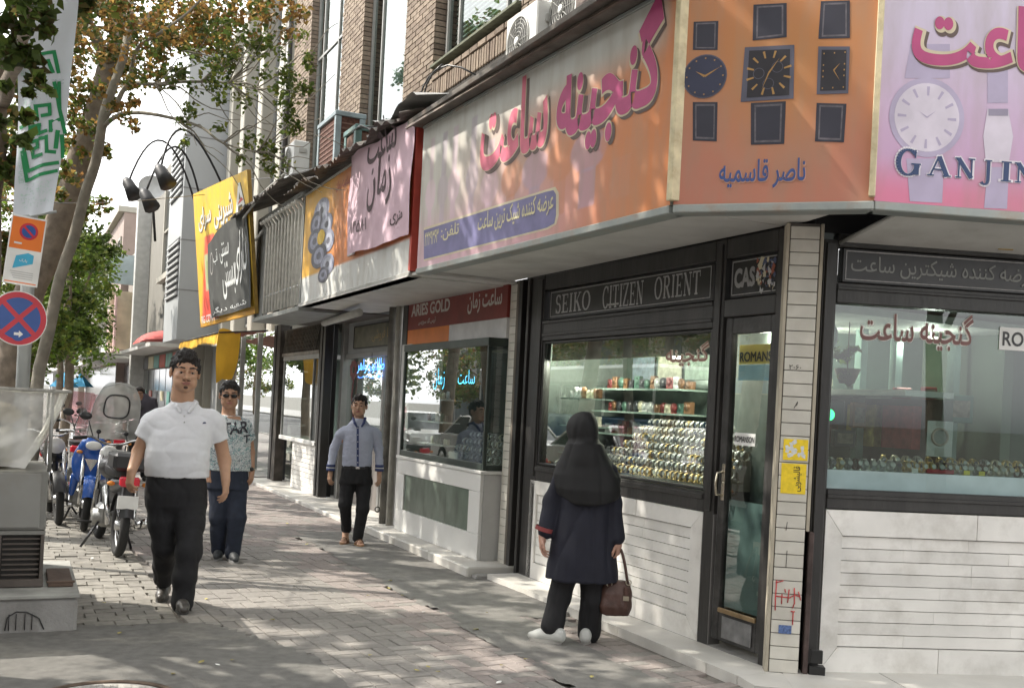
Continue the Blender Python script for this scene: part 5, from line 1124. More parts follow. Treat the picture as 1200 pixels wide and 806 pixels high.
def cooler(t, w, z, L, D_, H_, lab, m):
    th = Thing('air_cooler', lab, 'air cooler', MA @ Matrix.Translation((t, w, z)), (0, 0, 0), 'evaporative coolers on the canopy roofs')
    for (a, c) in ((0, 0), (L - .08, 0), (0, D_ - .08), (L - .08, D_ - .08)): b = MB(); b.box(a, a + .08, c, c + .08, 0, H_, .004); th.part('corner_post', b, m)
    b = MB(); b.box(-.01, L + .01, -.01, D_ + .01, H_ + .002, H_ + .07, .008); th.part('top', b, m); b = MB(); b.box(-.01, L + .01, -.01, D_ + .01, -.07, -.002, .008); th.part('tray', b, m)
    b = MB(); b.box(.02, L - .02, .02, D_ - .02, 0, H_); th.part('pad', b, PAD)
    for k in range(9):
        z_ = .05 + k * (H_ - .08) / 9; b = MB(); b.box(.085, L - .085, D_ - .03, D_ - .012, z_, z_ + .02); b.box(.012, .03, .085, D_ - .085, z_, z_ + .02); th.part('louvre', b, mat('louvre_rust', (.16, .09, .07), .8, var=.3))
    return th
cooler(15.9, .0, 4.72, .95, .42, .70, 'blue grey evaporative cooler with rusty pads above the orange sign', BG_)
cooler(14.3, .30, 4.62, .5, .30, .22, 'teal and tan tin box beside the blue grey cooler', mat('teal_tin', (.13, .24, .24), .5, var=.2, stain=.4, stain_col=(.35, .28, .18)))
th = Thing('cable_bundle', 'tangle of black cables looping over the canopy roof by the windows', 'cable', MA, (13, .5, 4.8))
for k in range(7):
    a = 11.2 + k * .35; b = MB(); P = [(a + u * 2.2, .35 + .25 * math.sin(u * 5 + k), 4.72 + .16 * math.sin(u * 9 + k * 1.7) * (1 - u) + .12 * u) for u in [i / 14 for i in range(15)]]; b.tube(P, .010, 5); th.part('cable', b, BLKB)

# ================================================================== NEXT BUILDINGS ALONG THE STREET
CRM = mat('cream_render', (.36, .345, .30), .8, var=.08, vs=1.5, stain=.35, stain_col=(.28, .26, .22), stain_s=1); PGW = mat('pale_panel', (.36, .375, .385), .5, var=.05, vs=1); DGL = mat('dark_window_glass', (.07, .08, .085), .12, var=.4, vs=1.2)
REFG = mat('sky_reflecting_glass', (.20, .22, .22), .05, .6)
pb = Thing('building', 'pale upper storeys with cream piers and big panes behind the bare twigs', 'building', MA, (24.5, -.6, 0))
b = MB(); b.box(20.75, 28.9, -4, -.62, 2.76, 10.5); pb.part('wall', b, mat('grey_render', (.30, .30, .28), .85, var=.1))
for t in (20.9, 22.6, 24.6, 26.6, 28.2): b = MB(); b.box(t, t + .45, -.62, -.30, 2.76, 10.5, .02); pb.part('pier', b, CRM)
for t in (21.35, 23.05, 25.05, 27.05):
    for z in (3.1, 4.9, 6.7, 8.5):
        L = 1.25 if t < 22 else 1.55; f = pb.part('window', members([(t, t + .06, -.615, -.55, z, z + 1.7), (t + L - .06, t + L, -.615, -.55, z, z + 1.7), (t + .062, t + L - .062, -.615, -.55, z, z + .06), (t + L / 2, t + L / 2 + .04, -.612, -.56, z + .062, z + 1.7)], 0), STL); b = MB(); b.box(t + .02, t + L - .02, -.60, -.59, z + .03, z + 1.68); pb.part('pane', b, REFG if (z < 6) else DGL, f)
b = MB(); b.box(20.75, 28.9, -4, -.2, 2.70, 2.76); pb.part('soffit', b, SOF)
wb = Thing('building', 'white modern building with a projecting bay and slanted grey louvres', 'building', MA, (30, -.6, 0))
b = MB(); b.box(28.95, 31.6, -1.2, .66, 2.82, 10.2, .01); wb.part('bay', b, PGW)
for z in (4.05, 5.30, 6.6, 7.9, 9.1): b = MB(); b.box(28.945, 28.949, -1.1, .66, z, z + .03); b.box(28.94, 31.6, .661, .665, z, z + .03); wb.part('panel_joint', b, mat('joint_grey', (.2, .2, .2), .8))
LV = mat('louvre_grey', (.45, .46, .46), .45, .3)
for z0 in (3.9, 6.5):
    b = MB(); b.box(29.1, 31.2, .662, .675, z0, z0 + 1.5); wb.part('louvre_recess', b, mat('recess_dark', (.05, .05, .055), .8))
    for k in range(9): b = MB(); b.box(29.1, 31.2, .676, .72, z0 + .04 + k * .165, z0 + .10 + k * .165, .006); wb.part('louvre', b, LV)
b = MB(); b.box(28.95, 31.7, -6, -.65, .05, 10.2); wb.part('wall', b, PGW); b = MB(); b.box(28.85, 28.948, -.15, .12, 3.55, 3.72, .02); b.box(28.8, 28.948, -.13, .10, 3.48, 3.549, .01); wb.part('wall_lamp', b, LAMPB)
b = MB(); b.box(31.65, 32.3, -1.0, .10, .05, 9.6, .01); wb.part('side_pier', b, CRM)
for t in (27.0, 28.9, 31.4): b = MB(); b.box(t, t + .22, -.75, -.45, .05, 2.82); wb.part('column', b, CRM)
b = MB(); b.box(27.2, 31.6, -1.1, -1.08, .05, 2.8); wb.part('shop_glass', b, DGL)
b = MB(); b.box(30.4, 30.8, .9, 1.25, 8.2, 8.25); 
dsh = Thing('satellite_dish', 'round grey satellite dish beside the white modern building', 'satellite dish', MW, at(178, 225, 24)); c = at(178, 219, 24); n_ = Vector((.3, -1, .35)).normalized(); b = MB()
def dish(u, v):
    r = .30 * v; a = u * 6.2832; q1 = n_.cross(Vector((0, 0, 1))).normalized(); q2 = q1.cross(n_); return c + q1 * r * math.cos(a) + q2 * r * math.sin(a) - n_ * (.09 - .09 * v * v)
b.grid(dish, 24, 6); dsh.part('dish', b, mat('dish_grey', (.42, .43, .43), .6)); b = MB(); b.cyl(c - n_ * .15, c - Vector((0, -.4, 1.2)), .03, 6); dsh.part('mast', b, LAMPB)
fb_ = Thing('building', 'grey brown building with a tall upstairs window and black metal lettering', 'building', MA, (37, -.3, 0))
b = MB(); b.box(32.35, 42, -6, .02, .05, 8.9); fb_.part('wall', b, mat('taupe_render', (.19, .18, .16), .85, var=.08, vs=1.2, stain=.3, stain_col=(.2, .18, .16)))
f = fb_.part('window', members([(33.3, 33.45, .02, .12, 5.2, 8.0), (37.3, 37.45, .02, .12, 5.2, 8.0), (33.45, 37.3, .02, .10, 5.2, 5.3), (35.3, 35.4, .02, .10, 5.3, 8.0), (33.45, 37.3, .02, .10, 6.6, 6.66)], 0), CRM); b = MB(); b.box(33.45, 37.3, .025, .04, 5.3, 8.0); fb_.part('pane', b, DGL, f); b = MB(); b.box(33.0, 37.8, .02, .22, 5.0, 5.18, .01); fb_.part('sill', b, CRM)
b = MB(); text_on(b, 'کلینیک', (37.2, .03, 3.65), (-3.6, 0, 0), (0, 0, .9), (0, .1, 0), .04); text_on(b, 'تخصصی', (36.9, .03, 3.25), (-3.2, 0, 0), (0, 0, .35), (0, .1, 0), .03); fb_.part('lettering', b, LAMPB)
for i, c_ in enumerate(((.35, .06, .04), (.10, .25, .22), (.5, .45, .3), (.08, .08, .09), (.4, .1, .1), (.2, .25, .3))):
    b = MB(); b.box(32.5 + i * 1.55, 33.9 + i * 1.55, .022, .05, .15, 2.2); fb_.part('shop_glass', b, DGL); b = MB(); b.box(32.5 + i * 1.55, 33.9 + i * 1.55, .022, .09, 2.25, 2.65); fb_.part('signboard', b, mat('small_board_%d' % i, c_, .5, var=.4, vs=3)); b = MB(); b.box(32.8 + i * 1.55, 33.4 + i * 1.55, .052, .07, .8 + .2 * (i % 3), 1.5); fb_.part('window_poster', b, mat('small_board_%d' % ((i + 2) % 6), c_))
b = MB(); b.box(42, 42.5, -1, .5, .05, 8.9, .02); fb_.part('white_edge', b, mat('white_render', (.45, .45, .44), .7)); b = MB(); b.box(32.3, 42, .0, .9, 2.75, 2.85); fb_.part('canopy', b, SOF)
b = MB(); 
aw2 = Thing('awning', 'small red dome awning below the black metal lettering', 'awning', MA, (35, .6, 2.9)); aw2.part('canvas', MB().grid(lambda u, v: (33.6 + 2.2 * u, .05 + 1.0 * math.sin(v * 1.57), 2.88 + .45 * math.cos(v * 1.57) * math.sin(math.pi * min(.98, max(.02, u))) ** .4), 16, 8), mat('awning_red', (.42, .06, .05), .7))
def far_building(t0, t1, w, h, col, lab, seed, signs):
    random.seed(seed); B = Thing('building', lab, 'building', MA, ((t0 + t1) / 2, w, 0)); m = mat('far_wall_%s' % ['warm', 'cool', 'rose', 'sand', 'ash'][seed % 5], col, .85, var=.1, vs=1, stain=.3, stain_col=tuple(c * .6 for c in col))
    b = MB(); b.box(t0, t1, w - 8, w, .02, h); B.part('wall', b, m); b = MB(); b.box(t0 - .05, t1 + .05, w - 8, w + .25, h + .002, h + .25); B.part('cornice', b, CRM)
    nw = max(2, int((t1 - t0) / 2.4)); st_ = (t1 - t0) / nw
    for i in range(nw):
        for z in [3.7 + 2.9 * k for k in range(int((h - 3.2) / 2.9))]:
            t = t0 + i * st_ + st_ * .22; L = st_ * .56; f = B.part('window', members([(t, t + .08, w, w + .08, z, z + 1.6), (t + L - .08, t + L, w, w + .08, z, z + 1.6), (t + .08, t + L - .08, w, w + .06, z, z + .1), (t + .08, t + L - .08, w, w + .06, z + 1.5, z + 1.6)], 0), CRM); b = MB(); b.box(t + .08, t + L - .08, w + .003, w + .02, z + .1, z + 1.5); B.part('pane', b, DGL, f)
    b = MB(); b.box(t0 + .2, t1 - .2, w + .003, w + .02, .1, 2.5); B.part('shop_glass', b, DGL)
    b = MB(); b.box(t0, t1, w, w + 1.0, 2.62, 2.72); B.part('canopy', b, SOF)
    for i, (c_, a0, a1, z0, z1) in enumerate(signs): b = MB(); b.box(t0 + a0, t0 + a1, w + .02 + .9, w + 1.0, z0, z1, .01); B.part('signboard', b, mat('far_sign_%s' % c_[0], c_[1], .5, var=.3, vs=3))
    random.seed(99 + seed)
YEL = ('yellow', (.70, .50, .06)); WHT = ('white', (.66, .66, .64)); PNK = ('pink', (.62, .42, .42)); GRN = ('teal', (.2, .45, .42))
far_building(42.6, 50, .0, 6.6, (.22, .19, .165), 'lower brown building with white and yellow shop boards', 3, [(PNK, 1, 4.5, 2.9, 5.0), (WHT, 4.6, 7, 2.9, 3.6)])
far_building(50.2, 60, .3, 9.2, (.28, .22, .195), 'rose brick block with vertical piers far down the street', 2, [(YEL, 1, 4.2, 2.9, 5.2), (WHT, 5, 8, 2.9, 3.8)])
far_building(60.2, 74, .2, 8.0, (.26, .26, .25), 'grey block behind the rose brick building', 4, [(GRN, 2, 8, 2.9, 4)])
far_building(74.2, 96, .6, 11, (.40, .37, .31), 'sand coloured block almost at the end of the street', 1, [(YEL, 3, 9, 2.9, 4)])
far_building(96.2, 150, 1.5, 9, (.33, .33, .32), 'last pale block at the end of the street', 0, [])
def hang(t, w0, w1, z0, z1, lab, m, tilt=0):
    th = Thing('hanging_sign', lab, 'hanging sign', MA, (t, w0, z1)); b = MB(); b.add([(t, w0, z0), (t, w1, z0), (t + .0, w1 + tilt, z1), (t, w0 + tilt, z1), (t + .18, w0, z0), (t + .18, w1, z0), (t + .18, w1 + tilt, z1), (t + .18, w0 + tilt, z1)], [(3, 2, 1, 0), (4, 5, 6, 7), (0, 1, 5, 4), (1, 2, 6, 5), (2, 3, 7, 6), (3, 0, 4, 7)]); th.part('panel', b, m); b = MB(); b.cyl((t + .09, 0, z1 - .1), (t + .09, w1 + tilt, z1 - .1), .03, 6); th.part('bracket', b, LAMPB)
hang(44, .2, 1.15, 3.0, 5.2, 'pink and cream hanging sign far down the row of shops', mat('pale_pink_yellow', (.68, .56, .42), .6, var=.3, vs=1.2))
hang(47.5, 1.3, 1.9, 3.1, 4.6, 'white upright sign at the far awning', mat('far_sign_white', (.66, .66, .64)), .1)
hang(43.2, .3, 1.3, 5.4, 6.5, 'pale blue box sign high above the pink hanging sign', mat('pale_blue_sign', (.40, .48, .52), .4, var=.2, vs=2)); hang(55, 2.2, 3.0, 2.6, 4.8, 'dark tilted sign leaning out farthest over the pavement', mat('dark_slate_sign', (.12, .13, .13), .5, var=.4, vs=2), .7)
th = Thing('awning', 'long white awning edge in front of the far shops', 'awning', MA, (45, 1.0, 2.7)); b = MB(); b.box(42.6, 56, .1, 2.0, 2.75, 2.80); th.part('sheet', b, SOF); b = MB(); b.box(42.6, 56, 2.0, 2.05, 2.66, 2.84); th.part('valance', b, mat('white_valance', (.75, .75, .73), .6))

# ================================================================== TREES
BARK = mat('grey_plane_bark', (.24, .22, .18), .95, var=.25, vs=7, bump=.7, bs=35, stain=.5, stain_col=(.16, .13, .10), stain_s=5); BARKD = mat('dark_bark', (.19, .155, .12), .95, var=.3, vs=7, bump=.8, bs=30)
LEAF = mat('leaf', (.1, .1, .1), .55, leafv=True, spec=.3)
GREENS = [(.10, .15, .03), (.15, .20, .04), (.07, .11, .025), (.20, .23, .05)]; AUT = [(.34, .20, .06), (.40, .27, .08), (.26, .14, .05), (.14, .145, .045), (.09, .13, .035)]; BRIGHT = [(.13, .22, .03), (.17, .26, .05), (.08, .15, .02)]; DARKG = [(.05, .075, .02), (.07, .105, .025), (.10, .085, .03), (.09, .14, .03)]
def leafmesh(name, clumps, seed):
    """clumps: (centre, radius, leaves, leaf size, colours, flatten) -> one mesh of bent leaf faces"""
    r = np.random.default_rng(seed); Vs, Cs, Fs = [], [], []; base = 0
    for (c, R, n, size, cols_, fl) in clumps:
        sub = max(3, n // 28); sc_ = r.normal(size=(sub, 3)); sc_ /= np.linalg.norm(sc_, axis=1)[:, None]; sc_ *= (r.random((sub, 1)) ** .45) * R; sc_[:, 2] *= fl
        which = r.integers(0, sub, n); off = r.normal(size=(n, 3)) * R * .13; P = sc_[which] + off + np.array(c)
        a = r.normal(size=(n, 3)); a /= np.linalg.norm(a, axis=1)[:, None]; up = r.normal(size=(n, 3)) + np.array([0, 0, 1.2]); nrm = up / np.linalg.norm(up, axis=1)[:, None]
        b_ = np.cross(nrm, a); b_ /= np.linalg.norm(b_, axis=1)[:, None]; a = np.cross(b_, nrm)
        s = size * r.uniform(.6, 1.25, (n, 1))
        q = np.stack([P - a * s * .5, P - a * s * .05 + b_ * s * .38 + nrm * s * .08, P + a * s * .5 - nrm * s * .1, P - a * s * .05 - b_ * s * .38 + nrm * s * .08], 1)
        Vs.append(q.reshape(-1, 3)); cc = np.array(cols_)[r.integers(0, len(cols_), n)] * r.uniform(.75, 1.3, (n, 1)) * r.uniform(.8, 1.2, (sub, 1))[which]
        Cs.append(np.repeat(cc, 4, 0)); idx = base + np.arange(n * 4).reshape(n, 4); Fs.append(np.concatenate([idx[:, [0, 1, 2]], idx[:, [0, 2, 3]]])); base += n * 4
    V = np.concatenate(Vs); C_ = np.concatenate(Cs); Fc = np.concatenate(Fs); me = bpy.data.meshes.new(name)
    me.vertices.add(len(V)); me.vertices.foreach_set('co', V.ravel()); me.loops.add(len(Fc) * 3); me.loops.foreach_set('vertex_index', Fc.ravel()); me.polygons.add(len(Fc)); me.polygons.foreach_set('loop_start', np.arange(0, len(Fc) * 3, 3)); me.update(calc_edges=True)
    ca = me.color_attributes.new('Col', 'FLOAT_COLOR', 'POINT'); ca.data.foreach_set('color', np.concatenate([np.clip(C_, 0, 1), np.ones((len(C_), 1))], 1).astype(np.float32).ravel()); me.materials.append(LEAF); return me
def smooth_path(P, k=4):
    P = [Vector(p) for p in P]; out = []
    for i in range(len(P) - 1):
        p0, p1, p2, p3 = P[max(0, i - 1)], P[i], P[i + 1], P[min(len(P) - 1, i + 2)]
        for j in range(k): t = j / k; out.append(.5 * ((2 * p1) + (p2 - p0) * t + (2 * p0 - 5 * p1 + 4 * p2 - p3) * t * t + (3 * p1 - p0 - 3 * p2 + p3) * t ** 3))
    return out + [P[-1]]
def limb(b, P, r0, r1, n=8):
    Q = smooth_path(P); k = len(Q); Q = [q + Vector((mnoise.noise(q * 1.7), mnoise.noise(q * 1.7 + Vector((9, 0, 0))), 0)) * .05 * min(1, i / 3) for i, q in enumerate(Q)]; b.tube(Q, [r0 + (r1 - r0) * i / (k - 1) for i in range(k)], n)
def gz(p): v = Vector(p); v.z = -.05; return v
# leaning grey tree
T1 = Thing('plane_tree', 'slender grey trunk leaning right behind the round traffic sign, bare twigs reaching over the pavement', 'tree', MW, gz(at(36, 600, 12)))
tr = MB(); limb(tr, [gz(at(34, 600, 12)), at(40, 520, 12), at(48, 430, 12), at(66, 350, 12), at(92, 255, 12), at(110, 190, 12), at(122, 140, 12), at(136, 90, 12.2), at(148, 40, 12.5), at(156, -30, 13)], .078, .04, 10); T1.part('trunk', tr, BARK)
def branch(T, P, r0, r1, m=BARK, n=6): b = MB(); limb(b, P, r0, r1, n); return T.part('branch', b, m)
branch(T1, [at(122, 140, 12), at(138, 122, 12), at(152, 99, 12), at(180, 98, 11.8), at(222, 96, 11.6), at(268, 97, 11.4), at(300, 104, 11.2)], .035, .008)
branch(T1, [at(120, 150, 12), at(140, 134, 11.8), at(165, 132, 11.6), at(205, 140, 11.4), at(235, 150, 11.2), at(262, 168, 11), at(300, 178, 10.8)], .030, .008)
branch(T1, [at(152, 99, 12), at(160, 60, 12), at(185, 40, 12), at(215, 20, 12.2), at(240, -5, 12.4)], .026, .012)
random.seed(5); b = MB()
for k in range(46):
    x0, y0 = random.choice([(268, 97), (235, 96), (205, 138), (262, 168), (300, 104), (300, 178), (215, 60), (180, 98)]); D_ = random.uniform(10.8, 11.8); P = [at(x0, y0, D_)]; dx, dy = random.uniform(10, 26), random.uniform(-16, 16)
    for j in range(5): x0 += dx * random.uniform(.5, 1.2); y0 += dy + random.uniform(-9, 9); P.append(at(x0, y0, D_ - .1 * j))
    b.tube(smooth_path(P, 2), [.009 - .0012 * i * .5 for i in range(11)], 4)
T1.part('twigs', b, BARK, None, None, True)
cl = []
def cpx(x, y, D, Rpx, n, size, cols_, fl=1.0): cl.append((tuple(at(x, y, D)), Rpx * D / FPX, n, size, cols_, fl))
for x, y, R_, n in ((300, 95, 45, 170), (330, 125, 38, 150), (352, 90, 25, 60), (315, 175, 38, 90), (300, 190, 30, 60), (330, 60, 35, 110), (250, 110, 40, 100), (270, 60, 45, 200), (200, 80, 40, 130), (215, 150, 30, 40)): cpx(x, y, random.uniform(10.6, 11.6), R_, int(n * 1.9), .060, GREENS + AUT[3:])
for x, y, R_, n in ((150, 20, 55, 420), (215, 15, 50, 420), (280, 15, 50, 420), (335, 10, 45, 330), (245, 45, 40, 260), (180, 55, 35, 200), (110, 50, 40, 300), (130, 110, 30, 120), (165, 120, 35, 110)): cpx(x, y, random.uniform(11.5, 13.5), R_, int(n * 1.5), .078, AUT)
obj('crown', leafmesh('crown', [((c[0] - T1.loc[0], c[1] - T1.loc[1], c[2] - T1.loc[2]),) + k for c, *k_ in cl for k in [tuple(k_)]], 3), T1.o)
# big dark forked tree behind
T2 = Thing('plane_tree', 'large dark forked tree with rust coloured leaves behind the leaning trunk', 'tree', MW, gz(at(12, 500, 16)))
b = MB(); limb(b, [gz(at(10, 560, 16)), at(12, 440, 16), at(32, 350, 16), at(62, 280, 16), at(90, 205, 16), at(112, 140, 16), at(124, 95, 16), at(136, 60, 16.3), at(146, 0, 17), at(150, -60, 17)], .24, .14, 12); T2.part('trunk', b, BARKD); branch(T2, [at(128, 75, 16), at(112, 40, 15.8), at(96, 15, 15.5), at(80, -30, 15)], .11, .06, BARKD, 8); branch(T2, [at(136, 60, 16.3), at(165, 30, 16.5), at(200, 0, 17), at(230, -40, 17)], .09, .05, BARKD, 8)
cl = []
for x, y, R_, n in ((90, 120, 40, 380), (75, 60, 45, 420), (120, 10, 50, 500), (170, 60, 40, 300), (205, 30, 45, 400), (60, 200, 35, 300), (100, 160, 30, 220), (60, 10, 40, 400), (160, 100, 30, 130), (250, 30, 40, 300), (200, 100, 28, 90), (105, 240, 25, 160)): cpx(x, y, random.uniform(14.5, 17.5), R_, int(n * 1.5), .10, AUT[1:] + GREENS[:2])
obj('crown', leafmesh('crown', [((c[0] - T2.loc[0], c[1] - T2.loc[1], c[2] - T2.loc[2]), *k_) for c, *k_ in cl], 4), T2.o)
# near dark tree at the left edge
T3 = Thing('plane_tree', 'near dark tree at the left edge, its big leaves hanging over the white banner', 'tree', MW, gz(at(-26, 600, 10.5)))
b = MB(); limb(b, [gz(at(-26, 600, 10.5)), at(-24, 450, 10.5), at(-20, 330, 10.5), at(-14, 230, 10.5), at(-10, 120, 10.5), at(-16, 0, 10.4)], .17, .12, 10); T3.part('trunk', b, BARKD)
branch(T3, [at(4, 120, 10.5), at(20, 60, 8), at(30, 10, 6.6), at(10, -60, 6)], .07, .03, BARKD)
cl = []
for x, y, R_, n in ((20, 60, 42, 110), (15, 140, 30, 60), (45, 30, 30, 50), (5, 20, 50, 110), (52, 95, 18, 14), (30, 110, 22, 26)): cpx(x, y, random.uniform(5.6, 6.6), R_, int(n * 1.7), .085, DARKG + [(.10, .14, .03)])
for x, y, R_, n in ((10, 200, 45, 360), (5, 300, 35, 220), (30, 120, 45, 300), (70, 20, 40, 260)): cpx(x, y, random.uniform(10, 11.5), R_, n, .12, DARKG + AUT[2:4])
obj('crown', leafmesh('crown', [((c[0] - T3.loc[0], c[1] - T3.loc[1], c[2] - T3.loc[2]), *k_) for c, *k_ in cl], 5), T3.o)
# farther trees down the street
def ftree(x, D, ytop, spread, cols_, lab, n, seed, wpx=None):
    base = gz(at(x, 460, D)); h = at(x, ytop, D).z; T = Thing('street_tree', lab, 'tree', MW, base, 'trees along the kerb'); b = MB(); r = .012 * h + .06
    limb(b, [base, base + Vector((.1, 0, h * .3)), base + Vector((-.1, .1, h * .6)), base + Vector((.15, 0, h * .85))], r, r * .4, 8); T.part('trunk', b, BARKD); rr = np.random.default_rng(seed); cs = []
    for k in range(16):
        z = h * rr.uniform(.38, .95); R = spread * rr.uniform(.28, .5); a = rr.uniform(0, 6.28); q = spread * .62 * math.sqrt(rr.random()) * (1.15 - .5 * z / h); cs.append(((q * math.cos(a), q * math.sin(a), z + .05), R, n // 9, .075 + D * .0022, cols_, .75))
    for k in range(5): c = cs[k][0]; bb2 = MB(); limb(bb2, [Vector((0, 0, h * .4)) + base, Vector((c[0] * .5, c[1] * .5, h * .4 + (c[2] - h * .4) * .6)) + base, Vector(c) + base], r * .4, r * .12, 5); T.part('branch', bb2, BARKD)
    obj('crown', leafmesh('crown', cs, seed), T.o); return T
ftree(76, 26, 215, 1.75, GREENS[:3] + [(.09, .14, .03)], 'dense dark green tree crown hanging beside the far shop signs', 5200, 11)
ftree(66, 36, 270, 2.4, BRIGHT + GREENS[:1], 'bright green tree glowing far behind the leaning trunk', 3800, 12)
ftree(30, 22, 250, 2.2, BRIGHT[:1] + GREENS, 'medium green tree between the sign pole and the dark trunk', 3200, 13)
ftree(75, 60, 330, 5, BRIGHT + GREENS, 'light green tree mass at the street end', 3000, 14)
ftree(20, 48, 300, 5, GREENS, 'dull green tree at the far left behind the pole', 3000, 15)
# kerbside trees that shade the pavement (out of the frame to the left, mirrored in the shop windows)
def shade(t, w, h, lab, n, seed, z0=4.9, sp=3.4):
    n = int(n * 1.7)
    T = Thing('street_tree', lab, 'tree', MA @ Matrix.Translation((t, w, -.05)), (0, 0, 0), 'plane trees shading the pavement'); b = MB(); limb(b, [(0, 0, 0), (.08, .1, 1.6), (-.05, .2, 3.4), (.1, .1, 5.2), (0, .2, 7)], .19, .09, 10); T.part('trunk', b, BARKD); rr = np.random.default_rng(seed); cs = []
    for k in range(15): a = rr.uniform(0, 6.28); q = sp * math.sqrt(rr.random()); cs.append(((q * math.cos(a), q * math.sin(a) + .5, rr.uniform(z0, h)), rr.uniform(.8, 1.35), n // 15, .17, GREENS + AUT[2:4], .7))
    for k in range(6): c = Vector(cs[k][0]); bb2 = MB(); limb(bb2, [(0, .1, 3.2 + .3 * k), c * .5 + Vector((0, 0, 2.2)), c], .07, .02, 6); T.part('branch', bb2, BARKD)
    obj('crown', leafmesh('crown', cs, seed), T.o); return T.o
shade(8.3, 4.9, 8.8, 'plane tree whose crown hangs over the stall', 3600, 29, 5.2, 3.2); shade(5.5, 5.3, 8.5, 'plane tree by the kerb left of the camera', 3900, 21); shade(10.5, 6.2, 9, 'plane tree by the parked white cars', 3900, 22, 5.4); shade(15.0, 6.0, 9, 'plane tree farther up the kerb past the motorbikes', 3600, 23, 5.6, 3.2); shade(20.5, 6.2, 9.5, 'plane tree beside the blue bus', 3300, 24, 5.8); shade(0, 6.5, 9, 'plane tree behind the camera on the main street', 3300, 25); shade(27, 6.2, 9.5, 'plane tree far up the kerb', 3000, 26, 5.8); shade(33.5, 6.0, 10, 'plane tree opposite the black metal lettering', 3000, 30, 5.2); shade(40, 6.0, 10, 'plane tree opposite the far awnings', 3000, 31, 5.0); shade(48, 6.2, 10, 'plane tree opposite the rose brick block', 2600, 32, 4.6)
shade(-6, 2, 9, 'plane tree on the side street behind the camera', 3000, 27); shade(-7.5, -3.5, 9, 'second plane tree on the side street', 3000, 28)

lo_ = shade(27, 17.5, 7.5, 'leafy tree across the street by the bus', 3600, 40, 1.9, 3.3)
for t, w, nm_ in ((33.5, 17, 'second from the bus'), (40, 17.5, 'third from the bus'), (47, 17, 'fourth from the bus'), (55, 17.5, 'fifth from the bus'), (64, 16.5, 'sixth from the bus'), (74, 15, 'seventh from the bus'), (86, 13, 'last one, nearest the street end'), (20, 18, 'just before the bus')): dup(lo_, MA @ Matrix.Translation((t, w, -.05)) @ Matrix.Rotation(t, 4, 'Z'), 'leafy tree across the street, ' + nm_)

# ================================================================== SHOP INTERIORS AND WATCHES
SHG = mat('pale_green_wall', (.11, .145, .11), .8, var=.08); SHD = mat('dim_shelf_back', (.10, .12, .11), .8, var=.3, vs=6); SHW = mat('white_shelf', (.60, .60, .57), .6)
it = Thing('shop_interior', 'pale green walls and shelves inside the corner watch shop', 'shop interior', MA, (9, -1.2, 0))
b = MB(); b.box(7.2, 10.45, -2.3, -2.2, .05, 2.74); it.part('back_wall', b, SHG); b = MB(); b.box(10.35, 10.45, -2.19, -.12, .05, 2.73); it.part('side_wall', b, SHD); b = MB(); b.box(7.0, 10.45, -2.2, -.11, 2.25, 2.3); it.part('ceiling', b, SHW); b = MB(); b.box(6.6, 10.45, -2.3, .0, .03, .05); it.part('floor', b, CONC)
b = MB(); b.box(8.72, 8.84, -1.0, -.85, 1.0, 2.24); it.part('white_column', b, mat('column_cream', (.55, .58, .50), .6)); b = MB(); b.box(7.72, 10.18, -.12, -.10, 1.98, 2.15); it.part('pelmet', b, DARKP)
for z in (1.15, 1.35, 1.55, 1.75): b = MB(); b.box(8.9, 10.3, -.95, -.6, z, z + .015); it.part('glass_shelf', b, mat('shelf_glass', (.25, .32, .29), .2))
b = MB(); b.box(8.9, 10.34, -1.02, -.98, 1.0, 2.2); it.part('shelf_back', b, mat('shelf_mirror', (.12, .16, .14), .25, .3, var=.3, vs=5))
b = MB(); b.box(7.1, 8.7, -1.6, -1.5, 1.0, 1.75); it.part('cabinet_back', b, SHD); b = MB(); b.box(7.1, 8.7, -1.6, -1.15, 1.76, 1.80); it.part('cabinet_shelf', b, SHW)
for t, c_ in ((8.2, 'a'), (7.75, 'b'), (7.4, 'c')): b = MB(); b.box(t - .14, t + .14, -1.48, -1.40, 1.40, 1.70); it.part('poster', b, mat({'a': 'maroon_poster', 'b': 'ochre_poster', 'c': 'red_poster'}[c_], {'a': (.22, .08, .09), 'b': (.45, .35, .10), 'c': (.4, .05, .05)}[c_], .6, var=.3, vs=20))
LIT = mat('lit_lamp_disc', (1, .95, .8), .4, emit=(1, .93, .75), es=9)
for t, w, z in ((8.62, -.35, 2.0), (9.9, -.3, 2.05), (8.0, -1.0, 2.2), (9.3, -1.1, 2.2), (7.5, -.30, 2.15), (8.45, -.8, 2.18)):
    th = Thing('ceiling_lamp', {8.62: 'lit lamp hanging by a thin rod at the top of the wide window', 9.9: 'small lit lamp at the left top corner of the wide window', 8.0: 'lamp over the maroon posters', 9.3: 'lamp above the glass shelves', 7.5: 'lamp glowing behind the shop door', 8.45: 'lamp over the stepped watch stand'}[t], 'lamp', MA, (t, w, z)); b = MB(); b.cyl((t, w, z - .012), (t, w, z), .045, 14); th.part('lit_disc', b, LIT); b = MB(); b.cyl((t, w, z), (t, w, 2.25), .006, 5); th.part('rod', b, ALU)
    ld = bpy.data.lights.new('lamp_light', 'POINT'); ld.energy = 11 if t > 7.6 else 2.5; ld.color = (1, .93, .78); ld.shadow_soft_size = .05; lo_ = obj('lamp_light', ld, th.o); lo_.location = (0, 0, -.06)
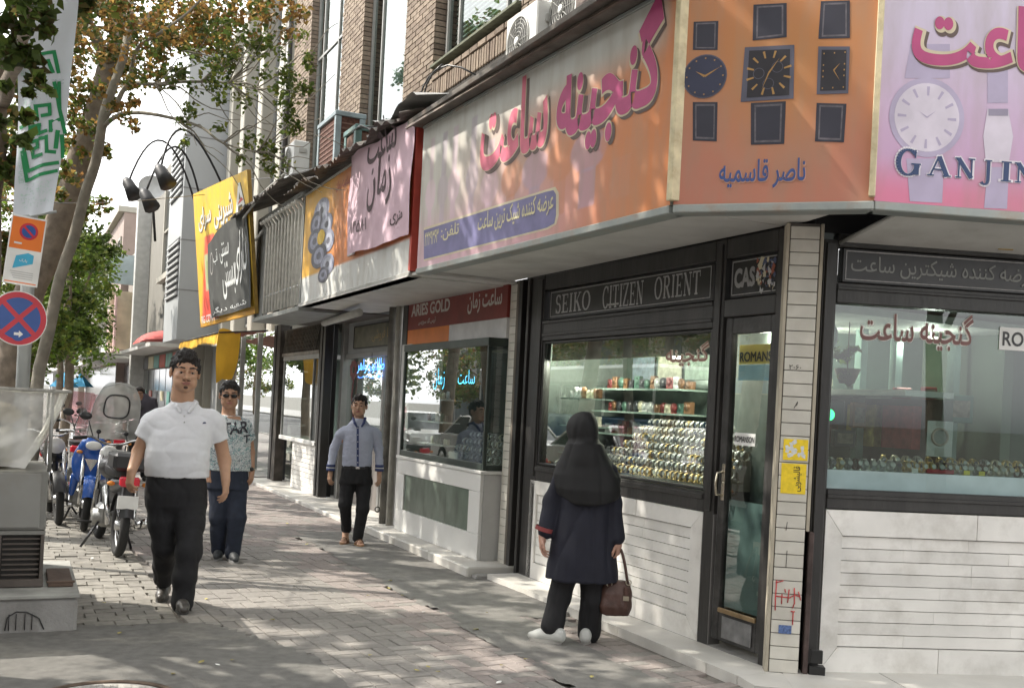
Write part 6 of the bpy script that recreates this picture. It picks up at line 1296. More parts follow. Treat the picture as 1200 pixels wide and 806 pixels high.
th = Thing('ceiling_lamp', 'small added lamp brightening the inside of the side window', 'lamp', MB_, (1.2, 1.0, 2.2)); b = MB(); b.cyl((1.2, 1.0, 2.19), (1.2, 1.0, 2.2), .045, 14); th.part('lit_disc', b, LIT); b = MB(); b.cyl((1.2, 1.0, 2.2), (1.2, 1.0, 2.32), .006, 5); th.part('rod', b, ALU); ld = bpy.data.lights.new('lamp_light', 'POINT'); ld.energy = 2.2; ld.color = (1, .95, .85); ld.shadow_soft_size = .05; lo_ = obj('lamp_light', ld, th.o); lo_.location = (0, 0, -.06)  # lamp added only to brighten the interior behind the side window
# rows of watches hung on the dark board and poster cards behind the stand
for k in range(3): b = MB(); b.box(9.0 + k * .42, 9.36 + k * .42, -.97, -.96, 1.86, 2.12); it.part('back_card', b, mat('back_card_%d' % k, [(.25, .33, .28), (.40, .40, .32), (.16, .2, .24)][k], .6, var=.4, vs=18))
# wrist watches: a closed strap ring standing on edge with a round dial
SIL = mat('steel_strap', (.40, .41, .40), .28, .85, var=.2, vs=60, rand=.35); GLD = mat('gilt_strap', (.62, .45, .18), .3, .85, var=.2, vs=60, rand=.3); TWO = mat('two_tone_strap', (.60, .55, .42), .3, .8, var=.2, rand=.3); LTH = mat('leather_strap', (.06, .035, .025), .6, rand=.4)
DLW = mat('white_dial', (.42, .42, .40), .3, rand=.2); DLB = mat('dark_dial', (.04, .04, .06), .2)
def watch_mesh(ms, dial):
    b = MB(); b.cur = 0; n, m = 14, 4; V = []
    for i in range(n):
        a = 2 * math.pi * i / n; w_ = .010 if abs(math.sin(a / 2)) > .35 else .013
        for (dr, dy) in ((-.002, -w_), (.002, -w_), (.002, w_), (-.002, w_)): r = .029 + dr; V.append((dy, -math.cos(a) * r * .85, .029 + math.sin(a) * r))
    b.add(V, [[i * m + j, ((i + 1) % n) * m + j, ((i + 1) % n) * m + (j + 1) % m, i * m + (j + 1) % m] for i in range(n) for j in range(m)], True)
    b.cur = 0; Mx = Matrix.Translation((0, -.028, .035)) @ Matrix.Rotation(math.radians(72), 4, 'X'); ring = MB().tube([(0, 0, -.004), (0, 0, .004)], .0155, 12); b.join(ring, Mx)
    b.cur = 1; d_ = MB(); d_.face([(.0125 * math.cos(2 * math.pi * k / 12), .0125 * math.sin(2 * math.pi * k / 12), .0045) for k in range(12)]); d_.m = [1]; b.join(d_, Mx)
    return b.mesh('wristwatch', [ms, dial])
WM = [watch_mesh(SIL, DLW), watch_mesh(SIL, DLB), watch_mesh(GLD, DLW), watch_mesh(TWO, DLW), watch_mesh(GLD, DLB), watch_mesh(LTH, DLW)]
def put_watch(F, x, y, z, rot, k, label, group, s=1.0):
    o = obj('wristwatch', WM[k]); o.matrix_world = F @ Matrix.Translation((x, y, z)) @ Matrix.Rotation(rot, 4, 'Z') @ Matrix.Scale(s, 4); o['label'] = label; o['category'] = 'watch'; o['group'] = group
random.seed(11)
st_ = Thing('display_stand', 'stepped white display stand filled with wristwatches in the wide window', 'display stand', MA, (8.6, -.3, 1.0))
for r in range(7): b = MB(); b.box(7.74, 9.55 - .04 * r, -.18 - .062 * (r + 1), -.18 - .062 * r, 1.05, 1.075 + .062 * r); st_.part('step', b, mat('cream_velvet', (.17, .16, .14), .9))
b = MB(); b.box(7.73, 10.17, -.18, -.06, .99, 1.045); st_.part('base', b, SHW)
for r in range(7):
    t = 7.77
    while t < 9.50 - .04 * r:
        k = (2 if random.random() < .75 else 3) if r == 0 else random.choice([0, 0, 0, 1, 3, 2] if r < 5 else [0, 3, 2, 1])
        put_watch(MA, t, -.205 - .062 * r, 1.077 + .062 * r if r else 1.076, math.pi + random.uniform(-.25, .25), k, ['steel', 'steel', 'gilt', 'two tone', 'gilt', 'leather'][k] + ' wristwatch in the ' + ['front bottom', 'second', 'third', 'fourth', 'fifth', 'sixth', 'topmost'][r] + ' row of the stepped stand', 'wristwatches on the stepped stand', 1.12); t += random.uniform(.063, .072)
for r in range(2):
    t = 9.62
    while t < 10.1: put_watch(MA, t, -.15 - .10 * r, 1.05 + .03 * r, math.pi + random.uniform(-.4, .4), random.choice([0, 1, 3]), 'metal wristwatch at the left end of the wide window floor', 'wristwatches at the left of the wide window', 1.1); t += .085
for i in range(9): th = single('watch_pad', MB().add([(7.80 + i * .075, -.66, 1.52), (7.85 + i * .075, -.66, 1.52), (7.855 + i * .075, -.69, 1.60), (7.825 + i * .075, -.70, 1.63), (7.795 + i * .075, -.69, 1.60), (7.80 + i * .075, -.69, 1.52), (7.85 + i * .075, -.69, 1.52)], [(0, 1, 2, 3, 4), (5, 0, 4), (1, 6, 2), (6, 5, 4, 3, 2)]), SHW, 'white upright watch pad in the row above the stepped stand', 'watch pad', MA, (7.8 + i * .075, -.66, 1.52), 'white pads on the top step')
# small goods on the glass shelves
def goods(F, x0, x1, y, z, n, lab, grp, cols_, name='clock', hh=(.06, .13)):
    for i in range(n):
        x = x0 + (x1 - x0) * (i + .5) / n + random.uniform(-.02, .02); c_ = random.choice(cols_ + cols_[:2] * 3 + cols_[3:5] * 2); h = random.uniform(*hh); w_ = random.uniform(.03, .05); b = MB()
        if random.random() < .5: b.box(x - w_, x + w_, y - .02, y + .02, z, z + h, .004); b.cyl((x, y + .021, z + h * .6), (x, y + .024, z + h * .6), w_ * .7, 12)
        else: b.box(x - w_ * .6, x + w_ * .6, y - .02, y + .02, z, z + .012, .002); b.cyl((x, y, z + .01 + w_), (x, y + .02, z + .01 + w_), w_, 14); b.box(x - .01, x + .01, y - .01, y + .01, z + .01, z + .02)
        single(name, b, c_, c_.name.replace('goods_', '') + ' ' + lab, 'clock', F, (x, y, z), grp)
GC = [mat('goods_%s' % n_, c_, .35, .2) for n_, c_ in (('silver', (.5, .5, .5)), ('dark', (.05, .05, .06)), ('red', (.22, .04, .04)), ('cream', (.6, .55, .42)), ('brown', (.2, .1, .05)), ('green', (.07, .14, .11)))]
for z, nm_ in ((1.165, 'lowest'), (1.365, 'second'), (1.565, 'third'), (1.765, 'top')): goods(MA, 8.95, 10.25, -.75, z, 15, 'small clock on the %s glass shelf at the left of the wide window' % nm_, 'clocks on the glass shelves', GC, hh=(.06, .12))
goods(MA, 7.9, 8.6, -1.3, 1.80, 5, 'small clock on the cabinet behind the watches', 'clocks on the back cabinet', GC)
for z, nm_ in ((1.18, 'lower'), (1.42, 'middle'), (1.66, 'upper')):
    b = MB(); b.box(9.62, 10.17, -.42, -.20, z - .012, z); it.part('front_shelf', b, mat('shelf_glass', (.25, .32, .29)))
    goods(MA, 9.64, 10.15, -.30, z, 7, 'small clock on the %s front shelf at the far left of the wide window' % nm_, 'clocks on the front shelves', GC, hh=(.05, .1))
# side window
ib = Thing('shop_interior', 'dim green interior with clocks and columns seen through the side window', 'shop interior', MB_, (1.5, 1.2, 0))
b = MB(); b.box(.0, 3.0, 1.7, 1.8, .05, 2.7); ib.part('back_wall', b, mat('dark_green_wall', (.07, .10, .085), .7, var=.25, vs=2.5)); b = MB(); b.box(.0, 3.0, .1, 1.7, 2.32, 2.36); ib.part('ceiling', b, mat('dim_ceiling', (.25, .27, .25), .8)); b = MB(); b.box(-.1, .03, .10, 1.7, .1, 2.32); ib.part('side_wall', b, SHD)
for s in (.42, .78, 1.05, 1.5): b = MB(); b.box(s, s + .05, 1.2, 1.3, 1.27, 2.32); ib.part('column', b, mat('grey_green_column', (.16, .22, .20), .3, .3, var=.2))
for s, z, r_, nm in ((.17, 2.12, .12, 'round pale wall clock at the top left of the side window'),):
    ck = Thing('wall_clock', nm, 'clock', MB_, (s, .5, z)); b = MB(); b.cyl((s, .50, z), (s, .53, z), r_, 28); ck.part('case', b, mat('grey_clock_case', (.30, .34, .34), .4)); b = MB(); b.cyl((s, .495, z), (s, .499, z), r_ * .86, 28, False); ck.part('dial', b, mat('pale_green_dial', (.40, .48, .47), .5, var=.2, vs=15)); b = MB(); b.box(s - .003, s + .003, .488, .492, z, z + .07); b.box(s, s + .05, .488, .492, z - .003, z + .003); ck.part('hands', b, BLKB)
th = Thing('hanging_plant', 'dark leafy basket hanging near the side window top', 'plant', MB_, (.5, .8, 2.0)); obj('leaves', leafmesh('leaves', [((0, 0, 0), .13, 160, .045, DARKG + GREENS[:1], 1.0), ((0, 0, -.13), .09, 90, .04, DARKG, 1.0)], 31), th.o); b = MB(); b.tube([(.5, .8, 1.88), (.5, .8, 2.31)], .004, 5); b.tube([(.5, .8, 1.83), (.5, .8, 1.93)], [.05, .09], 12); th.part('basket', b, mat('basket_brown', (.08, .05, .03), .9))
pc = Thing('picture_card', 'white card printed with a round watch standing among the side window goods', 'card', MB_, (.86, .22, 1.33)); b = MB(); b.box(.775, .945, .20, .206, 1.375, 1.60); pc.part('card', b, mat('white_card', (.62, .60, .60), .5)); b = MB(); b.torus((.86, .197, 1.50), (0, 1, 0), .052, .008, 24, 5); pc.part('printed_case', b, mat('rose_print', (.50, .40, .36), .5)); b = MB(); b.cyl((.86, .1995, 1.50), (.86, .1975, 1.50), .045, 24, False); pc.part('printed_dial', b, mat('grey_print', (.35, .33, .33), .5)); b = MB(); b.box(.83, .89, .198, .1995, 1.38, 1.43); b.box(.83, .89, .198, .1995, 1.565, 1.60); pc.part('printed_strap', b, mat('pale_strap_print', (.5, .47, .45), .5))
gl = Thing('neon_sign', 'small round green light glowing left in the side window', 'neon sign', MB_, (.21, .4, 1.6)); b = MB(); b.cyl((.21, .40, 1.605), (.21, .42, 1.605), .038, 18); gl.part('green_lens', b, mat('green_glow', (.05, .7, .2), .4, emit=(.04, 1.0, .25), es=1.6)); b = MB(); b.box(.13, .33, .425, .55, 1.55, 1.70, .01); b.cyl((.21, .422, 1.605), (.21, .45, 1.605), .06, 18); gl.part('case', b, BLKB)
b = MB(); b.face([(.09, .47, 1.80), (.28, .47, 1.68), (.24, .47, 1.66), (.07, .47, 1.73)]); 
for k, (s, z, w_, h, c_) in enumerate([(.30, 1.80, .12, .16, 'red'), (1.02, 1.79, .12, .08, 'red'), (1.22, 1.80, .10, .09, 'red'), (1.45, 1.7, .2, .2, 'green'), (.70, 1.62, .10, .18, 'brown'), (1.25, 1.6, .15, .2, 'dark'), (.12, 1.70, .07, .07, 'red'), (.6, 1.45, .16, .12, 'dark')]):
    b = MB(); b.box(s - w_ / 2, s + w_ / 2, 1.0, 1.06, z - h / 2, z + h / 2, .006); th = Thing('framed_picture', ['red poster behind the round clock', 'red strip poster near the right', 'red poster at the right edge', 'green poster beyond the edge', 'dark framed picture in the middle', 'dark box on the right shelf', 'small red tag at far left', 'dark picture low in the middle'][k], 'picture', MB_, (s, 1.0, z)); th.part('panel', b, mat('goods_' + c_, (.5, .06, .04))); b = MB(); b.box(s - w_ * .35, s + w_ * .35, .995, 1.0, z - h * .3, z + h * .3); th.part('print', b, mat('dim_print', (.20, .17, .13), .6, var=.5, vs=30))
x = .06; i = 0
while x < 1.45:
    put_watch(MB_, x, .12 + random.uniform(-.01, .01), 1.272, random.uniform(-.3, .3), random.choice([0, 0, 2, 3, 1, 5]), 'metal wristwatch in the row along the side window floor', 'wristwatches along the side window', 1.2); x += random.uniform(.045, .06); i += 1
x = .5
while x < 1.4: put_watch(MB_, x, .22, 1.30, random.uniform(-.3, .3), random.choice([0, 2, 3, 4]), 'metal wristwatch in the second row of the side window', 'wristwatches in the second row of the side window', 1.2); x += .075
b = MB(); b.box(.4, 3.0, .19, .26, 1.271, 1.299); ib.part('low_riser', b, SHW)
for s, c_, nm in ((.64, 'white', 'white bow shaped tag on the side window floor'), (.98, 'yellow', 'yellow price tag among the side window watches'), (1.08, 'yellow', 'second yellow price tag, nearer the card')): b = MB(); b.box(s - .02, s + .02, .075, .079, 1.272, 1.30, .001); b.box(s - .02, s + .02, .079, .095, 1.272, 1.276); single('price_tag', b, mat('tag_' + c_, (.75, .72, .68) if c_ == 'white' else (.75, .60, .05), .5), nm, 'price tag', MB_, (s, .075, 1.272))
b = MB(); b.box(.72, .90, .08, .12, 1.272, 1.30, .004); single('red_tray', b, mat('red_velvet', (.40, .03, .05), .8), 'red velvet tray in front of the watch picture card', 'tray', MB_, (.8, .1, 1.272))
rc = Thing('poster', 'white placard lettered RO cut off at the right edge of the side window', 'sign', MB_, (1.2, .04, 2.1)); b = MB(); b.box(1.13, 1.75, .043, .047, 2.06, 2.20); rc.part('placard', b, mat('white_sticker', (.8, .8, .78))); b = MB(); text_on(b, 'ROMANSON', (1.15, .043, 2.085), (.58, 0, 0), (0, 0, .09), (0, -.0015, 0), .02); rc.part('lettering', b, BLKB)
# second shop
i2 = Thing('shop_interior', 'dim interior and white shelves behind the green framed case', 'shop interior', MA, (12, -1, 0)); b = MB(); b.box(10.9, 13.6, -1.3, -1.2, .9, 2.4); i2.part('back_wall', b, mat('dim_green_back', (.13, .15, .13), .7, var=.3)); b = MB(); b.box(13.4, 13.45, -1.2, .1, .9, 2.2); i2.part('side_wall', b, SHD); b = MB(); b.box(10.95, 13.3, -1.2, .1, .94, .96); i2.part('floor', b, SHD)
for r in range(4): b = MB(); b.box(11.0, 12.3, .02 - .08 * (r + 1), .02 - .08 * r, .965, .985 + .07 * r); i2.part('step', b, mat('cream_velvet', (.4, .38, .32)))
for r in range(4):
    t = 11.03
    while t < 12.28: put_watch(MA, t, -.01 - .08 * r, .987 + .07 * r, math.pi + random.uniform(-.3, .3), random.choice([0, 0, 3, 1]), 'metal wristwatch on the steps in the green framed case', 'wristwatches in the green framed case', 1.25); t += .105
for z in (1.1, 1.35, 1.6): goods(MA, 12.5, 13.2, -.1, z, 5, 'small clock on the side shelves of the green framed case', 'clocks in the green framed case', GC)
for z in (1.085, 1.335, 1.585): b = MB(); b.box(12.45, 13.25, -.2, 0, z, z + .012); i2.part('shelf', b, SHW)
b = MB(); b.box(11.75, 11.98, .10, .11, .97, 1.06); single('price_card', b, mat('tag_white', (.75, .72, .68)), 'white card leaning at the bottom of the green framed case', 'card', MA, (11.85, .1, .97))
i3 = Thing('shop_interior', 'lit showcase and counter inside the gold shop', 'shop interior', MA, (15.7, -1.4, 0)); b = MB(); b.box(14.1, 17.3, -2.6, -2.5, .05, 2.7); i3.part('back_wall', b, mat('olive_back', (.20, .21, .16), .7, var=.2)); b = MB(); b.box(14.3, 17.0, -1.3, -.8, .05, 1.0); i3.part('counter', b, SHW); b = MB(); b.box(14.3, 17.0, -1.2, -.9, 1.5, 1.52); i3.part('shelf', b, SHW)

# ================================================================== VEHICLES ALONG THE KERB (seen in the shop windows)
TYRE = mat('tyre_rubber', (.02, .02, .02), .85); CGL = mat('car_glass', (.03, .035, .04), .08); CHR = mat('chrome', (.6, .6, .6), .15, 1.0); LAMPW = mat('lamp_glass', (.7, .7, .68), .15); LAMPR = mat('red_lamp', (.45, .02, .02), .2)
def make_car(lab, paint, F, group='cars parked along the kerb'):
    T = Thing('parked_car', lab, 'car', F, (0, 0, 0), group); L, Wd_ = 4.2, 1.64
    prof = [(-2.1, .32), (-2.1, .62), (-2.02, .80), (-1.25, .90), (1.2, .92), (1.95, .88), (2.1, .70), (2.1, .32)]
    b = MB(); n = len(prof)
    V = []
    for y, sx, dz in ((-.80, 1, 0), (-.70, .992, .035), (.70, .992, .035), (.80, 1, 0)):
        for x, z in prof: V.append((x * sx, y, z + (dz if z > .6 else 0)))
    Fc = [[k * n + i, k * n + (i + 1) % n, (k + 1) * n + (i + 1) % n, (k + 1) * n + i] for k in range(3) for i in range(n)] + [list(range(n)), [3 * n + i for i in range(n)][::-1]]
    b.add(V, Fc); T.part('body', b, paint)
    cab = [(-1.25, .93, .70), (-.60, 1.38, .56), (.75, 1.38, .56), (1.45, .94, .70)]; b = MB(); V = [(x, -y, z) for x, z, y in cab] + [(x, y, z) for x, z, y in cab]; b.add(V, [(0, 1, 5, 4), (2, 3, 7, 6), (0, 3, 2, 1), (4, 5, 6, 7)]); T.part('glasshouse', b, CGL)
    b = MB(); V = [(-.62, -.565, 1.375), (.77, -.565, 1.375), (.77, .565, 1.375), (-.62, .565, 1.375), (-.50, -.50, 1.415), (.62, -.50, 1.415), (.62, .50, 1.415), (-.50, .50, 1.415)]; b.add(V, [(0, 1, 5, 4), (1, 2, 6, 5), (2, 3, 7, 6), (3, 0, 4, 7), (4, 5, 6, 7)]); T.part('roof', b, paint)
    for y in (-1, 1):
        for (x0, z0, x1, z1) in ((-1.27, .93, -.60, 1.385), (.10, .93, .10, 1.385), (1.46, .93, .76, 1.385)): b = MB(); b.cyl((x0, y * .705, z0), (x1, y * .562, z1), .025, 6); T.part('pillar', b, paint)
        for x in (-1.32, 1.28): 
            b = MB(); b.cyl((x, y * .66, .30), (x, y * .815, .30), .30, 20); w_ = T.part('wheel', b, TYRE); b = MB(); b.cyl((x, y * .815, .30), (x, y * .822, .30), .18, 16); T.part('rim', b, ALU, w_)
        b = MB(); b.box(-2.115, -2.09, y * .62 - .13, y * .62 + .13, .60, .74, .01); T.part('headlight', b, LAMPW); b = MB(); b.box(2.09, 2.115, y * .62 - .12, y * .62 + .12, .62, .80, .01); T.part('tail_light', b, LAMPR)
        b = MB(); b.ell((-.95, y * .86, .98), .05, .09, .06, 10, 6); T.part('mirror', b, paint)
    for x in (-2.16, 2.09): b = MB(); b.box(x, x + .07, -.78, .78, .34, .52, .02); T.part('bumper', b, mat('bumper_grey', (.10, .10, .10), .6))
    return T
WCP = mat('white_car_paint', (.62, .63, .62), .25, coat=.6); SCP = mat('silver_car_paint', (.35, .36, .37), .3, .5, coat=.5)
def carF(t, w, r=0): return MA @ Matrix.Translation((t, w, -.12)) @ Matrix.Rotation(r, 4, 'Z')
c1 = make_car('white saloon parked nearest the corner at the kerb', WCP, carF(9.5, 6.6))
labs = ['white saloon parked behind the first white car', 'white saloon third in the parked row', 'white saloon farther up the parked row', 'white saloon beyond the bus stop', 'white saloon waiting in the second lane', 'white saloon in the far lane by the bus', 'white saloon at the near end of the far lane']
for k, (t, w) in enumerate([(14.6, 6.6), (19.8, 6.6), (25, 6.7), (30.5, 6.6), (12, 9.4), (22, 9.6), (4.5, 9.5)]): dup(c1.o, carF(t, w), labs[k])
c2 = make_car('silver saloon parked on the side street behind the camera', SCP, Matrix.Translation((3.5, -4.5, -.02)))
c3 = make_car('red saloon parked on the side street behind the camera', mat('red_car_paint', (.35, .03, .02), .3, coat=.5), Matrix.Translation((-2.5, -4.8, -.02)))
bus = Thing('city_bus', 'blue and white city bus in the far lane, mirrored in the shop glass', 'bus', MA @ Matrix.Translation((31, 12.5, -.12)), (0, 0, 0)); b = MB(); b.box(-5.5, 5.5, -1.25, 1.25, .35, 1.55, .08); bus.part('lower_body', b, mat('bus_blue', (.05, .16, .30), .35)); b = MB(); b.box(-5.5, 5.5, -1.25, 1.25, 2.45, 3.05, .1); bus.part('roof', b, WCP); b = MB(); b.box(-5.45, 5.45, -1.21, 1.21, 1.551, 2.449); bus.part('window_band', b, CGL)
for k in range(9): b = MB(); b.box(-5.4 + k * 1.33, -5.3 + k * 1.33, -1.24, 1.24, 1.552, 2.448); bus.part('window_post', b, WCP)
for x in (-3.6, 3.4):
    for y in (-1, 1): b = MB(); b.cyl((x, y * .95, .48), (x, y * 1.27, .48), .48, 20); bus.part('wheel', b, TYRE)
# buildings across the street and behind the camera
def block(F, L, D_, h, col, lab):
    B = Thing('building', lab, 'building', F, (0, 0, 0), 'buildings across the street'); b = MB(); b.box(0, L, 0, D_, -.1, h); B.part('wall', b, mat('across_wall_%d' % (int(col[0] * 100)), col, .85, var=.1, vs=1)); n = int(L / 3)
    for i in range(n):
        for z in [3.6 + 3 * k for k in range(int((h - 3.5) / 3))]: b = MB(); b.box(.8 + i * 3, 2.4 + i * 3, -.06, -.003, z, z + 1.7, .01); f = B.part('window', b, DGL); b = MB(); b.box(.7 + i * 3, 2.5 + i * 3, -.14, -.005, z - .12, z - .003); B.part('sill', b, CRM)
        b = MB(); b.box(.2 + i * 3, 2.8 + i * 3, -.06, -.003, .1, 2.6); B.part('shop_glass', b, DGL); b = MB(); b.box(.1 + i * 3, 2.9 + i * 3, -.3, -.004, 2.65, 3.3); B.part('signboard', b, mat('across_sign_%d' % (i % 4), [(.5, .08, .05), (.6, .6, .55), (.1, .2, .35), (.6, .4, .08)][i % 4], .5, var=.3))
F2 = MA @ Matrix.Translation((0, 24, 0))
for k, (t, L, h, c_) in enumerate([(-12, 14, 9, (.36, .33, .28)), (2.3, 12, 12, (.42, .36, .30)), (14.6, 15, 8, (.30, .30, .29)), (30, 18, 11, (.38, .34, .27)), (48.4, 24, 9, (.34, .33, .32))]): block(F2 @ Matrix.Translation((t, 0, 0)), L, 8, h, c_, ['brown block across the street at the near end', 'tall tan block across the street', 'low grey block across the street', 'sandy block across the street by the bus', 'grey block farthest across the street'][k])
FB2 = Matrix.Translation((9, -11, 0)) @ Matrix.Rotation(math.pi + ANGB, 4, 'Z'); block(FB2, 15, 8, 11, (.13, .12, .11), 'brown block behind the camera facing the side window')

# ================================================================== PEOPLE
import openvdb
class SDF:
    def __init__(s, k=0.02): s.P = []; s.k = k
    def cap(s, a, b, ra, rb=None, k=None, sub=False, flat=False): s.P.append(('cap', np.array(a, float), np.array(b, float), ra, ra if rb is None else rb, s.k if k is None else k, sub, flat)); return s
    def chain(s, pts, rs, k=None):
        for i in range(len(pts) - 1): s.cap(pts[i], pts[i + 1], rs[i], rs[i + 1], k)
        return s
    def ell(s, c, r, R=None, k=None, sub=False): s.P.append(('ell', np.array(c, float), np.array(r, float), None if R is None else np.array(R, float), 0, s.k if k is None else k, sub)); return s
    def loft(s, tab, k=None, e=2.3, sub=False):
        """tab rows: z, cx, cy, hx, hy from bottom to top"""
        s.P.append(('loft', np.array(sorted(tab), float), e, 0, 0, s.k if k is None else k, sub)); return s
    def bounds(s, p):
        if p[0] == 'cap': r = max(p[3], p[4]); return np.minimum(p[1], p[2]) - r, np.maximum(p[1], p[2]) + r
        if p[0] == 'ell': r = p[2] if p[3] is None else np.full(3, p[2].max()); return p[1] - r, p[1] + r
        t = p[1]; return np.array([(t[:, 1] - t[:, 3]).min(), (t[:, 2] - t[:, 4]).min(), t[0, 0]]), np.array([(t[:, 1] + t[:, 3]).max(), (t[:, 2] + t[:, 4]).max(), t[-1, 0]])
    def mesh(s, vox, name, m, clip=None, wr=None, smooth=True, off=0.0, nz=None):
        lo = np.min([s.bounds(p)[0] for p in s.P if not p[6]], 0) - 4 * vox; hi = np.max([s.bounds(p)[1] for p in s.P if not p[6]], 0) + 4 * vox
        N = np.ceil((hi - lo) / vox).astype(int) + 1; G = np.full(N, 0.2, np.float32); ax = [lo[i] + vox * np.arange(N[i]) for i in range(3)]
        for p in s.P:
            b0, b1 = s.bounds(p); k = p[5]; mg = k + 3 * vox
            i0 = np.clip(np.floor((b0 - mg - lo) / vox).astype(int), 0, N); i1 = np.clip(np.ceil((b1 + mg - lo) / vox).astype(int) + 1, 0, N)
            if (i1 <= i0).any(): continue
            X, Y, Z = np.meshgrid(*[ax[j][i0[j]:i1[j]] for j in range(3)], indexing='ij')
            if p[0] == 'cap':
                a, b = p[1], p[2]; d = b - a; L = max(d @ d, 1e-9); h = np.clip(((X - a[0]) * d[0] + (Y - a[1]) * d[1] + (Z - a[2]) * d[2]) / L, 0, 1)
                D = np.sqrt((X - a[0] - h * d[0]) ** 2 + (Y - a[1] - h * d[1]) ** 2 + (Z - a[2] - h * d[2]) ** 2) - (p[3] + h * (p[4] - p[3]))
                if p[7]: D = np.maximum(D, ((X - b[0]) * d[0] + (Y - b[1]) * d[1] + (Z - b[2]) * d[2]) / math.sqrt(L) - .004)
            elif p[0] == 'ell':
                x, y, z = X - p[1][0], Y - p[1][1], Z - p[1][2]; R = p[3]
                if R is not None: x, y, z = R[0, 0] * x + R[1, 0] * y + R[2, 0] * z, R[0, 1] * x + R[1, 1] * y + R[2, 1] * z, R[0, 2] * x + R[1, 2] * y + R[2, 2] * z
                r = p[2]; q = np.sqrt((x / r[0]) ** 2 + (y / r[1]) ** 2 + (z / r[2]) ** 2); g = np.sqrt((x / r[0] ** 2) ** 2 + (y / r[1] ** 2) ** 2 + (z / r[2] ** 2) ** 2); D = q * (q - 1) / np.maximum(g, 1e-6)
            else:
                t = p[1]; z1 = ax[2][i0[2]:i1[2]]; zc = np.clip(z1, t[0, 0], t[-1, 0]); f = [np.interp(zc, t[:, 0], t[:, j]) for j in (1, 2, 3, 4)]
                # smooth the profile a little
                x, y = (X - f[0]) / f[2], (Y - f[1]) / f[3]; e = p[2]; q = (np.abs(x) ** e + np.abs(y) ** e) ** (1 / e); D = (q - 1) * np.minimum(f[2], f[3]) * 1.0
                D = np.maximum(D, np.maximum(Z - t[-1, 0], t[0, 0] - Z))
            S_ = G[i0[0]:i1[0], i0[1]:i1[1], i0[2]:i1[2]]
            if p[6]: h = np.clip(.5 - .5 * (S_ + D) / max(k, 1e-6), 0, 1); S_[...] = S_ + (-D - S_) * h + k * h * (1 - h)
            else: h = np.clip(.5 + .5 * (S_ - D) / max(k, 1e-6), 0, 1); S_[...] = S_ + (D - S_) * h - k * h * (1 - h)
        if clip is not None:
            X, Y, Z = np.meshgrid(*ax, indexing='ij'); G = np.maximum(G, clip(X, Y, Z).astype(np.float32))
        g = openvdb.FloatGrid(0.2); g.copyFromArray(np.ascontiguousarray(G - off, dtype=np.float32)); pts, tr_, qd = g.convertToPolygons(isovalue=0.0, adaptivity=0.0)
        pts = np.array(pts) * vox + lo; fs = [tuple(int(i) for i in q[::-1]) for q in qd] + [tuple(int(i) for i in q[::-1]) for q in tr_]
        me = bpy.data.meshes.new(name); me.from_pydata(pts.tolist(), [], fs)
        for m_ in (m if isinstance(m, (list, tuple)) else [m]): me.materials.append(m_)
        me.polygons.foreach_set('use_smooth', [True] * len(me.polygons)); me.update()
        if wr is not None:
            co = np.array([v.co[:] for v in me.vertices]); no = np.array([v.normal[:] for v in me.vertices]); amt = np.array([wr(Vector(c)) for c in co]); co = co + no * amt[:, None]; me.vertices.foreach_set('co', co.ravel()); me.update()
        return me
def folds(amp, f, stretch=(1, 1, 1), seed=0):
    st = Vector(stretch)
    def fn(p):
        q = Vector((p.x * st.x, p.y * st.y, p.z * st.z)) * f + Vector((seed * 7.1, seed * 3.3, 0)); n = mnoise.noise(q); r = 1 - abs(mnoise.noise(q * .9 + Vector((5, 5, 5)))) * 2.2
        return amp * (.5 * n + .6 * max(0, r) ** 2 - .2 + .25 * mnoise.noise(q * 3))
    return fn
SKIN = lambda nm, c: mat('skin_' + nm, c, .5, var=.07, vs=25, sub=.12, bump=.08, bs=300)
HAIRM = mat('black_hair', (.012, .009, .008), .5, var=.4, vs=90, bump=.8, bs=220, stretch=(1, 1, .35))
EYEW = mat('eye_white', (.34, .31, .29), .3); EYED = mat('eye_dark', (.02, .012, .01), .15); LIPM = mat('lip', (.33, .14, .115), .5)
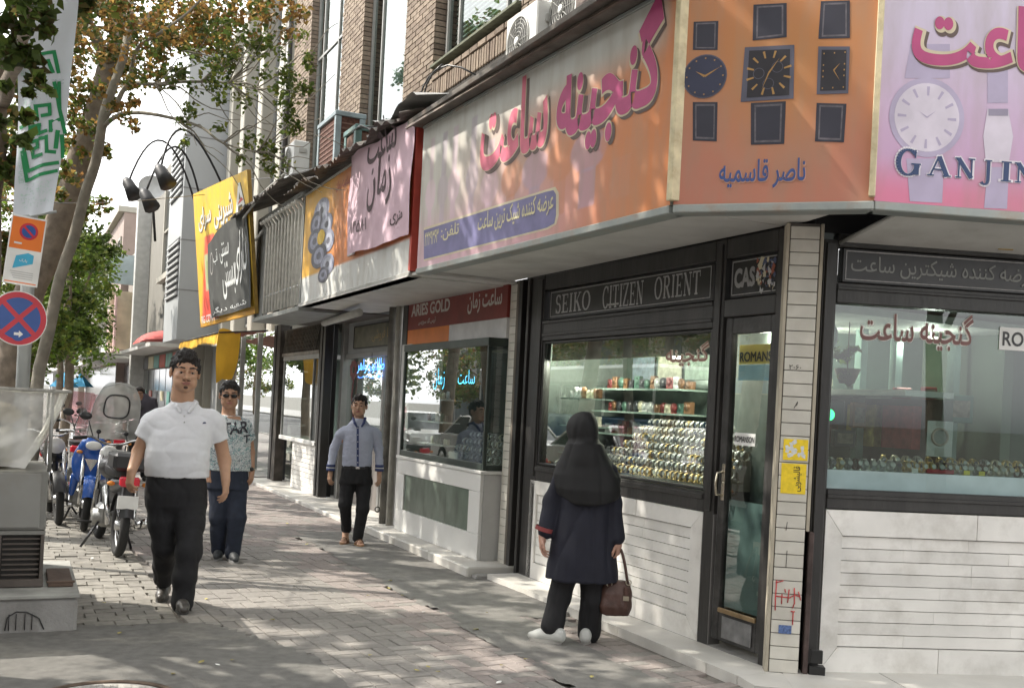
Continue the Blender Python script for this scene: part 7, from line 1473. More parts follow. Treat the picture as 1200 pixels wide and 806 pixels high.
class Person:
    def __init__(s, px, py, D, label):
        p = onground(px, py); s.D = D or p.y; base = Vector((p.x, p.y, 0)) if D is None else Vector((at(px, py, D).x, D, 0)); a = math.atan2(base.x, base.y)
        s.F = Matrix.Translation(base) @ Matrix.Rotation(-a, 4, 'Z'); s.Fi = s.F.inverted(); s.D = base.y; s.px = px; s.T = Thing('person', label, 'person', s.F, (0, 0, 0)); s.body = SDF(.02); s.nk = .052
    def L(s, x, y, dy=0.0):
        if x == 0: x = s.px
        q = s.Fi @ at(x, y, s.D); return np.array([q.x, dy, q.z])
    def add(s, name, me, parent=None, label=None): return s.T.part(name, me, None, parent, label)
    def head(s, x, y, h, yaw=0, dy=0.0, pitch=0, skin=None, hair=True, face=True, glasses=False, hairvol=1.0, stubble=False, tilt=0):
        """(x,y): photo centre of the head, h: head height in metres chin to crown"""
        k = h / .225; c = s.L(x, y, dy); R = np.array(Matrix.Rotation(yaw, 3, 'Z') @ Matrix.Rotation(tilt, 3, 'Y') @ Matrix.Rotation(pitch, 3, 'X')); s.hc, s.hR, s.hk = c, R, k
        P = lambda a, b, d: c + R @ (np.array([a * 1.08, b, d]) * k); s.HP = P; B = s.body
        B.ell(P(0, .018, .035), np.array([.080, .092, .080]) * k, R, .02); B.ell(P(0, -.018, -.030), np.array([.071, .074, .078]) * k, R, .03); B.ell(P(0, -.060, -.090), np.array([.028, .028, .022]) * k, R, .02)
        for sx in (-1, 1): B.ell(P(sx * .038, -.045, -.060), np.array([.027, .041, .036]) * k, R, .025); B.ell(P(sx * .035, -.066, -.012), np.array([.024, .024, .018]) * k, R, .02)
        B.cap(P(-.034, -.083, .030), P(.034, -.083, .030), .011 * k, None, .014)
        for sx in (-1, 1): B.ell(P(sx * .031, -.103, .010), np.array([.019, .017, .012]) * k, R, .006, True)
        B.cap(P(0, -.088, .018), P(0, -.108, -.020), .0085 * k, .0125 * k, .008); 
        for sx in (-1, 1): B.ell(P(sx * .013, -.098, -.026), np.array([.009, .010, .008]) * k, R, .005); B.ell(P(sx * .077, .015, -.004), np.array([.011, .022, .033]) * k, R, .005)
        B.ell(P(0, -.092, -.052), np.array([.025, .010, .010]) * k, R, .008)
        if face:
            for sx in (-1, 1):
                b = MB(); b.ell(P(sx * .031, -.079, .008), .0125 * k, .012 * k, .0065 * k, 12, 8); e_ = s.T.part('eye', b, EYEW)
                b = MB(); b.ell(P(sx * .031, -.0875, .0075), .0065 * k, .0045 * k, .0055 * k, 10, 6); s.T.part('iris', b, EYED, e_)
                S_ = SDF(.004); S_.cap(P(sx * .018, -.089, .016), P(sx * .031, -.094, .0195), .0045 * k); S_.cap(P(sx * .031, -.094, .0195), P(sx * .045, -.087, .015), .0045 * k); s.add('eyelid', S_.mesh(.0028, 'eyelid', skin))
                S_ = SDF(.003); S_.cap(P(sx * .014, -.094, .037), P(sx * .034, -.096, .0405), .0045 * k); S_.cap(P(sx * .034, -.096, .0405), P(sx * .052, -.082, .035), .0042 * k, .0025 * k); s.add('eyebrow', S_.mesh(.0028, 'eyebrow', HAIRM))
            S_ = SDF(.004); S_.cap(P(-.021, -.094, -.0530), P(0, -.1025, -.0495), .0028 * k, .0038 * k); S_.cap(P(0, -.1025, -.0495), P(.021, -.094, -.0530), .0048 * k, .0035 * k); S_.cap(P(-.015, -.097, -.0600), P(.015, -.097, -.0600), .0048 * k); s.add('lips', S_.mesh(.0028, 'lips', LIPM))
        if glasses:
            gm = mat('black_glasses', (.01, .01, .01), .1); gl_ = None
            for sx in (-1, 1): b = MB(); b.ell(P(sx * .033, -.101, .008), .027 * k, .007, .018 * k, 16, 8, Matrix(R.tolist())); g = s.T.part('sunglass_lens', b, gm); gl_ = g
            b = MB(); b.tube([P(-.06, -.093, .016), P(0, -.108, .018), P(.06, -.093, .016)], .003, 6); b.tube([P(-.06, -.093, .016), P(-.08, 0, .012)], .0028, 5); b.tube([P(.06, -.093, .016), P(.08, 0, .012)], .0028, 5); s.T.part('sunglass_frame', b, gm)
        if hair:
            S_ = SDF(.012); v = hairvol; S_.ell(P(0, .026, .048), np.array([.088, .096, .088]) * k * (1 + .04 * v), R); S_.ell(P(0, -.030, .100), np.array([.064, .054, .026 + .022 * v]) * k, R); S_.ell(P(0, .045, -.005), np.array([.074, .070, .075]) * k, R)
            for sx in (-1, 1): S_.cap(P(sx * .072, -.022, .045), P(sx * .073, -.020, .000), .012 * k, .007 * k)
            S_.ell(P(0, -.085, -.010), np.array([.070, .070, .076]) * k, R, .006, True)
            for sx in (-1, 1): S_.ell(P(sx * .085, .010, -.018), np.array([.020, .026, .032]) * k, R, .006, True)
            s.add('hair', S_.mesh(.005, 'hair', HAIRM, wr=lambda p: .004 * v + .011 * v * mnoise.noise(p * 38) + .006 * mnoise.noise(p * 95)))
        B.cap(P(0, .012, -.055), P(0, .03, -.15), s.nk * k, (s.nk + .007) * k, .02)
    def hand(s, w, d, n, side=1, k=1.0, curl=.6, name=None):
        """w wrist, d unit direction towards fingertips, n palm normal (the way the palm faces), thumb towards side*(d x n)"""
        d = np.array(d, float); d /= np.linalg.norm(d); n = np.array(n, float); n -= d * (n @ d); n /= np.linalg.norm(n); u = np.cross(d, n) * side; w = np.array(w, float); B = s.body
        B.cap(w, w + d * .03 * k, .027 * k, .026 * k, .012); B.cap(w + d * .03 * k + u * .014 * k, w + d * .085 * k + u * .022 * k, .018 * k, .016 * k, .014); B.cap(w + d * .03 * k - u * .014 * k, w + d * .080 * k - u * .022 * k, .018 * k, .015 * k, .014); B.cap(w + d * .04 * k, w + d * .085 * k, .018 * k, .016 * k, .012)
        for i, (o, L) in enumerate(((.029, .070), (.010, .080), (-.010, .074), (-.028, .058))):
            a = w + (d * (.088 - .003 * abs(i - 1)) + u * o) * k; c = curl * (.75 + .18 * i); seg = L * k / 3; ang = c * .55; P = [a]
            for j in range(3): dv = d * math.cos(ang) + n * math.sin(ang) + u * o * 1.2; P.append(P[-1] + dv * seg * (1.15 - .12 * j)); ang += c * .75
            B.chain(P, [.0095 * k, .009 * k, .0082 * k, .0072 * k], .003)
        t0 = w + (d * .025 + u * .024 + n * .006) * k; t1 = t0 + (d * .028 + u * .022 + n * .012) * k; t2 = t1 + (d * .028 + u * .006 + n * .010) * k; t3 = t2 + (d * .022 + n * .004) * k; B.chain([t0, t1, t2, t3], [.014 * k, .0115 * k, .0105 * k, .0085 * k], .006)
    def arm(s, sh, el, wr, r=(.048, .040, .027)): s.body.chain([sh, el, wr], r, .02)
    def finish(s, skin): return s.add('body', s.body.mesh(.0056, 'body', skin))
def shoe(pr, x, y, dy, toe, L=.28, mt=None, sole=None, k=1.0, lift=0.0, pitch=0.0, nm='shoe'):
    """heel-ball-toe upper over a sole; toe: direction angle (0 = towards the camera)"""
    c = pr.L(x, y, dy); dx, dd = math.sin(toe), -math.cos(toe); c[2] = .045 + lift; f = np.array([dx * math.cos(pitch), dd * math.cos(pitch), math.sin(-pitch)]); up = np.array([0, 0, 1.]); sd = np.array([-dd, dx, 0])
    S_ = SDF(.02); h = c - f * L * .38; b = c + f * L * .22; t = c + f * L * .44
    S_.cap(h + up * .008, h + up * .030, .036 * k, .033 * k); S_.cap(h, b, .036 * k, .038 * k); S_.cap(b - up * .004, t - up * .010, .038 * k, .026 * k); S_.cap(h + up * .024, c + f * .03 + up * .012, .033 * k, .033 * k)
    o = pr.add(nm, S_.mesh(.006, nm, mt, clip=lambda X, Y, Z: (lift * .0 + .012 + (-(X - h[0]) * f[0] - (Y - h[1]) * f[1]) * 0) - Z if pitch == 0 else Z * 0 - 1))
    if sole is not None and pitch == 0:
        b_ = MB(); n = 20; P = []
        for i in range(n): a = 2 * math.pi * i / n; l = math.cos(a); q = c + f * (L * (.03 + .47 * l)) + sd * (.040 * k * math.sin(a) * (1 + .12 * l)); P.append((q[0], q[1], lift))
        b_.poly(P, (0, 0, .024)); pr.T.part('sole', b_, sole, o)
    return o
def ringband(pr, c, ax, r, h, th, m, name, parent=None):
    b = MB(); b.tube([np.array(c) - np.array(ax) * h / 2, np.array(c) + np.array(ax) * h / 2], r, 20, False); return pr.T.part(name, b, m, parent)
def press(me_target_list, txt_mb, d, off):
    bvs = [BVHTree.FromPolygons([v.co for v in me.vertices], [tuple(p.vertices) for p in me.polygons]) for me in me_target_list]; out = []
    for p in txt_mb.v:
        best = None
        for bvh in bvs:
            h = bvh.ray_cast(Vector(p) - Vector(d) * .6, Vector(d), 1.5)
            if h[0] is not None and (best is None or h[3] < best[3]): best = h
        out.append(tuple(best[0] - Vector(d) * off) if best else tuple(p))
    txt_mb.v = out; return txt_mb

# ---- man in the white polo shirt
SK1 = SKIN('tan', (.46, .27, .175)); p = Person(205, 708, None, 'heavy man in a white polo shirt and black trousers walking towards the camera'); L = p.L
p.nk = .064; p.head(217, 437, .262, yaw=.12, dy=-.06, pitch=.10, skin=SK1, hairvol=1.5, tilt=.02); b_ = p.body
b_.loft([(L(0, 560)[2], L(208, 560)[0], 0, .17, .12), (L(0, 530)[2], L(209, 530)[0], 0, .17, .12), (L(0, 490)[2], L(214, 490)[0], 0, .19, .10), (L(0, 478)[2], L(215, 478)[0], 0, .09, .08)], .04)
EL, WL = L(163, 529, .03), L(156, 549, -.07); ER, WR_ = L(264, 541, .06), L(265, 563, -.01)
p.arm(L(178, 494), EL, WL, (.055, .046, .033)); p.arm(L(253, 492), ER, WR_, (.055, .046, .032))
p.hand(WL, (-.12, -.12, -1), (.8, .5, 0), -1, 1.08, .75); p.hand(WR_, (.04, -.08, -1), (-.9, .35, 0), 1, 1.08, .55)
for hx_, (kx, ky, kd), (ax_, ay, ad) in ((193, (191, 640, -.02), (191, 688, .20)), (221, (218, 642, -.20), (213, 700, -.22))): p.body.chain([L(hx_, 578, 0), L(kx, ky, kd), L(ax_, ay, ad)], [.075, .055, .04], .03)
p.finish(SK1)
POLO = mat('white_polo_cotton', (.66, .67, .70), .85, var=.03, vs=30, bump=.15, bs=500, sub=0); S_ = SDF(.03)
S_.loft([(L(0, 558)[2], L(207.5, 558)[0], 0, .222, .165), (L(0, 545)[2], L(207.5, 545)[0], -.012, .228, .175), (L(0, 528)[2], L(208.5, 528)[0], -.02, .226, .178), (L(0, 510)[2], L(211, 510)[0], -.012, .222, .160), (L(0, 496)[2], L(213.5, 496)[0], 0, .225, .140), (L(0, 487)[2], L(214.5, 487)[0], .005, .205, .118), (L(0, 480)[2], L(215, 480)[0], .01, .150, .095), (L(0, 469)[2], L(215.5, 475)[0], .005, .082, .082)], .03, 2.2)
S_.cap(L(186, 491), L(179, 497, .005), .078, .080, .05); S_.cap(L(179, 497, .005), L(169.5, 513, .01), .080, .076, .03, False, True); S_.cap(L(246, 491), L(251, 497, .005), .076, .078, .05); S_.cap(L(251, 497, .005), L(257, 517, .015), .078, .072, .03, False, True)
S_.loft([(L(207, 560)[2] - .01, L(207.5, 558)[0], 0, .205, .150), (L(207, 552)[2], L(207.5, 558)[0], 0, .205, .150)], .004, 2.2, True)
polo = S_.mesh(.0085, 'polo_shirt', POLO, wr=folds(.010, 5.0, (1, 1, 1.7), 1)); po = p.add('polo_shirt', polo)
S_ = SDF(.006); [S_.ell(p.HP(x_, y_, z_), np.array(r_) * p.hk, p.hR) for x_, y_, z_, r_ in ((0, -.088, -.082, (.014, .006, .009)), (-.014, -.097, -.0395, (.013, .003, .0035)), (.014, -.097, -.0395, (.013, .003, .0035)))]; p.add('goatee', S_.mesh(.003, 'goatee', mat('short_beard', (.07, .04, .03), .8)))
S_ = SDF(.006); cc = L(217, 471.5, .012); S_.chain([cc + np.array([.078 * math.cos(a), .074 * math.sin(a), .014 * math.sin(a)]) for a in [i * 2 * math.pi / 18 for i in range(19)]], [.015] * 19)
for sx in (-1, 1): S_.chain([cc + np.array([sx * .066, -.045, -.008]), cc + np.array([sx * .050, -.090, -.030]), cc + np.array([sx * .030, -.118, -.066])], [.017, .016, .011])
p.add('collar', S_.mesh(.005, 'collar', POLO), po)
b = MB()
for q in (L(216, 487, -.3), L(216, 494, -.3)): b.cyl(q, q + np.array([0, .004, 0]), .0055, 10)
press([polo], b, (0, 1, 0), .003); p.T.part('button', b, mat('pearl_button', (.5, .5, .48), .3), po)
b = MB(); q = L(233, 480, -.3); q = L(237, 496, -.3); b.face([q, q + np.array([.028, 0, .004]), q + np.array([.02, 0, .014]), q + np.array([.006, 0, .012])]); press([polo], b, (0, 1, 0), .004); p.T.part('chest_emblem', b, mat('navy_thread', (.04, .05, .12), .7), po)
BTR = mat('black_trouser_cloth', (.007, .007, .009), .8, var=.2, vs=20, bump=.2, bs=300)
S_ = SDF(.035); S_.loft([(L(0, 606)[2], L(206, 590)[0], 0, .16, .10), (L(0, 592)[2], L(206, 590)[0], 0, .205, .145), (L(0, 575)[2], L(206.5, 575)[0], 0, .218, .155), (L(0, 556)[2], L(207.5, 556)[0], 0, .205, .150), (L(0, 548)[2], L(207.5, 548)[0], 0, .200, .148)], .03)
S_.chain([L(190, 588, 0), L(191, 612, -.02), L(193, 640, -.02), L(192, 662, .09), L(191, 682, .18)], [.104, .098, .085, .076, .070]); S_.chain([L(224, 588, 0), L(223, 612, -.1), L(221, 642, -.19), L(217, 672, -.20), L(214, 700, -.20)], [.104, .100, .088, .080, .076])
p.add('trousers', S_.mesh(.0085, 'trousers', BTR, wr=folds(.010, 6, (1.5, 1.2, 1.1), 2)))
SH = mat('grey_leather_shoe', (.06, .055, .05), .4, var=.4, vs=30); SO = mat('pale_sole', (.35, .34, .32), .7); SOD = mat('dark_sole', (.05, .05, .05), .7)
shoe(p, 190.5, 694, .20, -.1, .29, SH, SOD, 1.1, .0); shoe(p, 213, 708, -.24, .12, .29, SH, SOD, 1.1)
# ---- man in the printed T-shirt with sunglasses
SK2 = SKIN('brown', (.38, .215, .14)); p = Person(265, 655, None, 'man in sunglasses and a white printed T-shirt reading STAR behind the man in white'); L = p.L
p.head(269, 463.5, .235, yaw=.05, pitch=.10, skin=SK2, glasses=True, face=True, hairvol=1.0)
b_ = p.body; b_.loft([(L(0, 550)[2], L(269, 550)[0], 0, .15, .10), (L(0, 497)[2], L(271, 497)[0], 0, .17, .09), (L(0, 487)[2], L(271, 487)[0], 0, .08, .07)], .04)
EL, WL = L(247, 530, .04), L(246, 552, -.04); ER, WR_ = L(294, 531, .05), L(295, 551, -.02); p.arm(L(250, 499), EL, WL, (.044, .037, .026)); p.arm(L(289, 498), ER, WR_, (.046, .038, .027)); p.hand(WL, (.0, -.1, -1), (.8, .4, 0), -1, 1, .6); p.hand(WR_, (-.02, -.1, -1), (-.8, .4, 0), 1, 1, .7)
p.body.chain([L(258, 565), L(256, 605, -.03), L(256, 645, .05)], [.06, .05, .04], .03); p.body.chain([L(277, 565), L(277, 605, -.08), L(272, 647, -.08)], [.06, .05, .04], .03); p.finish(SK2)
def tee_mat():
    m = bpy.data.materials.new('printed_tee'); m.use_nodes = True; n = m.node_tree.nodes; l = m.node_tree.links; P_ = n['Principled BSDF']; P_.inputs['Roughness'].default_value = .85; tc = n.new('ShaderNodeTexCoord')
    def nz(sc, th, w, off): 
        mp = n.new('ShaderNodeMapping'); mp.inputs['Location'].default_value = off; mp.inputs['Scale'].default_value = (1, .3, 1); l.new(tc.outputs['Object'], mp.inputs[0]); a = n.new('ShaderNodeTexNoise'); a.inputs['Scale'].default_value = sc; a.inputs['Detail'].default_value = 4; a.inputs['Distortion'].default_value = 2.2; l.new(mp.outputs[0], a.inputs['Vector'])
        s1_ = n.new('ShaderNodeMath'); s1_.operation = 'SUBTRACT'; s1_.inputs[1].default_value = th; l.new(a.outputs[0], s1_.inputs[0]); s2_ = n.new('ShaderNodeMath'); s2_.operation = 'ABSOLUTE'; l.new(s1_.outputs[0], s2_.inputs[0]); s3_ = n.new('ShaderNodeMath'); s3_.operation = 'LESS_THAN'; s3_.inputs[1].default_value = w; l.new(s2_.outputs[0], s3_.inputs[0]); return s3_.outputs[0]
    base = n.new('ShaderNodeRGB'); base.outputs[0].default_value = (.50, .53, .54, 1); c = base.outputs[0]
    for args, col in (((9, .5, .016, (0, 0, 0)), (.14, .30, .30)), ((14, .52, .014, (3, 2, 1)), (.03, .05, .08)), ((22, .48, .012, (5, 1, 4)), (.05, .08, .12))):
        mx = n.new('ShaderNodeMix'); mx.data_type = 'RGBA'; mx.inputs[7].default_value = (*col, 1); l.new(nz(*args), mx.inputs[0]); l.new(c, mx.inputs[6]); c = mx.outputs[2]
    l.new(c, P_.inputs['Base Color']); return m
S_ = SDF(.03); S_.loft([(L(0, 551)[2], L(268.5, 551)[0], 0, .205, .135), (L(0, 530)[2], L(269, 530)[0], -.01, .192, .135), (L(0, 510)[2], L(270, 510)[0], 0, .190, .125), (L(0, 499)[2], L(270.5, 499)[0], 0, .188, .112), (L(0, 493)[2], L(270.5, 493)[0], .005, .150, .09), (L(0, 486.5)[2], L(270.5, 487)[0], .005, .078, .07)], .03, 2.2)
S_.cap(L(252, 499), L(248, 516, .02), .066, .066, .03, False, True); S_.cap(L(287, 499), L(291.5, 516, .02), .066, .066, .03, False, True)
zt_ = L(0, 519)[2]; S_.loft([(L(0, 553)[2], L(268.5, 551)[0], 0, .19, .12), (L(0, 547)[2], L(268.5, 551)[0], 0, .19, .12)], .004, 2.2, True)
tee = S_.mesh(.0085, 't_shirt', tee_mat(), wr=folds(.009, 6, (1, 1, 2), 4)); to = p.add('t_shirt', tee)
S_ = SDF(.01); c = L(270, 488, .0); S_.chain([c + np.array([.075 * math.cos(a), .005 + .068 * math.sin(a), .012 * math.sin(a)]) for a in [i * 2 * math.pi / 14 for i in range(15)]], [.009] * 15); p.add('neckband', S_.mesh(.006, 'neckband', mat('tee_cotton', (.50, .53, .54), .85)), to)
b = MB(); text_on(b, 'STAR', L(253, 510, -.4), L(291, 507, -.4) - L(253, 510, -.4), (0, 0, .115), (0, -.001, 0), .02, .9); q = L(285, 519, -.4); text_on(b, 'T', q, (.06, 0, .01), (0, 0, .075), (0, 0, 0), .02); press([tee], b, (0, 1, 0), .006); p.T.part('shirt_lettering', b, mat('black_shirt_print', (.03, .03, .04), .8), to)
NAVYJ = mat('dark_jeans', (.016, .022, .040), .85, var=.2, vs=15, bump=.2, bs=300); S_ = SDF(.03); S_.loft([(L(0, 572)[2], L(267, 572)[0], 0, .19, .125), (L(0, 549)[2], L(268, 549)[0], 0, .178, .12), (L(0, 543)[2], L(268, 543)[0], 0, .17, .115)], .03)
S_.chain([L(257, 570), L(256, 605, -.03), L(256, 644, .05)], [.098, .080, .070]); S_.chain([L(277, 570), L(277.5, 605, -.08), L(272.5, 646, -.08)], [.098, .082, .070]); p.add('jeans', S_.mesh(.0085, 'jeans', NAVYJ, wr=folds(.010, 6, (1.5, 1.2, 1), 5)))
shoe(p, 256, 651, .02, -.15, .27, mat('dark_trainer', (.04, .045, .05), .6), mat('grey_sole', (.3, .3, .3), .7)); shoe(p, 273, 655, -.14, .2, .27, mat('dark_trainer', (.04, .045, .05), .6), mat('grey_sole', (.3, .3, .3), .7))
b = MB(); w = WR_ + np.array([0, .0, .012]); b.tube([w - np.array([0, 0, .010]), w + np.array([0, 0, .010])], .034, 16, True); wo = p.T.part('wrist_watch', b, mat('steel_watch', (.5, .48, .4), .25, .9)); b = MB(); b.cyl(w + np.array([0, -.034, 0]), w + np.array([0, -.041, 0]), .019, 14); p.T.part('watch_face', b, BLKB, wo)
# ---- young man in the blue-grey shirt
SK3 = SKIN('olive', (.43, .26, .175)); p = Person(412, 637, None, 'young man in a tight blue grey shirt with navy cuffs, black trousers and sandals'); L = p.L
p.head(421, 476, .215, yaw=-.12, pitch=.02, skin=SK3, hairvol=1.05); b_ = p.body; b_.loft([(L(0, 548)[2], L(418, 548)[0], 0, .14, .09), (L(0, 505)[2], L(420, 505)[0], 0, .16, .085), (L(0, 494)[2], L(421, 494)[0], 0, .07, .06)], .03)
EL, WL = L(391, 524, .03), L(387.5, 550, -.04); ER, WR_ = L(444, 526, .03), L(444.5, 552, -.04); p.arm(L(406, 508), EL, WL, (.036, .032, .024)); p.arm(L(435, 508), ER, WR_, (.036, .032, .024)); p.hand(WL + np.array([0, 0, -.02]), (-.05, -.1, -1), (.8, .5, 0), -1, .92, .6); p.hand(WR_ + np.array([0, 0, -.02]), (.04, -.1, -1), (-.8, .5, 0), 1, .92, .5)
p.body.chain([L(408, 565), L(404, 590, -.05), L(406, 618, .06), L(405, 629, .05)], [.055, .05, .036, .03], .02); p.body.chain([L(425, 565), L(425, 595, -.08), L(419, 628, -.08), L(419.5, 634, -.08)], [.055, .05, .036, .032], .02)
for x, y, dy, ang in ((404.5, 631, .03, -.25), (420, 636.5, -.10, .25)):
    c = L(x, y, dy); c[2] = .035; f = np.array([math.sin(ang), -math.cos(ang), 0]); sd = np.array([-f[1], f[0], 0]); p.body.cap(c - f * .06, c + f * .06, .030, .030, .02); p.body.cap(c, c + np.array([0, .03, .06]), .032, .034, .02)
    for i, o in enumerate((-.026, -.012, .002, .015, .028)): p.body.cap(c + f * .06 + sd * o - np.array([0, 0, .010]), c + f * (.105 + (.012 if i in (1, 2, 3) else 0)) + sd * o * 1.1 - np.array([0, 0, .016]), .011, .009, .004)
    b = MB(); n = 18; b.poly([tuple(c + f * (.02 + .125 * math.cos(2 * math.pi * k / n)) + sd * .045 * math.sin(2 * math.pi * k / n) - np.array([0, 0, c[2]])) for k in range(n)], (0, 0, .014)); so = p.T.part('sandal', b, mat('tan_leather', (.30, .17, .07), .6)); b = MB()
    for o in (.0, .05): b.tube([c + f * o - sd * .042 - np.array([0, 0, .02]), c + f * o - sd * .025 + np.array([0, 0, .024]), c + f * o + np.array([0, 0, .036]), c + f * o + sd * .025 + np.array([0, 0, .024]), c + f * o + sd * .042 - np.array([0, 0, .02])], .011, 6, flat=.5)
    p.T.part('sandal_strap', b, mat('brown_strap', (.16, .08, .04), .6), so)
p.finish(SK3)
SHB = mat('blue_grey_shirt', (.36, .385, .48), .8, var=.04, vs=60, bump=.1, bs=400); NVY = mat('navy_trim', (.035, .05, .14), .7); CREAMC = mat('pale_trim', (.6, .6, .6), .7); S_ = SDF(.022)
S_.loft([(L(0, 549)[2], L(418, 549)[0], 0, .158, .105), (L(0, 535)[2], L(418.5, 535)[0], 0, .160, .108), (L(0, 515)[2], L(420, 515)[0], -.005, .160, .112), (L(0, 504)[2], L(420.5, 504)[0], 0, .165, .10), (L(0, 498)[2], L(420.5, 499)[0], .005, .125, .08), (L(0, 490)[2], L(421, 493)[0], .005, .066, .064)], .022, 2.2)
S_.chain([L(404, 505, .0), L(399, 509, .01), L(391.5, 525, .03), L(387.8, 546, -.03)], [.052, .054, .046, .042]); S_.chain([L(437.5, 505, .0), L(441, 509, .01), L(444, 526, .03), L(444.5, 547, -.03)], [.052, .054, .046, .042])
sh = S_.mesh(.008, 'shirt', SHB, wr=folds(.007, 8, (1, 1, 2), 7)); so = p.add('shirt', sh)
for w in (L(387.8, 548, -.035), L(444.5, 549, -.035)):
    for dz, h_, m_, nm in ((.028, .030, NVY, 'cuff'), (.008, .010, CREAMC, 'cuff_stripe'), (-.012, .030, NVY, 'cuff')): b = MB(); b.tube([w + np.array([0, 0, dz - h_ / 2]), w + np.array([0, 0, dz + h_ / 2])], .0475, 18, True); p.T.part(nm, b, m_, so)
b = MB().grid(lambda u, v: L(418.0 + u * 2.6, 547 - v * 48, -.4), 3, 40); press([sh], b, (0, 1, 0), .005); p.T.part('placket', b, NVY, so)
b = MB()
for k in range(6): q = L(419.3, 541 - 8 * k, -.4); b.cyl(q, q + np.array([0, .004, 0]), .006, 8)
press([sh], b, (0, 1, 0), .009); p.T.part('button', b, CREAMC, so)
for sx, a in ((-1, 414.5), (1, 427)):
    S_ = SDF(.005); S_.chain([L(421 + sx * 7, 491, .05), L(421 + sx * 7, 490, -.02), L(421 + sx * 5.5, 495, -.085), L(421 + sx * 3, 499, -.10)], [.013, .014, .013, .010]); p.add('collar', S_.mesh(.005, 'collar', NVY), so)
S_ = SDF(.025); S_.loft([(L(0, 566)[2], L(417, 566)[0], 0, .172, .115), (L(0, 549)[2], L(418, 549)[0], 0, .160, .11), (L(0, 545)[2], L(418, 545)[0], 0, .152, .103)], .02)
S_.chain([L(408, 565), L(404.5, 590, -.05), L(406, 620, .06)], [.088, .068, .055]); S_.chain([L(426, 565), L(425, 596, -.08), L(419, 629, -.08)], [.088, .068, .055]); p.add('trousers', S_.mesh(.008, 'trousers', BTR, wr=folds(.008, 8, (1.5, 1.2, 1), 8)))
b = MB(); n = 28; V = []
for zz, in ((L(0, 548.5)[2],), (L(0, 545.5)[2],)):
    for k in range(n): a = 2 * math.pi * k / n; V.append((L(418, 548)[0] + .163 * math.cos(a), .113 * math.sin(a), zz))
b.add(V, [[k, (k + 1) % n, n + (k + 1) % n, n + k] for k in range(n)], True); be = p.T.part('belt', b, BLKB); q = L(419, 547, -.118); b = MB(); b.box(q[0] - .02, q[0] + .02, q[1] - .004, q[1] + .003, q[2] - .014, q[2] + .014, .003); p.T.part('buckle', b, CHR, be)
# ---- woman in black veil and navy coat
SK4 = SKIN('rose', (.42, .24, .18)); p = Person(676, 752, None, 'woman in black head veil and navy coat seen from behind, carrying a brown handbag'); L = p.L
b_ = p.body; b_.ell(L(684, 502, 0), (.065, .08, .085)); b_.cap(L(684, 515), L(685, 538), .045, .05); b_.loft([(L(0, 660)[2], L(682, 660)[0], 0, .15, .1), (L(0, 550)[2], L(686, 550)[0], 0, .17, .09), (L(0, 535)[2], L(686, 535)[0], 0, .09, .07)], .04)
EL, WL = L(645, 588, .02), L(636, 627, -.06); ER, WR_ = L(725, 590, .0), L(724.5, 633, -.04); p.arm(L(664, 556), L(648, 588, .02), WL, (.034, .032, .024)); p.arm(L(710, 556), L(720, 590), WR_, (.034, .032, .024)); p.hand(WL, (.03, -.05, -1), (.9, -.2, 0), 1, .9, .55); p.hand(WR_, (.0, -.05, -1), (-.9, .2, 0), -1, .9, 1.1)
p.body.chain([L(665, 665), L(657, 700, 0), L(645, 736, -.05)], [.08, .055, .04], .03); p.body.chain([L(693, 665), L(694, 700, 0), L(690, 745, .05)], [.08, .055, .04], .03); p.finish(SK4)
NAVYC = mat('navy_coat_cloth', (.008, .009, .020), .75, var=.15, vs=12, bump=.15, bs=300); VEIL = mat('black_veil_cloth', (.004, .004, .005), .7, var=.2, vs=15)
S_ = SDF(.03); S_.loft([(L(0, 679)[2], L(681, 679)[0], 0, .250, .17), (L(0, 660)[2], L(681.5, 660)[0], 0, .236, .165), (L(0, 625)[2], L(683.5, 625)[0], .01, .205, .155), (L(0, 598)[2], L(686, 598)[0], 0, .175, .13), (L(0, 565)[2], L(687, 565)[0], 0, .165, .12), (L(0, 552)[2], L(687, 548)[0], 0, .150, .10), (L(0, 543)[2], L(687, 540)[0], 0, .10, .08)], .03, 2.2)
S_.chain([L(661, 553, 0), L(648, 588, .02), L(639, 622, -.05)], [.062, .056, .052]); S_.chain([L(713, 553, 0), L(720, 590, 0), L(723.5, 628, -.04)], [.062, .054, .048]); 
coat = S_.mesh(.0085, 'coat', NAVYC, wr=folds(.018, 4.5, (1.8, 1, .6), 11)); co = p.add('coat', coat)
b = MB(); b.tube([WL + np.array([.005, 0, .035]), WL + np.array([.012, 0, .062])], .060, 16, False); p.T.part('cuff_edge', b, mat('red_cuff_thread', (.25, .05, .05), .7), co)
S_ = SDF(.04); S_.ell(L(684.5, 500, 0), (.092, .11, .108)); S_.ell(L(673, 503, .04), (.05, .07, .085)); S_.cap(L(685, 512, -.01), L(687, 535, -.02), .090, .11)
S_.loft([(L(0, 589)[2], L(689, 589)[0], -.02, .195, .150), (L(0, 572)[2], L(688.5, 572)[0], -.01, .222, .165), (L(0, 556)[2], L(688, 552)[0], 0, .226, .155), (L(0, 545)[2], L(687, 540)[0], 0, .200, .14), (L(0, 534)[2], L(686.5, 528)[0], 0, .162, .13), (L(0, 520)[2], L(686, 515)[0], 0, .122, .12)], .05, 2.0)

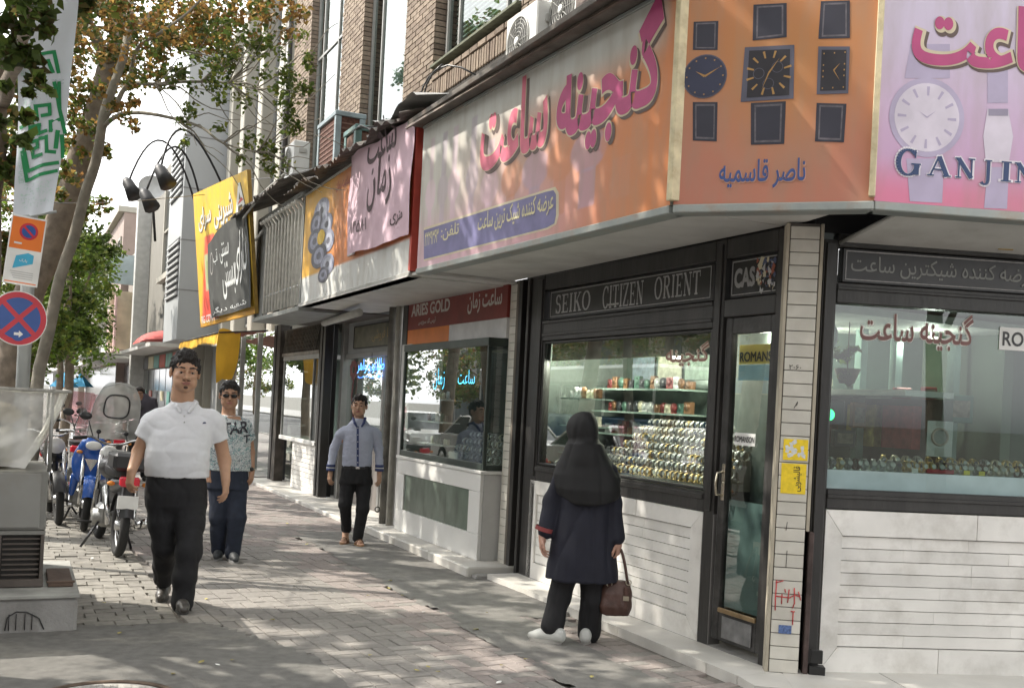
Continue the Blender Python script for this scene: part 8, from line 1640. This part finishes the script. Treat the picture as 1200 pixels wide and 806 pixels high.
def vclip(X, Y, Z): return (L(0, 590)[2] - .01 + 1.0 * np.abs(X - L(690, 589)[0]) ** 1.7) - Z
p.add('head_veil', S_.mesh(.0085, 'head_veil', VEIL, clip=vclip, wr=folds(.013, 4.0, (2.0, 1.2, .40), 13)))
S_ = SDF(.03); S_.chain([L(664, 668), L(656, 700, 0), L(647, 733, -.05)], [.088, .076, .074]); S_.chain([L(694, 668), L(694, 702, 0), L(690, 743, .05)], [.088, .076, .076]); p.add('trousers', S_.mesh(.0085, 'trousers', BTR, wr=folds(.012, 6, (2, 1.5, .7), 14)))
WSH = mat('white_trainer', (.50, .51, .49), .6, var=.05); 
shoe(p, 641, 740, -.07, -1.9, .25, WSH, SO, .95); shoe(p, 688, 750, .04, 3.0, .25, WSH, SO, .95)
bag = Thing('handbag', 'brown leather handbag with metal rings hanging from the right hand of the woman', 'handbag', p.F, tuple(L(722, 715, 0))); BRL = mat('brown_bag_leather', (.075, .038, .030), .45, var=.3, vs=12, bump=.3, bs=60)
S_ = SDF(.03); c = L(721, 697, -.02); S_.loft([(L(0, 716)[2], c[0], -.02, .095, .055), (L(0, 706)[2], c[0], -.02, .112, .075), (L(0, 690)[2], c[0] + .002, -.02, .105, .06), (L(0, 676)[2], c[0] + .006, -.02, .080, .028)], .02, 2.6); me = S_.mesh(.007, 'pouch', BRL, wr=folds(.010, 9, (1.6, 1, .8), 17)); o = obj('pouch', me, bag.o); o.location = -Vector(bag.loc)
def bt(pts, r, nm, m, par=None): b = MB(); b.tube(smooth_path(pts, 4), r, 7); return bag.part(nm, b, m, par)
for dy in (-.05, .015): bt([L(714, 680, dy), L(718, 655, dy * .7 - .02), L(725.5, 641, -.045), L(731, 655, dy * .7 - .02), L(735, 681, dy)], .010, 'handle', BRL)
for x, y in ((736, 680), (735, 706), (714, 682)): b = MB(); b.torus(L(x, y, -.055), (0, 1, 0), .017, .0035, 14, 5); bag.part('ring', b, mat('pale_metal', (.55, .5, .4), .3, .9))
b = MB(); q = L(733, 695, -.085); b.box(q[0] - .018, q[0] + .018, q[1], q[1] + .03, q[2] - .09, q[2] + .06, .008); bag.part('buckle_strap', b, BRL); b = MB(); b.box(q[0] - .02, q[0] + .02, q[1] - .005, q[1], q[2] - .03, q[2] + .0, .003); bag.part('buckle', b, mat('pale_metal', (.55, .5, .4), .3, .9))
# ---- far man behind
SK5 = SKIN('dusk', (.27, .15, .10)); p = Person(166, 462, 17.5, 'distant man in a dark grey shirt standing behind the parked motorbikes'); L = p.L
p.head(163, 463, .235, yaw=-.1, skin=SK5, hairvol=1.0); p.body.loft([(.95, 0 + L(166, 530)[0], 0, .15, .1), (1.35, L(165, 490)[0], 0, .18, .09), (1.45, L(164, 482)[0], 0, .08, .07)], .04); z = lambda v: v
x0 = L(165, 490)[0]
for sx in (-1, 1): p.arm(np.array([x0 + sx * .19, 0, 1.36]), np.array([x0 + sx * .25, .03, 1.08]), np.array([x0 + sx * .24, -.08, .84])); p.hand(np.array([x0 + sx * .24, -.08, .84]), (0, -.1, -1), (-sx * .8, .4, 0), sx, 1, .6); p.body.chain([np.array([x0 + sx * .09, 0, .9]), np.array([x0 + sx * .1, -.03, .48]), np.array([x0 + sx * .1, 0, .08])], [.08, .055, .04])
p.finish(SK5); S_ = SDF(.03); S_.loft([(.84, x0, 0, .19, .125), (1.1, x0, 0, .185, .125), (1.33, x0, 0, .20, .11), (1.40, x0, 0, .15, .09), (1.47, x0, 0, .08, .07)], .03)
for sx in (-1, 1): S_.cap((x0 + sx * .18, 0, 1.35), (x0 + sx * .235, .02, 1.14), .068, .062)
p.add('shirt', S_.mesh(.012, 'shirt', mat('dark_grey_shirt', (.055, .05, .065), .85, var=.1), wr=folds(.008, 6, (1, 1, 2), 20))); S_ = SDF(.03); S_.loft([(.78, x0, 0, .18, .12), (.90, x0, 0, .17, .115)], .03)
for sx in (-1, 1): S_.chain([np.array([x0 + sx * .09, 0, .82]), np.array([x0 + sx * .1, -.03, .48]), np.array([x0 + sx * .1, 0, .09])], [.095, .075, .065])
p.add('trousers', S_.mesh(.012, 'trousers', BTR))
for sx in (-1, 1): S_ = SDF(.02); S_.cap((x0 + sx * .1, .05, .045), (x0 + sx * .1, -.14, .035), .042, .032); p.add('shoe', S_.mesh(.01, 'shoe', BLKB))

# ================================================================== KERBSIDE: CART, SIGN POLE, BANNER, MOTORBIKES
pln = Thing('concrete_block', 'long concrete plinth at the left edge under the plastic wrapped stall', 'concrete block', MA, (9.6, 4.4, 0))
b = MB(); b.box(9.06, 10.4, 3.78, 5.6, -.03, .205, .02); pln.part('plinth', b, CONC); b = MB(); b.box(9.05, 10.41, 3.77, 5.61, .207, .235, .006); pln.part('top_slab', b, mat('light_screed', (.30, .30, .28), .9, var=.2, bump=.3))
b = MB(); P = [(9.055, 4.02, .0), (9.055, 4.02, .07), (9.055, 4.05, .11), (9.055, 4.10, .13), (9.055, 4.15, .11), (9.055, 4.20, .0)]
b.tube([(9.052, 3.97 + .0, .02), (9.052, 4.0, .09), (9.052, 4.07, .13), (9.052, 4.13, .135), (9.052, 4.18, .10), (9.052, 4.19, .02)], .004, 5)
for w in (4.04, 4.08, 4.13, 4.17): b.cyl((9.052, w, .02), (9.052, w, .12), .003, 4)
pln.part('marker_scrawl', b, INK)
b = MB(); b.box(9.3, 9.9, 3.80, 3.95, .237, .262, .004); b.box(9.3, 9.33, 3.79, 3.96, .262, .275, .003); pln.part('timber_offcut', b, mat('dark_timber', (.09, .06, .045), .8, var=.3, vs=14, bump=.4))
CG_ = mat('stall_grey_steel', (.22, .22, .205), .5, .25, var=.12, vs=4, bump=.15, stain=.5, stain_col=(.14, .12, .10), stain_s=4); ct = Thing('street_stall', 'grey steel street stall with barred vents standing on the concrete plinth', 'stall', MA, (9.6, 4.6, .24))
b = MB(); b.box(9.32, 10.3, 3.98, 5.6, .60, .985, .01); ct.part('upper_cabinet', b, CG_); b = MB(); b.box(9.36, 10.3, 4.0, 5.6, .24, .597, .006); ct.part('lower_box', b, mat('stall_dark', (.035, .033, .03), .7))
for w in (3.985, 4.235, 4.8): b = MB(); b.box(9.315, 9.36, w, w + .022, .24, .60, .003); ct.part('upright', b, mat('brown_steel', (.10, .085, .075), .6, .3, var=.2))
b = MB(); b.box(9.31, 9.355, 3.98, 5.6, .575, .60, .003); b2 = ct.part('top_bar', b, CG_); b = MB(); b.box(9.31, 9.355, 3.98, 5.6, .24, .29, .003); ct.part('bottom_bar', b, mat('brown_steel', (.1, .085, .075)))
gm_ = mat('grille_wire', (.22, .21, .19), .5, .5)
for k in range(14): w = 4.26 + k * .04; b = MB(); b.cyl((9.345, w, .29), (9.345, w, .575), .003, 4); ct.part('grille_wire', b, gm_)
for k in range(7): z = .32 + k * .038; b = MB(); b.cyl((9.34, 4.26, z), (9.34, 5.0, z), .003, 4); ct.part('grille_wire', b, gm_)
for k in range(8): z = .31 + k * .033; b = MB(); b.box(9.33, 9.35, 4.01, 4.23, z, z + .012, .002); ct.part('louvre', b, mat('brown_steel', (.1, .085, .075)))
b = MB(); b.box(9.305, 9.319, 4.02, 5.6, .62, .97, .004); ct.part('front_panel', b, mat('stall_panel', (.25, .25, .235), .45, .2, var=.1, vs=3, stain=.4, stain_col=(.22, .2, .17), stain_s=5))
PLS = glass('plastic_sheet', (.80, .80, .76), 1.2, .04, .18, .62); pw = Thing('plastic_cover', 'dusty translucent plastic sheet wrapped round the top of the stall', 'plastic sheet', MA, (9.5, 4.5, .98))
def pls(u, v):
    w = 3.90 + u * 1.8; z = 1.0 + v * .50; nar = .22 * (1 - v) ** 1.3 * (1 - u) ** 2
    f = .022 * math.sin(u * 26 + 5 * v) * (1 - v) + .03 * mnoise.noise(Vector((u * 6, v * 2.5, 1))) + .02 * mnoise.noise(Vector((u * 15 + v * 6, v * 3, 4))); return (9.22 + f + .10 * (1 - v), w + nar, z + .012 * math.sin(u * 9))
pw.part('front_sheet', MB().grid(pls, 90, 30), PLS)
def pls2(u, v):
    t = 9.22 + u * 1.1; z = 1.0 + v * .50; f = .02 * math.sin(u * 20 + 4 * v) + .03 * mnoise.noise(Vector((u * 5, v * 3, 9))); return (t + .10 * (1 - v) * (1 - u), 3.90 + f * .5 + .22 * (1 - v) ** 1.3, z)
pw.part('side_sheet', MB().grid(pls2, 50, 30), PLS)
def pls3(u, v): return (9.20 + u * 1.12, 3.88 + v * 1.85, 1.505 + .012 * mnoise.noise(Vector((u * 7, v * 9, 2))) - .03 * abs(math.sin(u * 3.14)) * .5)
pw.part('top_sheet', MB().grid(pls3, 24, 40), PLS)
b = MB(); b.tube([(9.20, 3.88, 1.505), (9.20, 5.7, 1.515)], .012, 6); b.tube([(9.20, 3.88, 1.505), (10.3, 3.88, 1.505)], .012, 6); pw.part('rolled_edge', b, mat('tape_grey', (.35, .34, .31), .6, var=.3, vs=20)); 
for (t, w) in ((9.26, 3.98), (10.25, 3.98), (9.26, 5.4)): b = MB(); b.cyl((t, w, .985), (t, w, 1.49), .012, 6); ct.part('post', b, ALF)
b = MB(); b.box(9.5, 10.1, 4.2, 5.3, .99, 1.25, .03); ct.part('covered_goods', b, mat('pale_goods', (.38, .36, .30), .7, var=.5, vs=9)); b = MB(); b.ell((9.8, 4.35, 1.33), .18, .2, .09); ct.part('covered_goods', b, mat('beige_sack', (.42, .36, .26), .8, var=.3))
# pole and signs
PD = 8.9; pc_ = at(28, 420, PD); pol = Thing('sign_pole', 'grey steel pole behind the stall carrying traffic signs', 'pole', MW, (pc_.x, pc_.y, -.02)); PG = mat('galvanised_pole', (.36, .38, .38), .5, .5, var=.1, vs=4)
b = MB(); b.cyl((pc_.x, pc_.y, -.02), (pc_.x, pc_.y, 4.9), .055, 16); pol.part('post', b, PG)
def signframe(c, yaw, roll=0): return Matrix.Translation(c) @ Matrix.Rotation(yaw, 4, 'Z') @ Matrix.Rotation(roll, 4, 'Y')
RED = mat('sign_red', (.55, .03, .05), .4, var=.06); BLU = mat('sign_blue', (.03, .09, .33), .4, var=.06); WHT_ = mat('sign_white', (.75, .75, .74), .4); ORS = mat('sign_orange', (.80, .20, .03), .45, var=.05)
rs = Thing('traffic_sign', 'round no stopping sign, red cross on blue with a small white arrow', 'traffic sign', signframe(at(22, 373, PD - .26), math.radians(42)), (0, 0, 0)); R0 = .228
def dsk(t, nm, r, y, m, cx=0, cz=0, k=40, th=None):
    b = MB()
    if th: b.cyl((cx, y + th, cz), (cx, y, cz), r, k, False)
    else: b.face([(cx + r * math.cos(2 * math.pi * i / k), y, cz + r * math.sin(2 * math.pi * i / k)) for i in range(k)])
    return t.part(nm, b, m)
dsk(rs, 'plate', R0, 0, WHT_, th=.006); dsk(rs, 'red_ring', R0 * .965, -.0015, RED); dsk(rs, 'blue_field', R0 * .76, -.003, BLU)
b = MB()
for a in (45, 135): ca, sa = math.cos(math.radians(a)), math.sin(math.radians(a)); L_, w_ = R0 * .80, R0 * .085; b.face([(ca * l - sa * w, -.0045 - .0002 * (a > 90), sa * l + ca * w) for l, w in ((-L_, -w_), (L_, -w_), (L_, w_), (-L_, w_))])
rs.part('red_cross', b, RED); dsk(rs, 'arrow_disc', R0 * .26, -.0055, BLU, 0, -R0 * .57)
b = MB(); q = R0; b.face([(-.15 * q, -.0065, -.62 * q), (.02 * q, -.0065, -.62 * q), (.02 * q, -.0065, -.70 * q), (.17 * q, -.0065, -.57 * q), (.02 * q, -.0065, -.44 * q), (.02 * q, -.0065, -.52 * q), (-.15 * q, -.0065, -.52 * q)]); rs.part('white_arrow', b, WHT_); b = MB(); b.box(-.02, .02, .006, .20, -.03, .03); rs.part('bracket', b, PG)
ps = Thing('traffic_sign', 'upright plate sign, orange with a no parking circle above a white half', 'traffic sign', signframe(at(29, 294, PD - .16), math.radians(22), math.radians(5)), (0, 0, 0)); w_, h_ = .135, .29
b = MB(); b.box(-w_, w_, 0, .008, -h_, h_, .002); ps.part('plate', b, WHT_)
def rect(t, nm, x0, x1, z0, z1, y, m): b = MB(); b.face([(x0, y, z0), (x1, y, z0), (x1, y, z1), (x0, y, z1)]); return t.part(nm, b, m)
rect(ps, 'orange_half', -w_ * .92, w_ * .92, .01, h_ * .95, -.0015, ORS); dsk(ps, 'no_parking_ring', .072, -.003, RED, .01, .165); dsk(ps, 'no_parking_field', .054, -.0045, BLU, .01, .165)
b = MB(); b.face([(.01 - .045, -.006, .165 + .03), (.01 - .035, -.006, .165 + .045), (.01 + .045, -.006, .165 - .03), (.01 + .035, -.006, .165 - .045)]); ps.part('no_parking_bar', b, RED); rect(ps, 'small_text_bar', -.09, -.03, .05, .065, -.003, WHT_)
b = MB(); b.face([(-.075, -.003, -.16), (.075, -.003, -.10), (.075, -.003, -.03), (.03, -.003, -.015), (-.06, -.003, -.05)]); ps.part('blue_emblem', b, mat('sky_blue_print', (.06, .40, .62), .4)); b = MB(); text_on(b, 'پارک', (-.03, 0, -.10), (.06, 0, 0), (0, 0, .03), (0, -.0045, 0), .01); ps.part('emblem_text', b, WHT_)
for k in range(4): rect(ps, 'text_line', -.09 + .01 * k, .09, -.185 - .018 * k, -.179 - .018 * k, -.003, mat('grey_print_line', (.45, .45, .45), .6))
rect(ps, 'orange_foot', -w_ * .9, w_ * .9, -h_ * .95, -h_ * .92, -.003, ORS)
# banner
c4b = [at(15, 256, PD - .12), at(64, 248, PD - .12), at(101, -70, PD - .12), at(28, -70, PD - .12)]
bn = Thing('vertical_banner', 'tall white banner with a green maze pattern hanging on the pole', 'banner', MW, tuple(c4b[0]))
def bnp(u, v, off=0.0): p = c4b[0].lerp(c4b[1], u).lerp(c4b[3].lerp(c4b[2], u), v); return Vector((p.x, p.y - off + .022 * math.sin(u * 5 + v * 7) + .012 * math.sin(u * 11 - v * 13), p.z))
bn.part('cloth', MB().grid(bnp, 24, 70), mat('white_banner_cloth', (.62, .66, .72), .75, var=.03, vs=3)); GB = mat('banner_green', (.015, .23, .08), .7, var=.1)
def bxy(x, y):                                       # photo point -> banner coordinates
    v = (256 - y) / 326; l = 15 + 13 * v; r = 64 + 37 * v; return (x - l) / (r - l), v
def stroke(P, w, off=.006, m=GB, nm='maze_line', wob_=0):
    b = MB(); Q = []
    for i in range(len(P) - 1):
        (x0, y0), (x1, y1) = P[i], P[i + 1]; L_ = math.hypot(x1 - x0, y1 - y0); dx, dy = (x1 - x0) / L_, (y1 - y0) / L_; n = max(1, int(L_ / 6)); e = w / 2
        for j in range(n):
            a0 = -e if j == 0 else L_ * j / n; a1 = L_ + e if j == n - 1 else L_ * (j + 1) / n
            b.face([bnp(*bxy(x0 + dx * a - dy * s_ * w / 2, y0 + dy * a + dx * s_ * w / 2), off + .0003 * i) for a, s_ in ((a0, 1), (a1, 1), (a1, -1), (a0, -1))])
    return bn.part(nm, b, m)
W_ = 4.2
for P in ([(27, 69), (63, 63), (67, 86)], [(26, 79), (57, 74), (61, 86)], [(63, 100), (72, 142), (75, 160)], [(68, 100), (70, 130)],
          [(24, 132), (36, 130), (37, 145), (45, 143), (44, 128), (58, 126), (59, 138), (51, 139)], [(24, 150), (30, 149), (31, 140)], [(24, 163), (36, 161), (37, 152), (47, 150), (46, 160), (55, 158)],
          [(70, 145), (60, 147), (61, 158), (68, 160), (66, 178)], [(33, 170), (44, 168), (45, 176), (38, 178), (39, 187), (50, 186)], [(56, 165), (57, 183), (64, 184)], [(28, 172), (32, 202), (67, 197)], [(26, 180), (30, 213), (66, 207)], [(48, 166), (53, 166)], [(72, 165), (73, 190)]): stroke(P, W_)
gs = mat('banner_fine_print', (.45, .60, .56), .75); random.seed(3)
b = MB()
for k in range(520):
    reg = random.choice([(25, 58, 84, 90), (25, 60, 100, 128), (22, 62, 216, 245), (20, 27, 165, 215)]); x = random.uniform(reg[0], reg[1]); y = random.uniform(reg[2], reg[3]); L_ = random.uniform(1, 3.2); hz_ = random.random() < .5; w = .5
    b.face([bnp(*bxy(x + a, y + c), .004) for a, c in (((0, 0), (L_, 0), (L_, w), (0, w)) if hz_ else ((0, 0), (w, 0), (w, L_), (0, L_)))])
bn.part('fine_print', b, gs, None, None, True)
b = MB()
for yy in (91, 95):
    V, Fc, a_ = text2d('مشهد شهر بهشت', .0); b.add([bnp(*bxy(28 + u * 46, yy + 2 + (1 - v) * 3 + u * 2), .005) for u, v, k in V], Fc)
bn.part('small_lettering', b, mat('banner_small_text', (.3, .4, .42), .7)); b = MB(); b.cyl(at(15, 256, PD - .1), at(66, 248, PD - .1), .012, 6); bn.part('bottom_rod', b, PG)
cb = Thing('overhead_cable', 'thin black cable slung across the street below the banner foot', 'cable', MW, at(0, 236, 8.5)); b = MB(); b.tube(smooth_path([at(-30, 232, 8.2), at(60, 238, 11), at(150, 236, 15), at(262, 226, 20)], 6), .006, 5); cb.part('wire', b, BLKB)
cb = Thing('overhead_cable', 'thin cable from the yellow sign to the brick building', 'cable', MW, at(290, 210, 18)); b = MB(); b.tube(smooth_path([at(288, 211, 18), at(340, 205, 16), at(420, 180, 13), at(470, 155, 12)], 6), .007, 5); cb.part('wire', b, BLKB)

BKP = mat('black_moto_plastic', (.018, .018, .02), .35, coat=.2); BLP = mat('blue_moto_paint', (.02, .10, .42), .25, coat=.6); SVP = mat('silver_moto_paint', (.40, .41, .42), .35, .4); ENG = mat('engine_alloy', (.28, .28, .27), .4, .7, var=.25, vs=20); PNK_ = glass('pink_windshield', (.75, .45, .50), 1.5, .05, .05, .15); CLW = glass('dusty_windshield', (.62, .66, .66), 1.4, .10, .12, .62)
def motorcycle(lab, F, paint, kind, shield=None, box=False, group='motorbikes parked by the kerb'):
    """x forward, z up, origin on the ground between the wheels"""
    T = Thing('motorcycle', lab, 'motorcycle', F, (0, 0, 0), group)
    for x in (-.62, .64):
        b = MB(); b.torus((x, 0, .285), (0, 1, 0), .245, .042, 32, 10); w = T.part('wheel', b, TYRE); b = MB(); b.torus((x, 0, .285), (0, 1, 0), .205, .014, 28, 6, ); b.cyl((x, -.05, .285), (x, .05, .285), .045, 12); T.part('rim', b, ALU, w); b = MB()
        for k in range(12): a = k * math.pi / 6; b.cyl((x + .04 * math.cos(a), .03 * (-1) ** k, .285 + .04 * math.sin(a)), (x + .2 * math.cos(a), 0, .285 + .2 * math.sin(a)), .003, 4)
        T.part('spokes', b, CHR, w)
        b = MB(); b.grid(lambda u, v, x=x: (x + .315 * math.cos(math.radians(20 + 140 * u)) , (v - .5) * .12, .285 + .315 * math.sin(math.radians(20 + 140 * u)) - .02 * (2 * v - 1) ** 2), 14, 4); T.part('mudguard', b, paint if kind == 'scooter' else BKP)
    for y in (-.075, .075): b = MB(); b.cyl((.64, y, .285), (.44, y * 1.1, .86), .022, 8); T.part('fork', b, CHR); b = MB(); b.cyl((-.62, y * 1.5, .29), (-.42, y * 1.7, .62), .024, 8); T.part('shock', b, CHR)
    b = MB(); b.tube([(.40, 0, .90), (.36, 0, .62), (.15, 0, .38), (-.15, 0, .34), (-.45, 0, .42), (-.62, 0, .30)], .028, 8); T.part('frame', b, BKP)
    b = MB(); b.box(-.12, .18, -.13, .13, .20, .42, .04); b.tube([(.10, 0, .40), (.24, 0, .55)], .075, 10); b.cyl((-.02, -.17, .29), (-.02, .17, .29), .085, 14); T.part('engine', b, ENG)
    b = MB(); b.tube([(.15, -.14, .22), (-.1, -.17, .18), (-.35, -.17, .24), (-.85, -.18, .34)], [.02, .022, .04, .045], 10); T.part('exhaust', b, CHR)
    S_ = SDF(.03); S_.loft([(.72, -.25, 0, .42, .11), (.80, -.25, 0, .43, .115)], .03, 2.8); T.part('seat', S_.mesh(.014, 'seat', mat('black_vinyl_seat', (.02, .02, .02), .5)), None)
    if kind == 'scooter':
        S_ = SDF(.04); S_.ell((.43, 0, .72), (.06, .20, .26)); S_.ell((.46, 0, .92), (.10, .13, .10)); S_.cap((.36, .14, .55), (.30, .16, .36), .05, .03); S_.cap((.36, -.14, .55), (.30, -.16, .36), .05, .03); T.part('leg_shield', S_.mesh(.013, 'leg_shield', paint), None)
        S_ = SDF(.04); S_.cap((.30, 0, .55), (-.1, 0, .48), .07, .08); S_.cap((-.1, 0, .55), (-.70, 0, .66), .10, .05); T.part('side_fairing', S_.mesh(.013, 'side_fairing', paint), None)
        b = MB(); b.ell((.555, 0, .91), .035, .085, .05, 14, 8); T.part('headlight', b, LAMPW)
        b = MB(); b.face([(.498, -.07, .76), (.498, .07, .76), (.508, 0, .63)]); b.xf(Matrix.Translation((.012, 0, 0))); T.part('vee_emblem', b, CHR)
        for y in (-.13, .13): b = MB(); b.ell((.505, y, .83), .02, .035, .02, 10, 6); T.part('indicator', b, mat('amber_lens', (.6, .22, .03), .2))
    else:
        S_ = SDF(.03); S_.ell((.20, 0, .76), (.26, .13, .12)); S_.ell((.08, 0, .78), (.14, .11, .10)); T.part('fuel_tank', S_.mesh(.013, 'fuel_tank', paint), None)
        S_ = SDF(.03); S_.cap((-.2, 0, .62), (-.62, 0, .68), .08, .05); T.part('side_cover', S_.mesh(.013, 'side_cover', paint), None)
        b = MB(); b.tube([(.48, 0, .88), (.56, 0, .87), (.60, 0, .87)], [.06, .09, .085], 14); T.part('headlight', b, LAMPW)
    b = MB(); b.tube(smooth_path([(.22, .36, 1.02), (.30, .22, 1.04), (.40, .08, .98), (.40, -.08, .98), (.30, -.22, 1.04), (.22, -.36, 1.02)], 3), .013, 8); T.part('handlebar', b, CHR)
    for y in (-1, 1):
        b = MB(); b.cyl((.25, y * .27, 1.03), (.20, y * .39, 1.02), .019, 8); T.part('grip', b, TYRE); b = MB(); b.cyl((.32, y * .2, 1.04), (.30, y * .26, 1.20), .006, 6); b.ell((.30, y * .29, 1.24), .012, .06, .04, 12, 8); T.part('mirror', b, BKP)
        b = MB(); b.cyl((-.02, y * .12, .24), (-.02, y * .30, .24), .013, 6); T.part('foot_peg', b, TYRE)
    b = MB(); b.tube([(-.60, .12, .80), (-.80, .10, .84), (-.86, 0, .84), (-.80, -.10, .84), (-.60, -.12, .80)], .012, 7); T.part('grab_rail', b, CHR)
    b = MB(); b.box(-.885, -.80, -.085, .085, .66, .75, .015); T.part('tail_light', b, mat('bright_red_lens', (.60, .02, .04), .2)); b = MB(); b.box(-.875, -.86, -.09, .09, .46, .58, .004); T.part('number_plate', b, WHT_)
    b = MB(); b.box(-.84, -.70, -.04, .04, .45, .68, .02); T.part('tail_bracket', b, BKP)
    for y in (-.15, .15): b = MB(); b.ell((-.80, y, .68), .03, .035, .022, 10, 6); T.part('indicator', b, mat('amber_lens', (.6, .22, .03)))
    b = MB(); b.cyl((-.1, .12, .25), (-.14, .26, .01), .012, 6); b.cyl((-.1, -.12, .25), (-.14, -.2, .01), .012, 6); T.part('stand', b, BKP)
    if shield == 'tall':
        def sh(u, v): y = (u - .5) * (.47 - .07 * v * v * v); return (.52 - .22 * v - .35 * y * y, y, 1.02 + .58 * v * (1 - .25 * (2 * u - 1) ** 4 * v))
        T.part('windshield', MB().grid(sh, 20, 20), CLW); b = MB(); n = 28
        b.tube([Vector(sh(.5 + .26 * (abs(math.cos(a)) ** .6) * (1 if math.cos(a) > 0 else -1), .58 + .20 * (abs(math.sin(a)) ** .6) * (1 if math.sin(a) > 0 else -1))) - Vector((.012, 0, 0)) for a in [2 * math.pi * k / n + .1 for k in range(n + 1)]], .008, 5); T.part('window_seal', b, BKP)
        b = MB(); b.tube([Vector(sh(u, v)) for u, v in [(0, 0), (0, .5), (.0, .85), (.12, .97), (.5, 1), (.88, .97), (1, .85), (1, .5), (1, 0)]], .005, 5); T.part('shield_rim', b, mat('grey_rim', (.4, .4, .4), .5))
        for u in (.22, .78): b = MB(); b.cyl(Vector(sh(u, .12)) - Vector((.03, 0, 0)), Vector(sh(u, .12)) + Vector((.03, 0, 0)), .022, 10); b.cyl(Vector(sh(u, .12)), (.38, (u - .5) * .5, 1.0), .008, 6); T.part('shield_clamp', b, BKP)
    if shield == 'pink':
        def sh(u, v): y = (u - .5) * (.40 - .12 * v * v); return (.50 - .22 * v - .5 * y * y, y, 1.0 + .46 * v)
        T.part('windshield', MB().grid(sh, 14, 12), PNK_)
    if box: b = MB(); b.box(-.88, -.50, -.16, .16, .80, .96, .03); T.part('tail_box', b, BKP)
    return T
def mF(x, y, heading, lean=0): return Matrix.Translation((x, y, 0)) @ Matrix.Rotation(heading, 4, 'Z') @ Matrix.Rotation(lean, 4, 'X')
g = onground(136, 652); motorcycle('black motorbike seen from behind with a tall dusty windshield and red tail light', mF(g.x - .30, g.y + .56, math.radians(119), .06), BKP, 'standard', 'tall', True)
g = onground(97, 622); motorcycle('blue scooter facing the camera with a pinkish windshield', mF(g.x - .25, g.y + .60, math.radians(-67), -.07), BLP, 'scooter', 'pink')
g = onground(55, 618); motorcycle('dark motorbike squeezed between the blue scooter and the plastic wrapped stall', mF(g.x - .30, g.y + .85, math.radians(-62), .06), BKP, 'standard', None)
g = onground(78, 590); motorcycle('silver motorbike behind the blue scooter', mF(g.x - .35, g.y + 1.0, math.radians(112), .06), SVP, 'standard', 'pink')
g = onground(104, 575); motorcycle('black motorbike farther back behind the tall windshield', mF(g.x - .25, g.y + 1.6, math.radians(112), .06), BKP, 'standard', 'pink')
g = onground(70, 560); motorcycle('dark red scooter at the back of the parked bikes', mF(g.x - .2, g.y + 2.2, math.radians(-80), .06), mat('dark_red_paint', (.2, .02, .02), .3, coat=.4), 'scooter', None)
# blue tarpaulin tents and a blue car far down the street
for x, y, D_, lab in ((75, 449, 42, 'bright blue tarpaulin tent far down the street'), (94, 449, 46, 'second blue tarpaulin tent beside the first')):
    c = at(x, y, D_); th = Thing('market_tent', lab, 'tent', MW, (c.x, c.y, 0)); z = c.z + .1; b = MB(); b.add([(c.x - .42, c.y - .4, z - .25), (c.x + .42, c.y - .4, z - .25), (c.x + .42, c.y + .5, z - .25), (c.x - .42, c.y + .5, z - .25), (c.x, c.y, z + .35)], [(0, 1, 4), (1, 2, 4), (2, 3, 4), (3, 0, 4)]); th.part('canopy', b, mat('blue_tarp', (.05, .35, .60), .6))
    for dx in (-.4, .4): b = MB(); b.cyl((c.x + dx, c.y - .38, 0), (c.x + dx, c.y - .38, z - .25), .03, 5); th.part('leg', b, ALU)
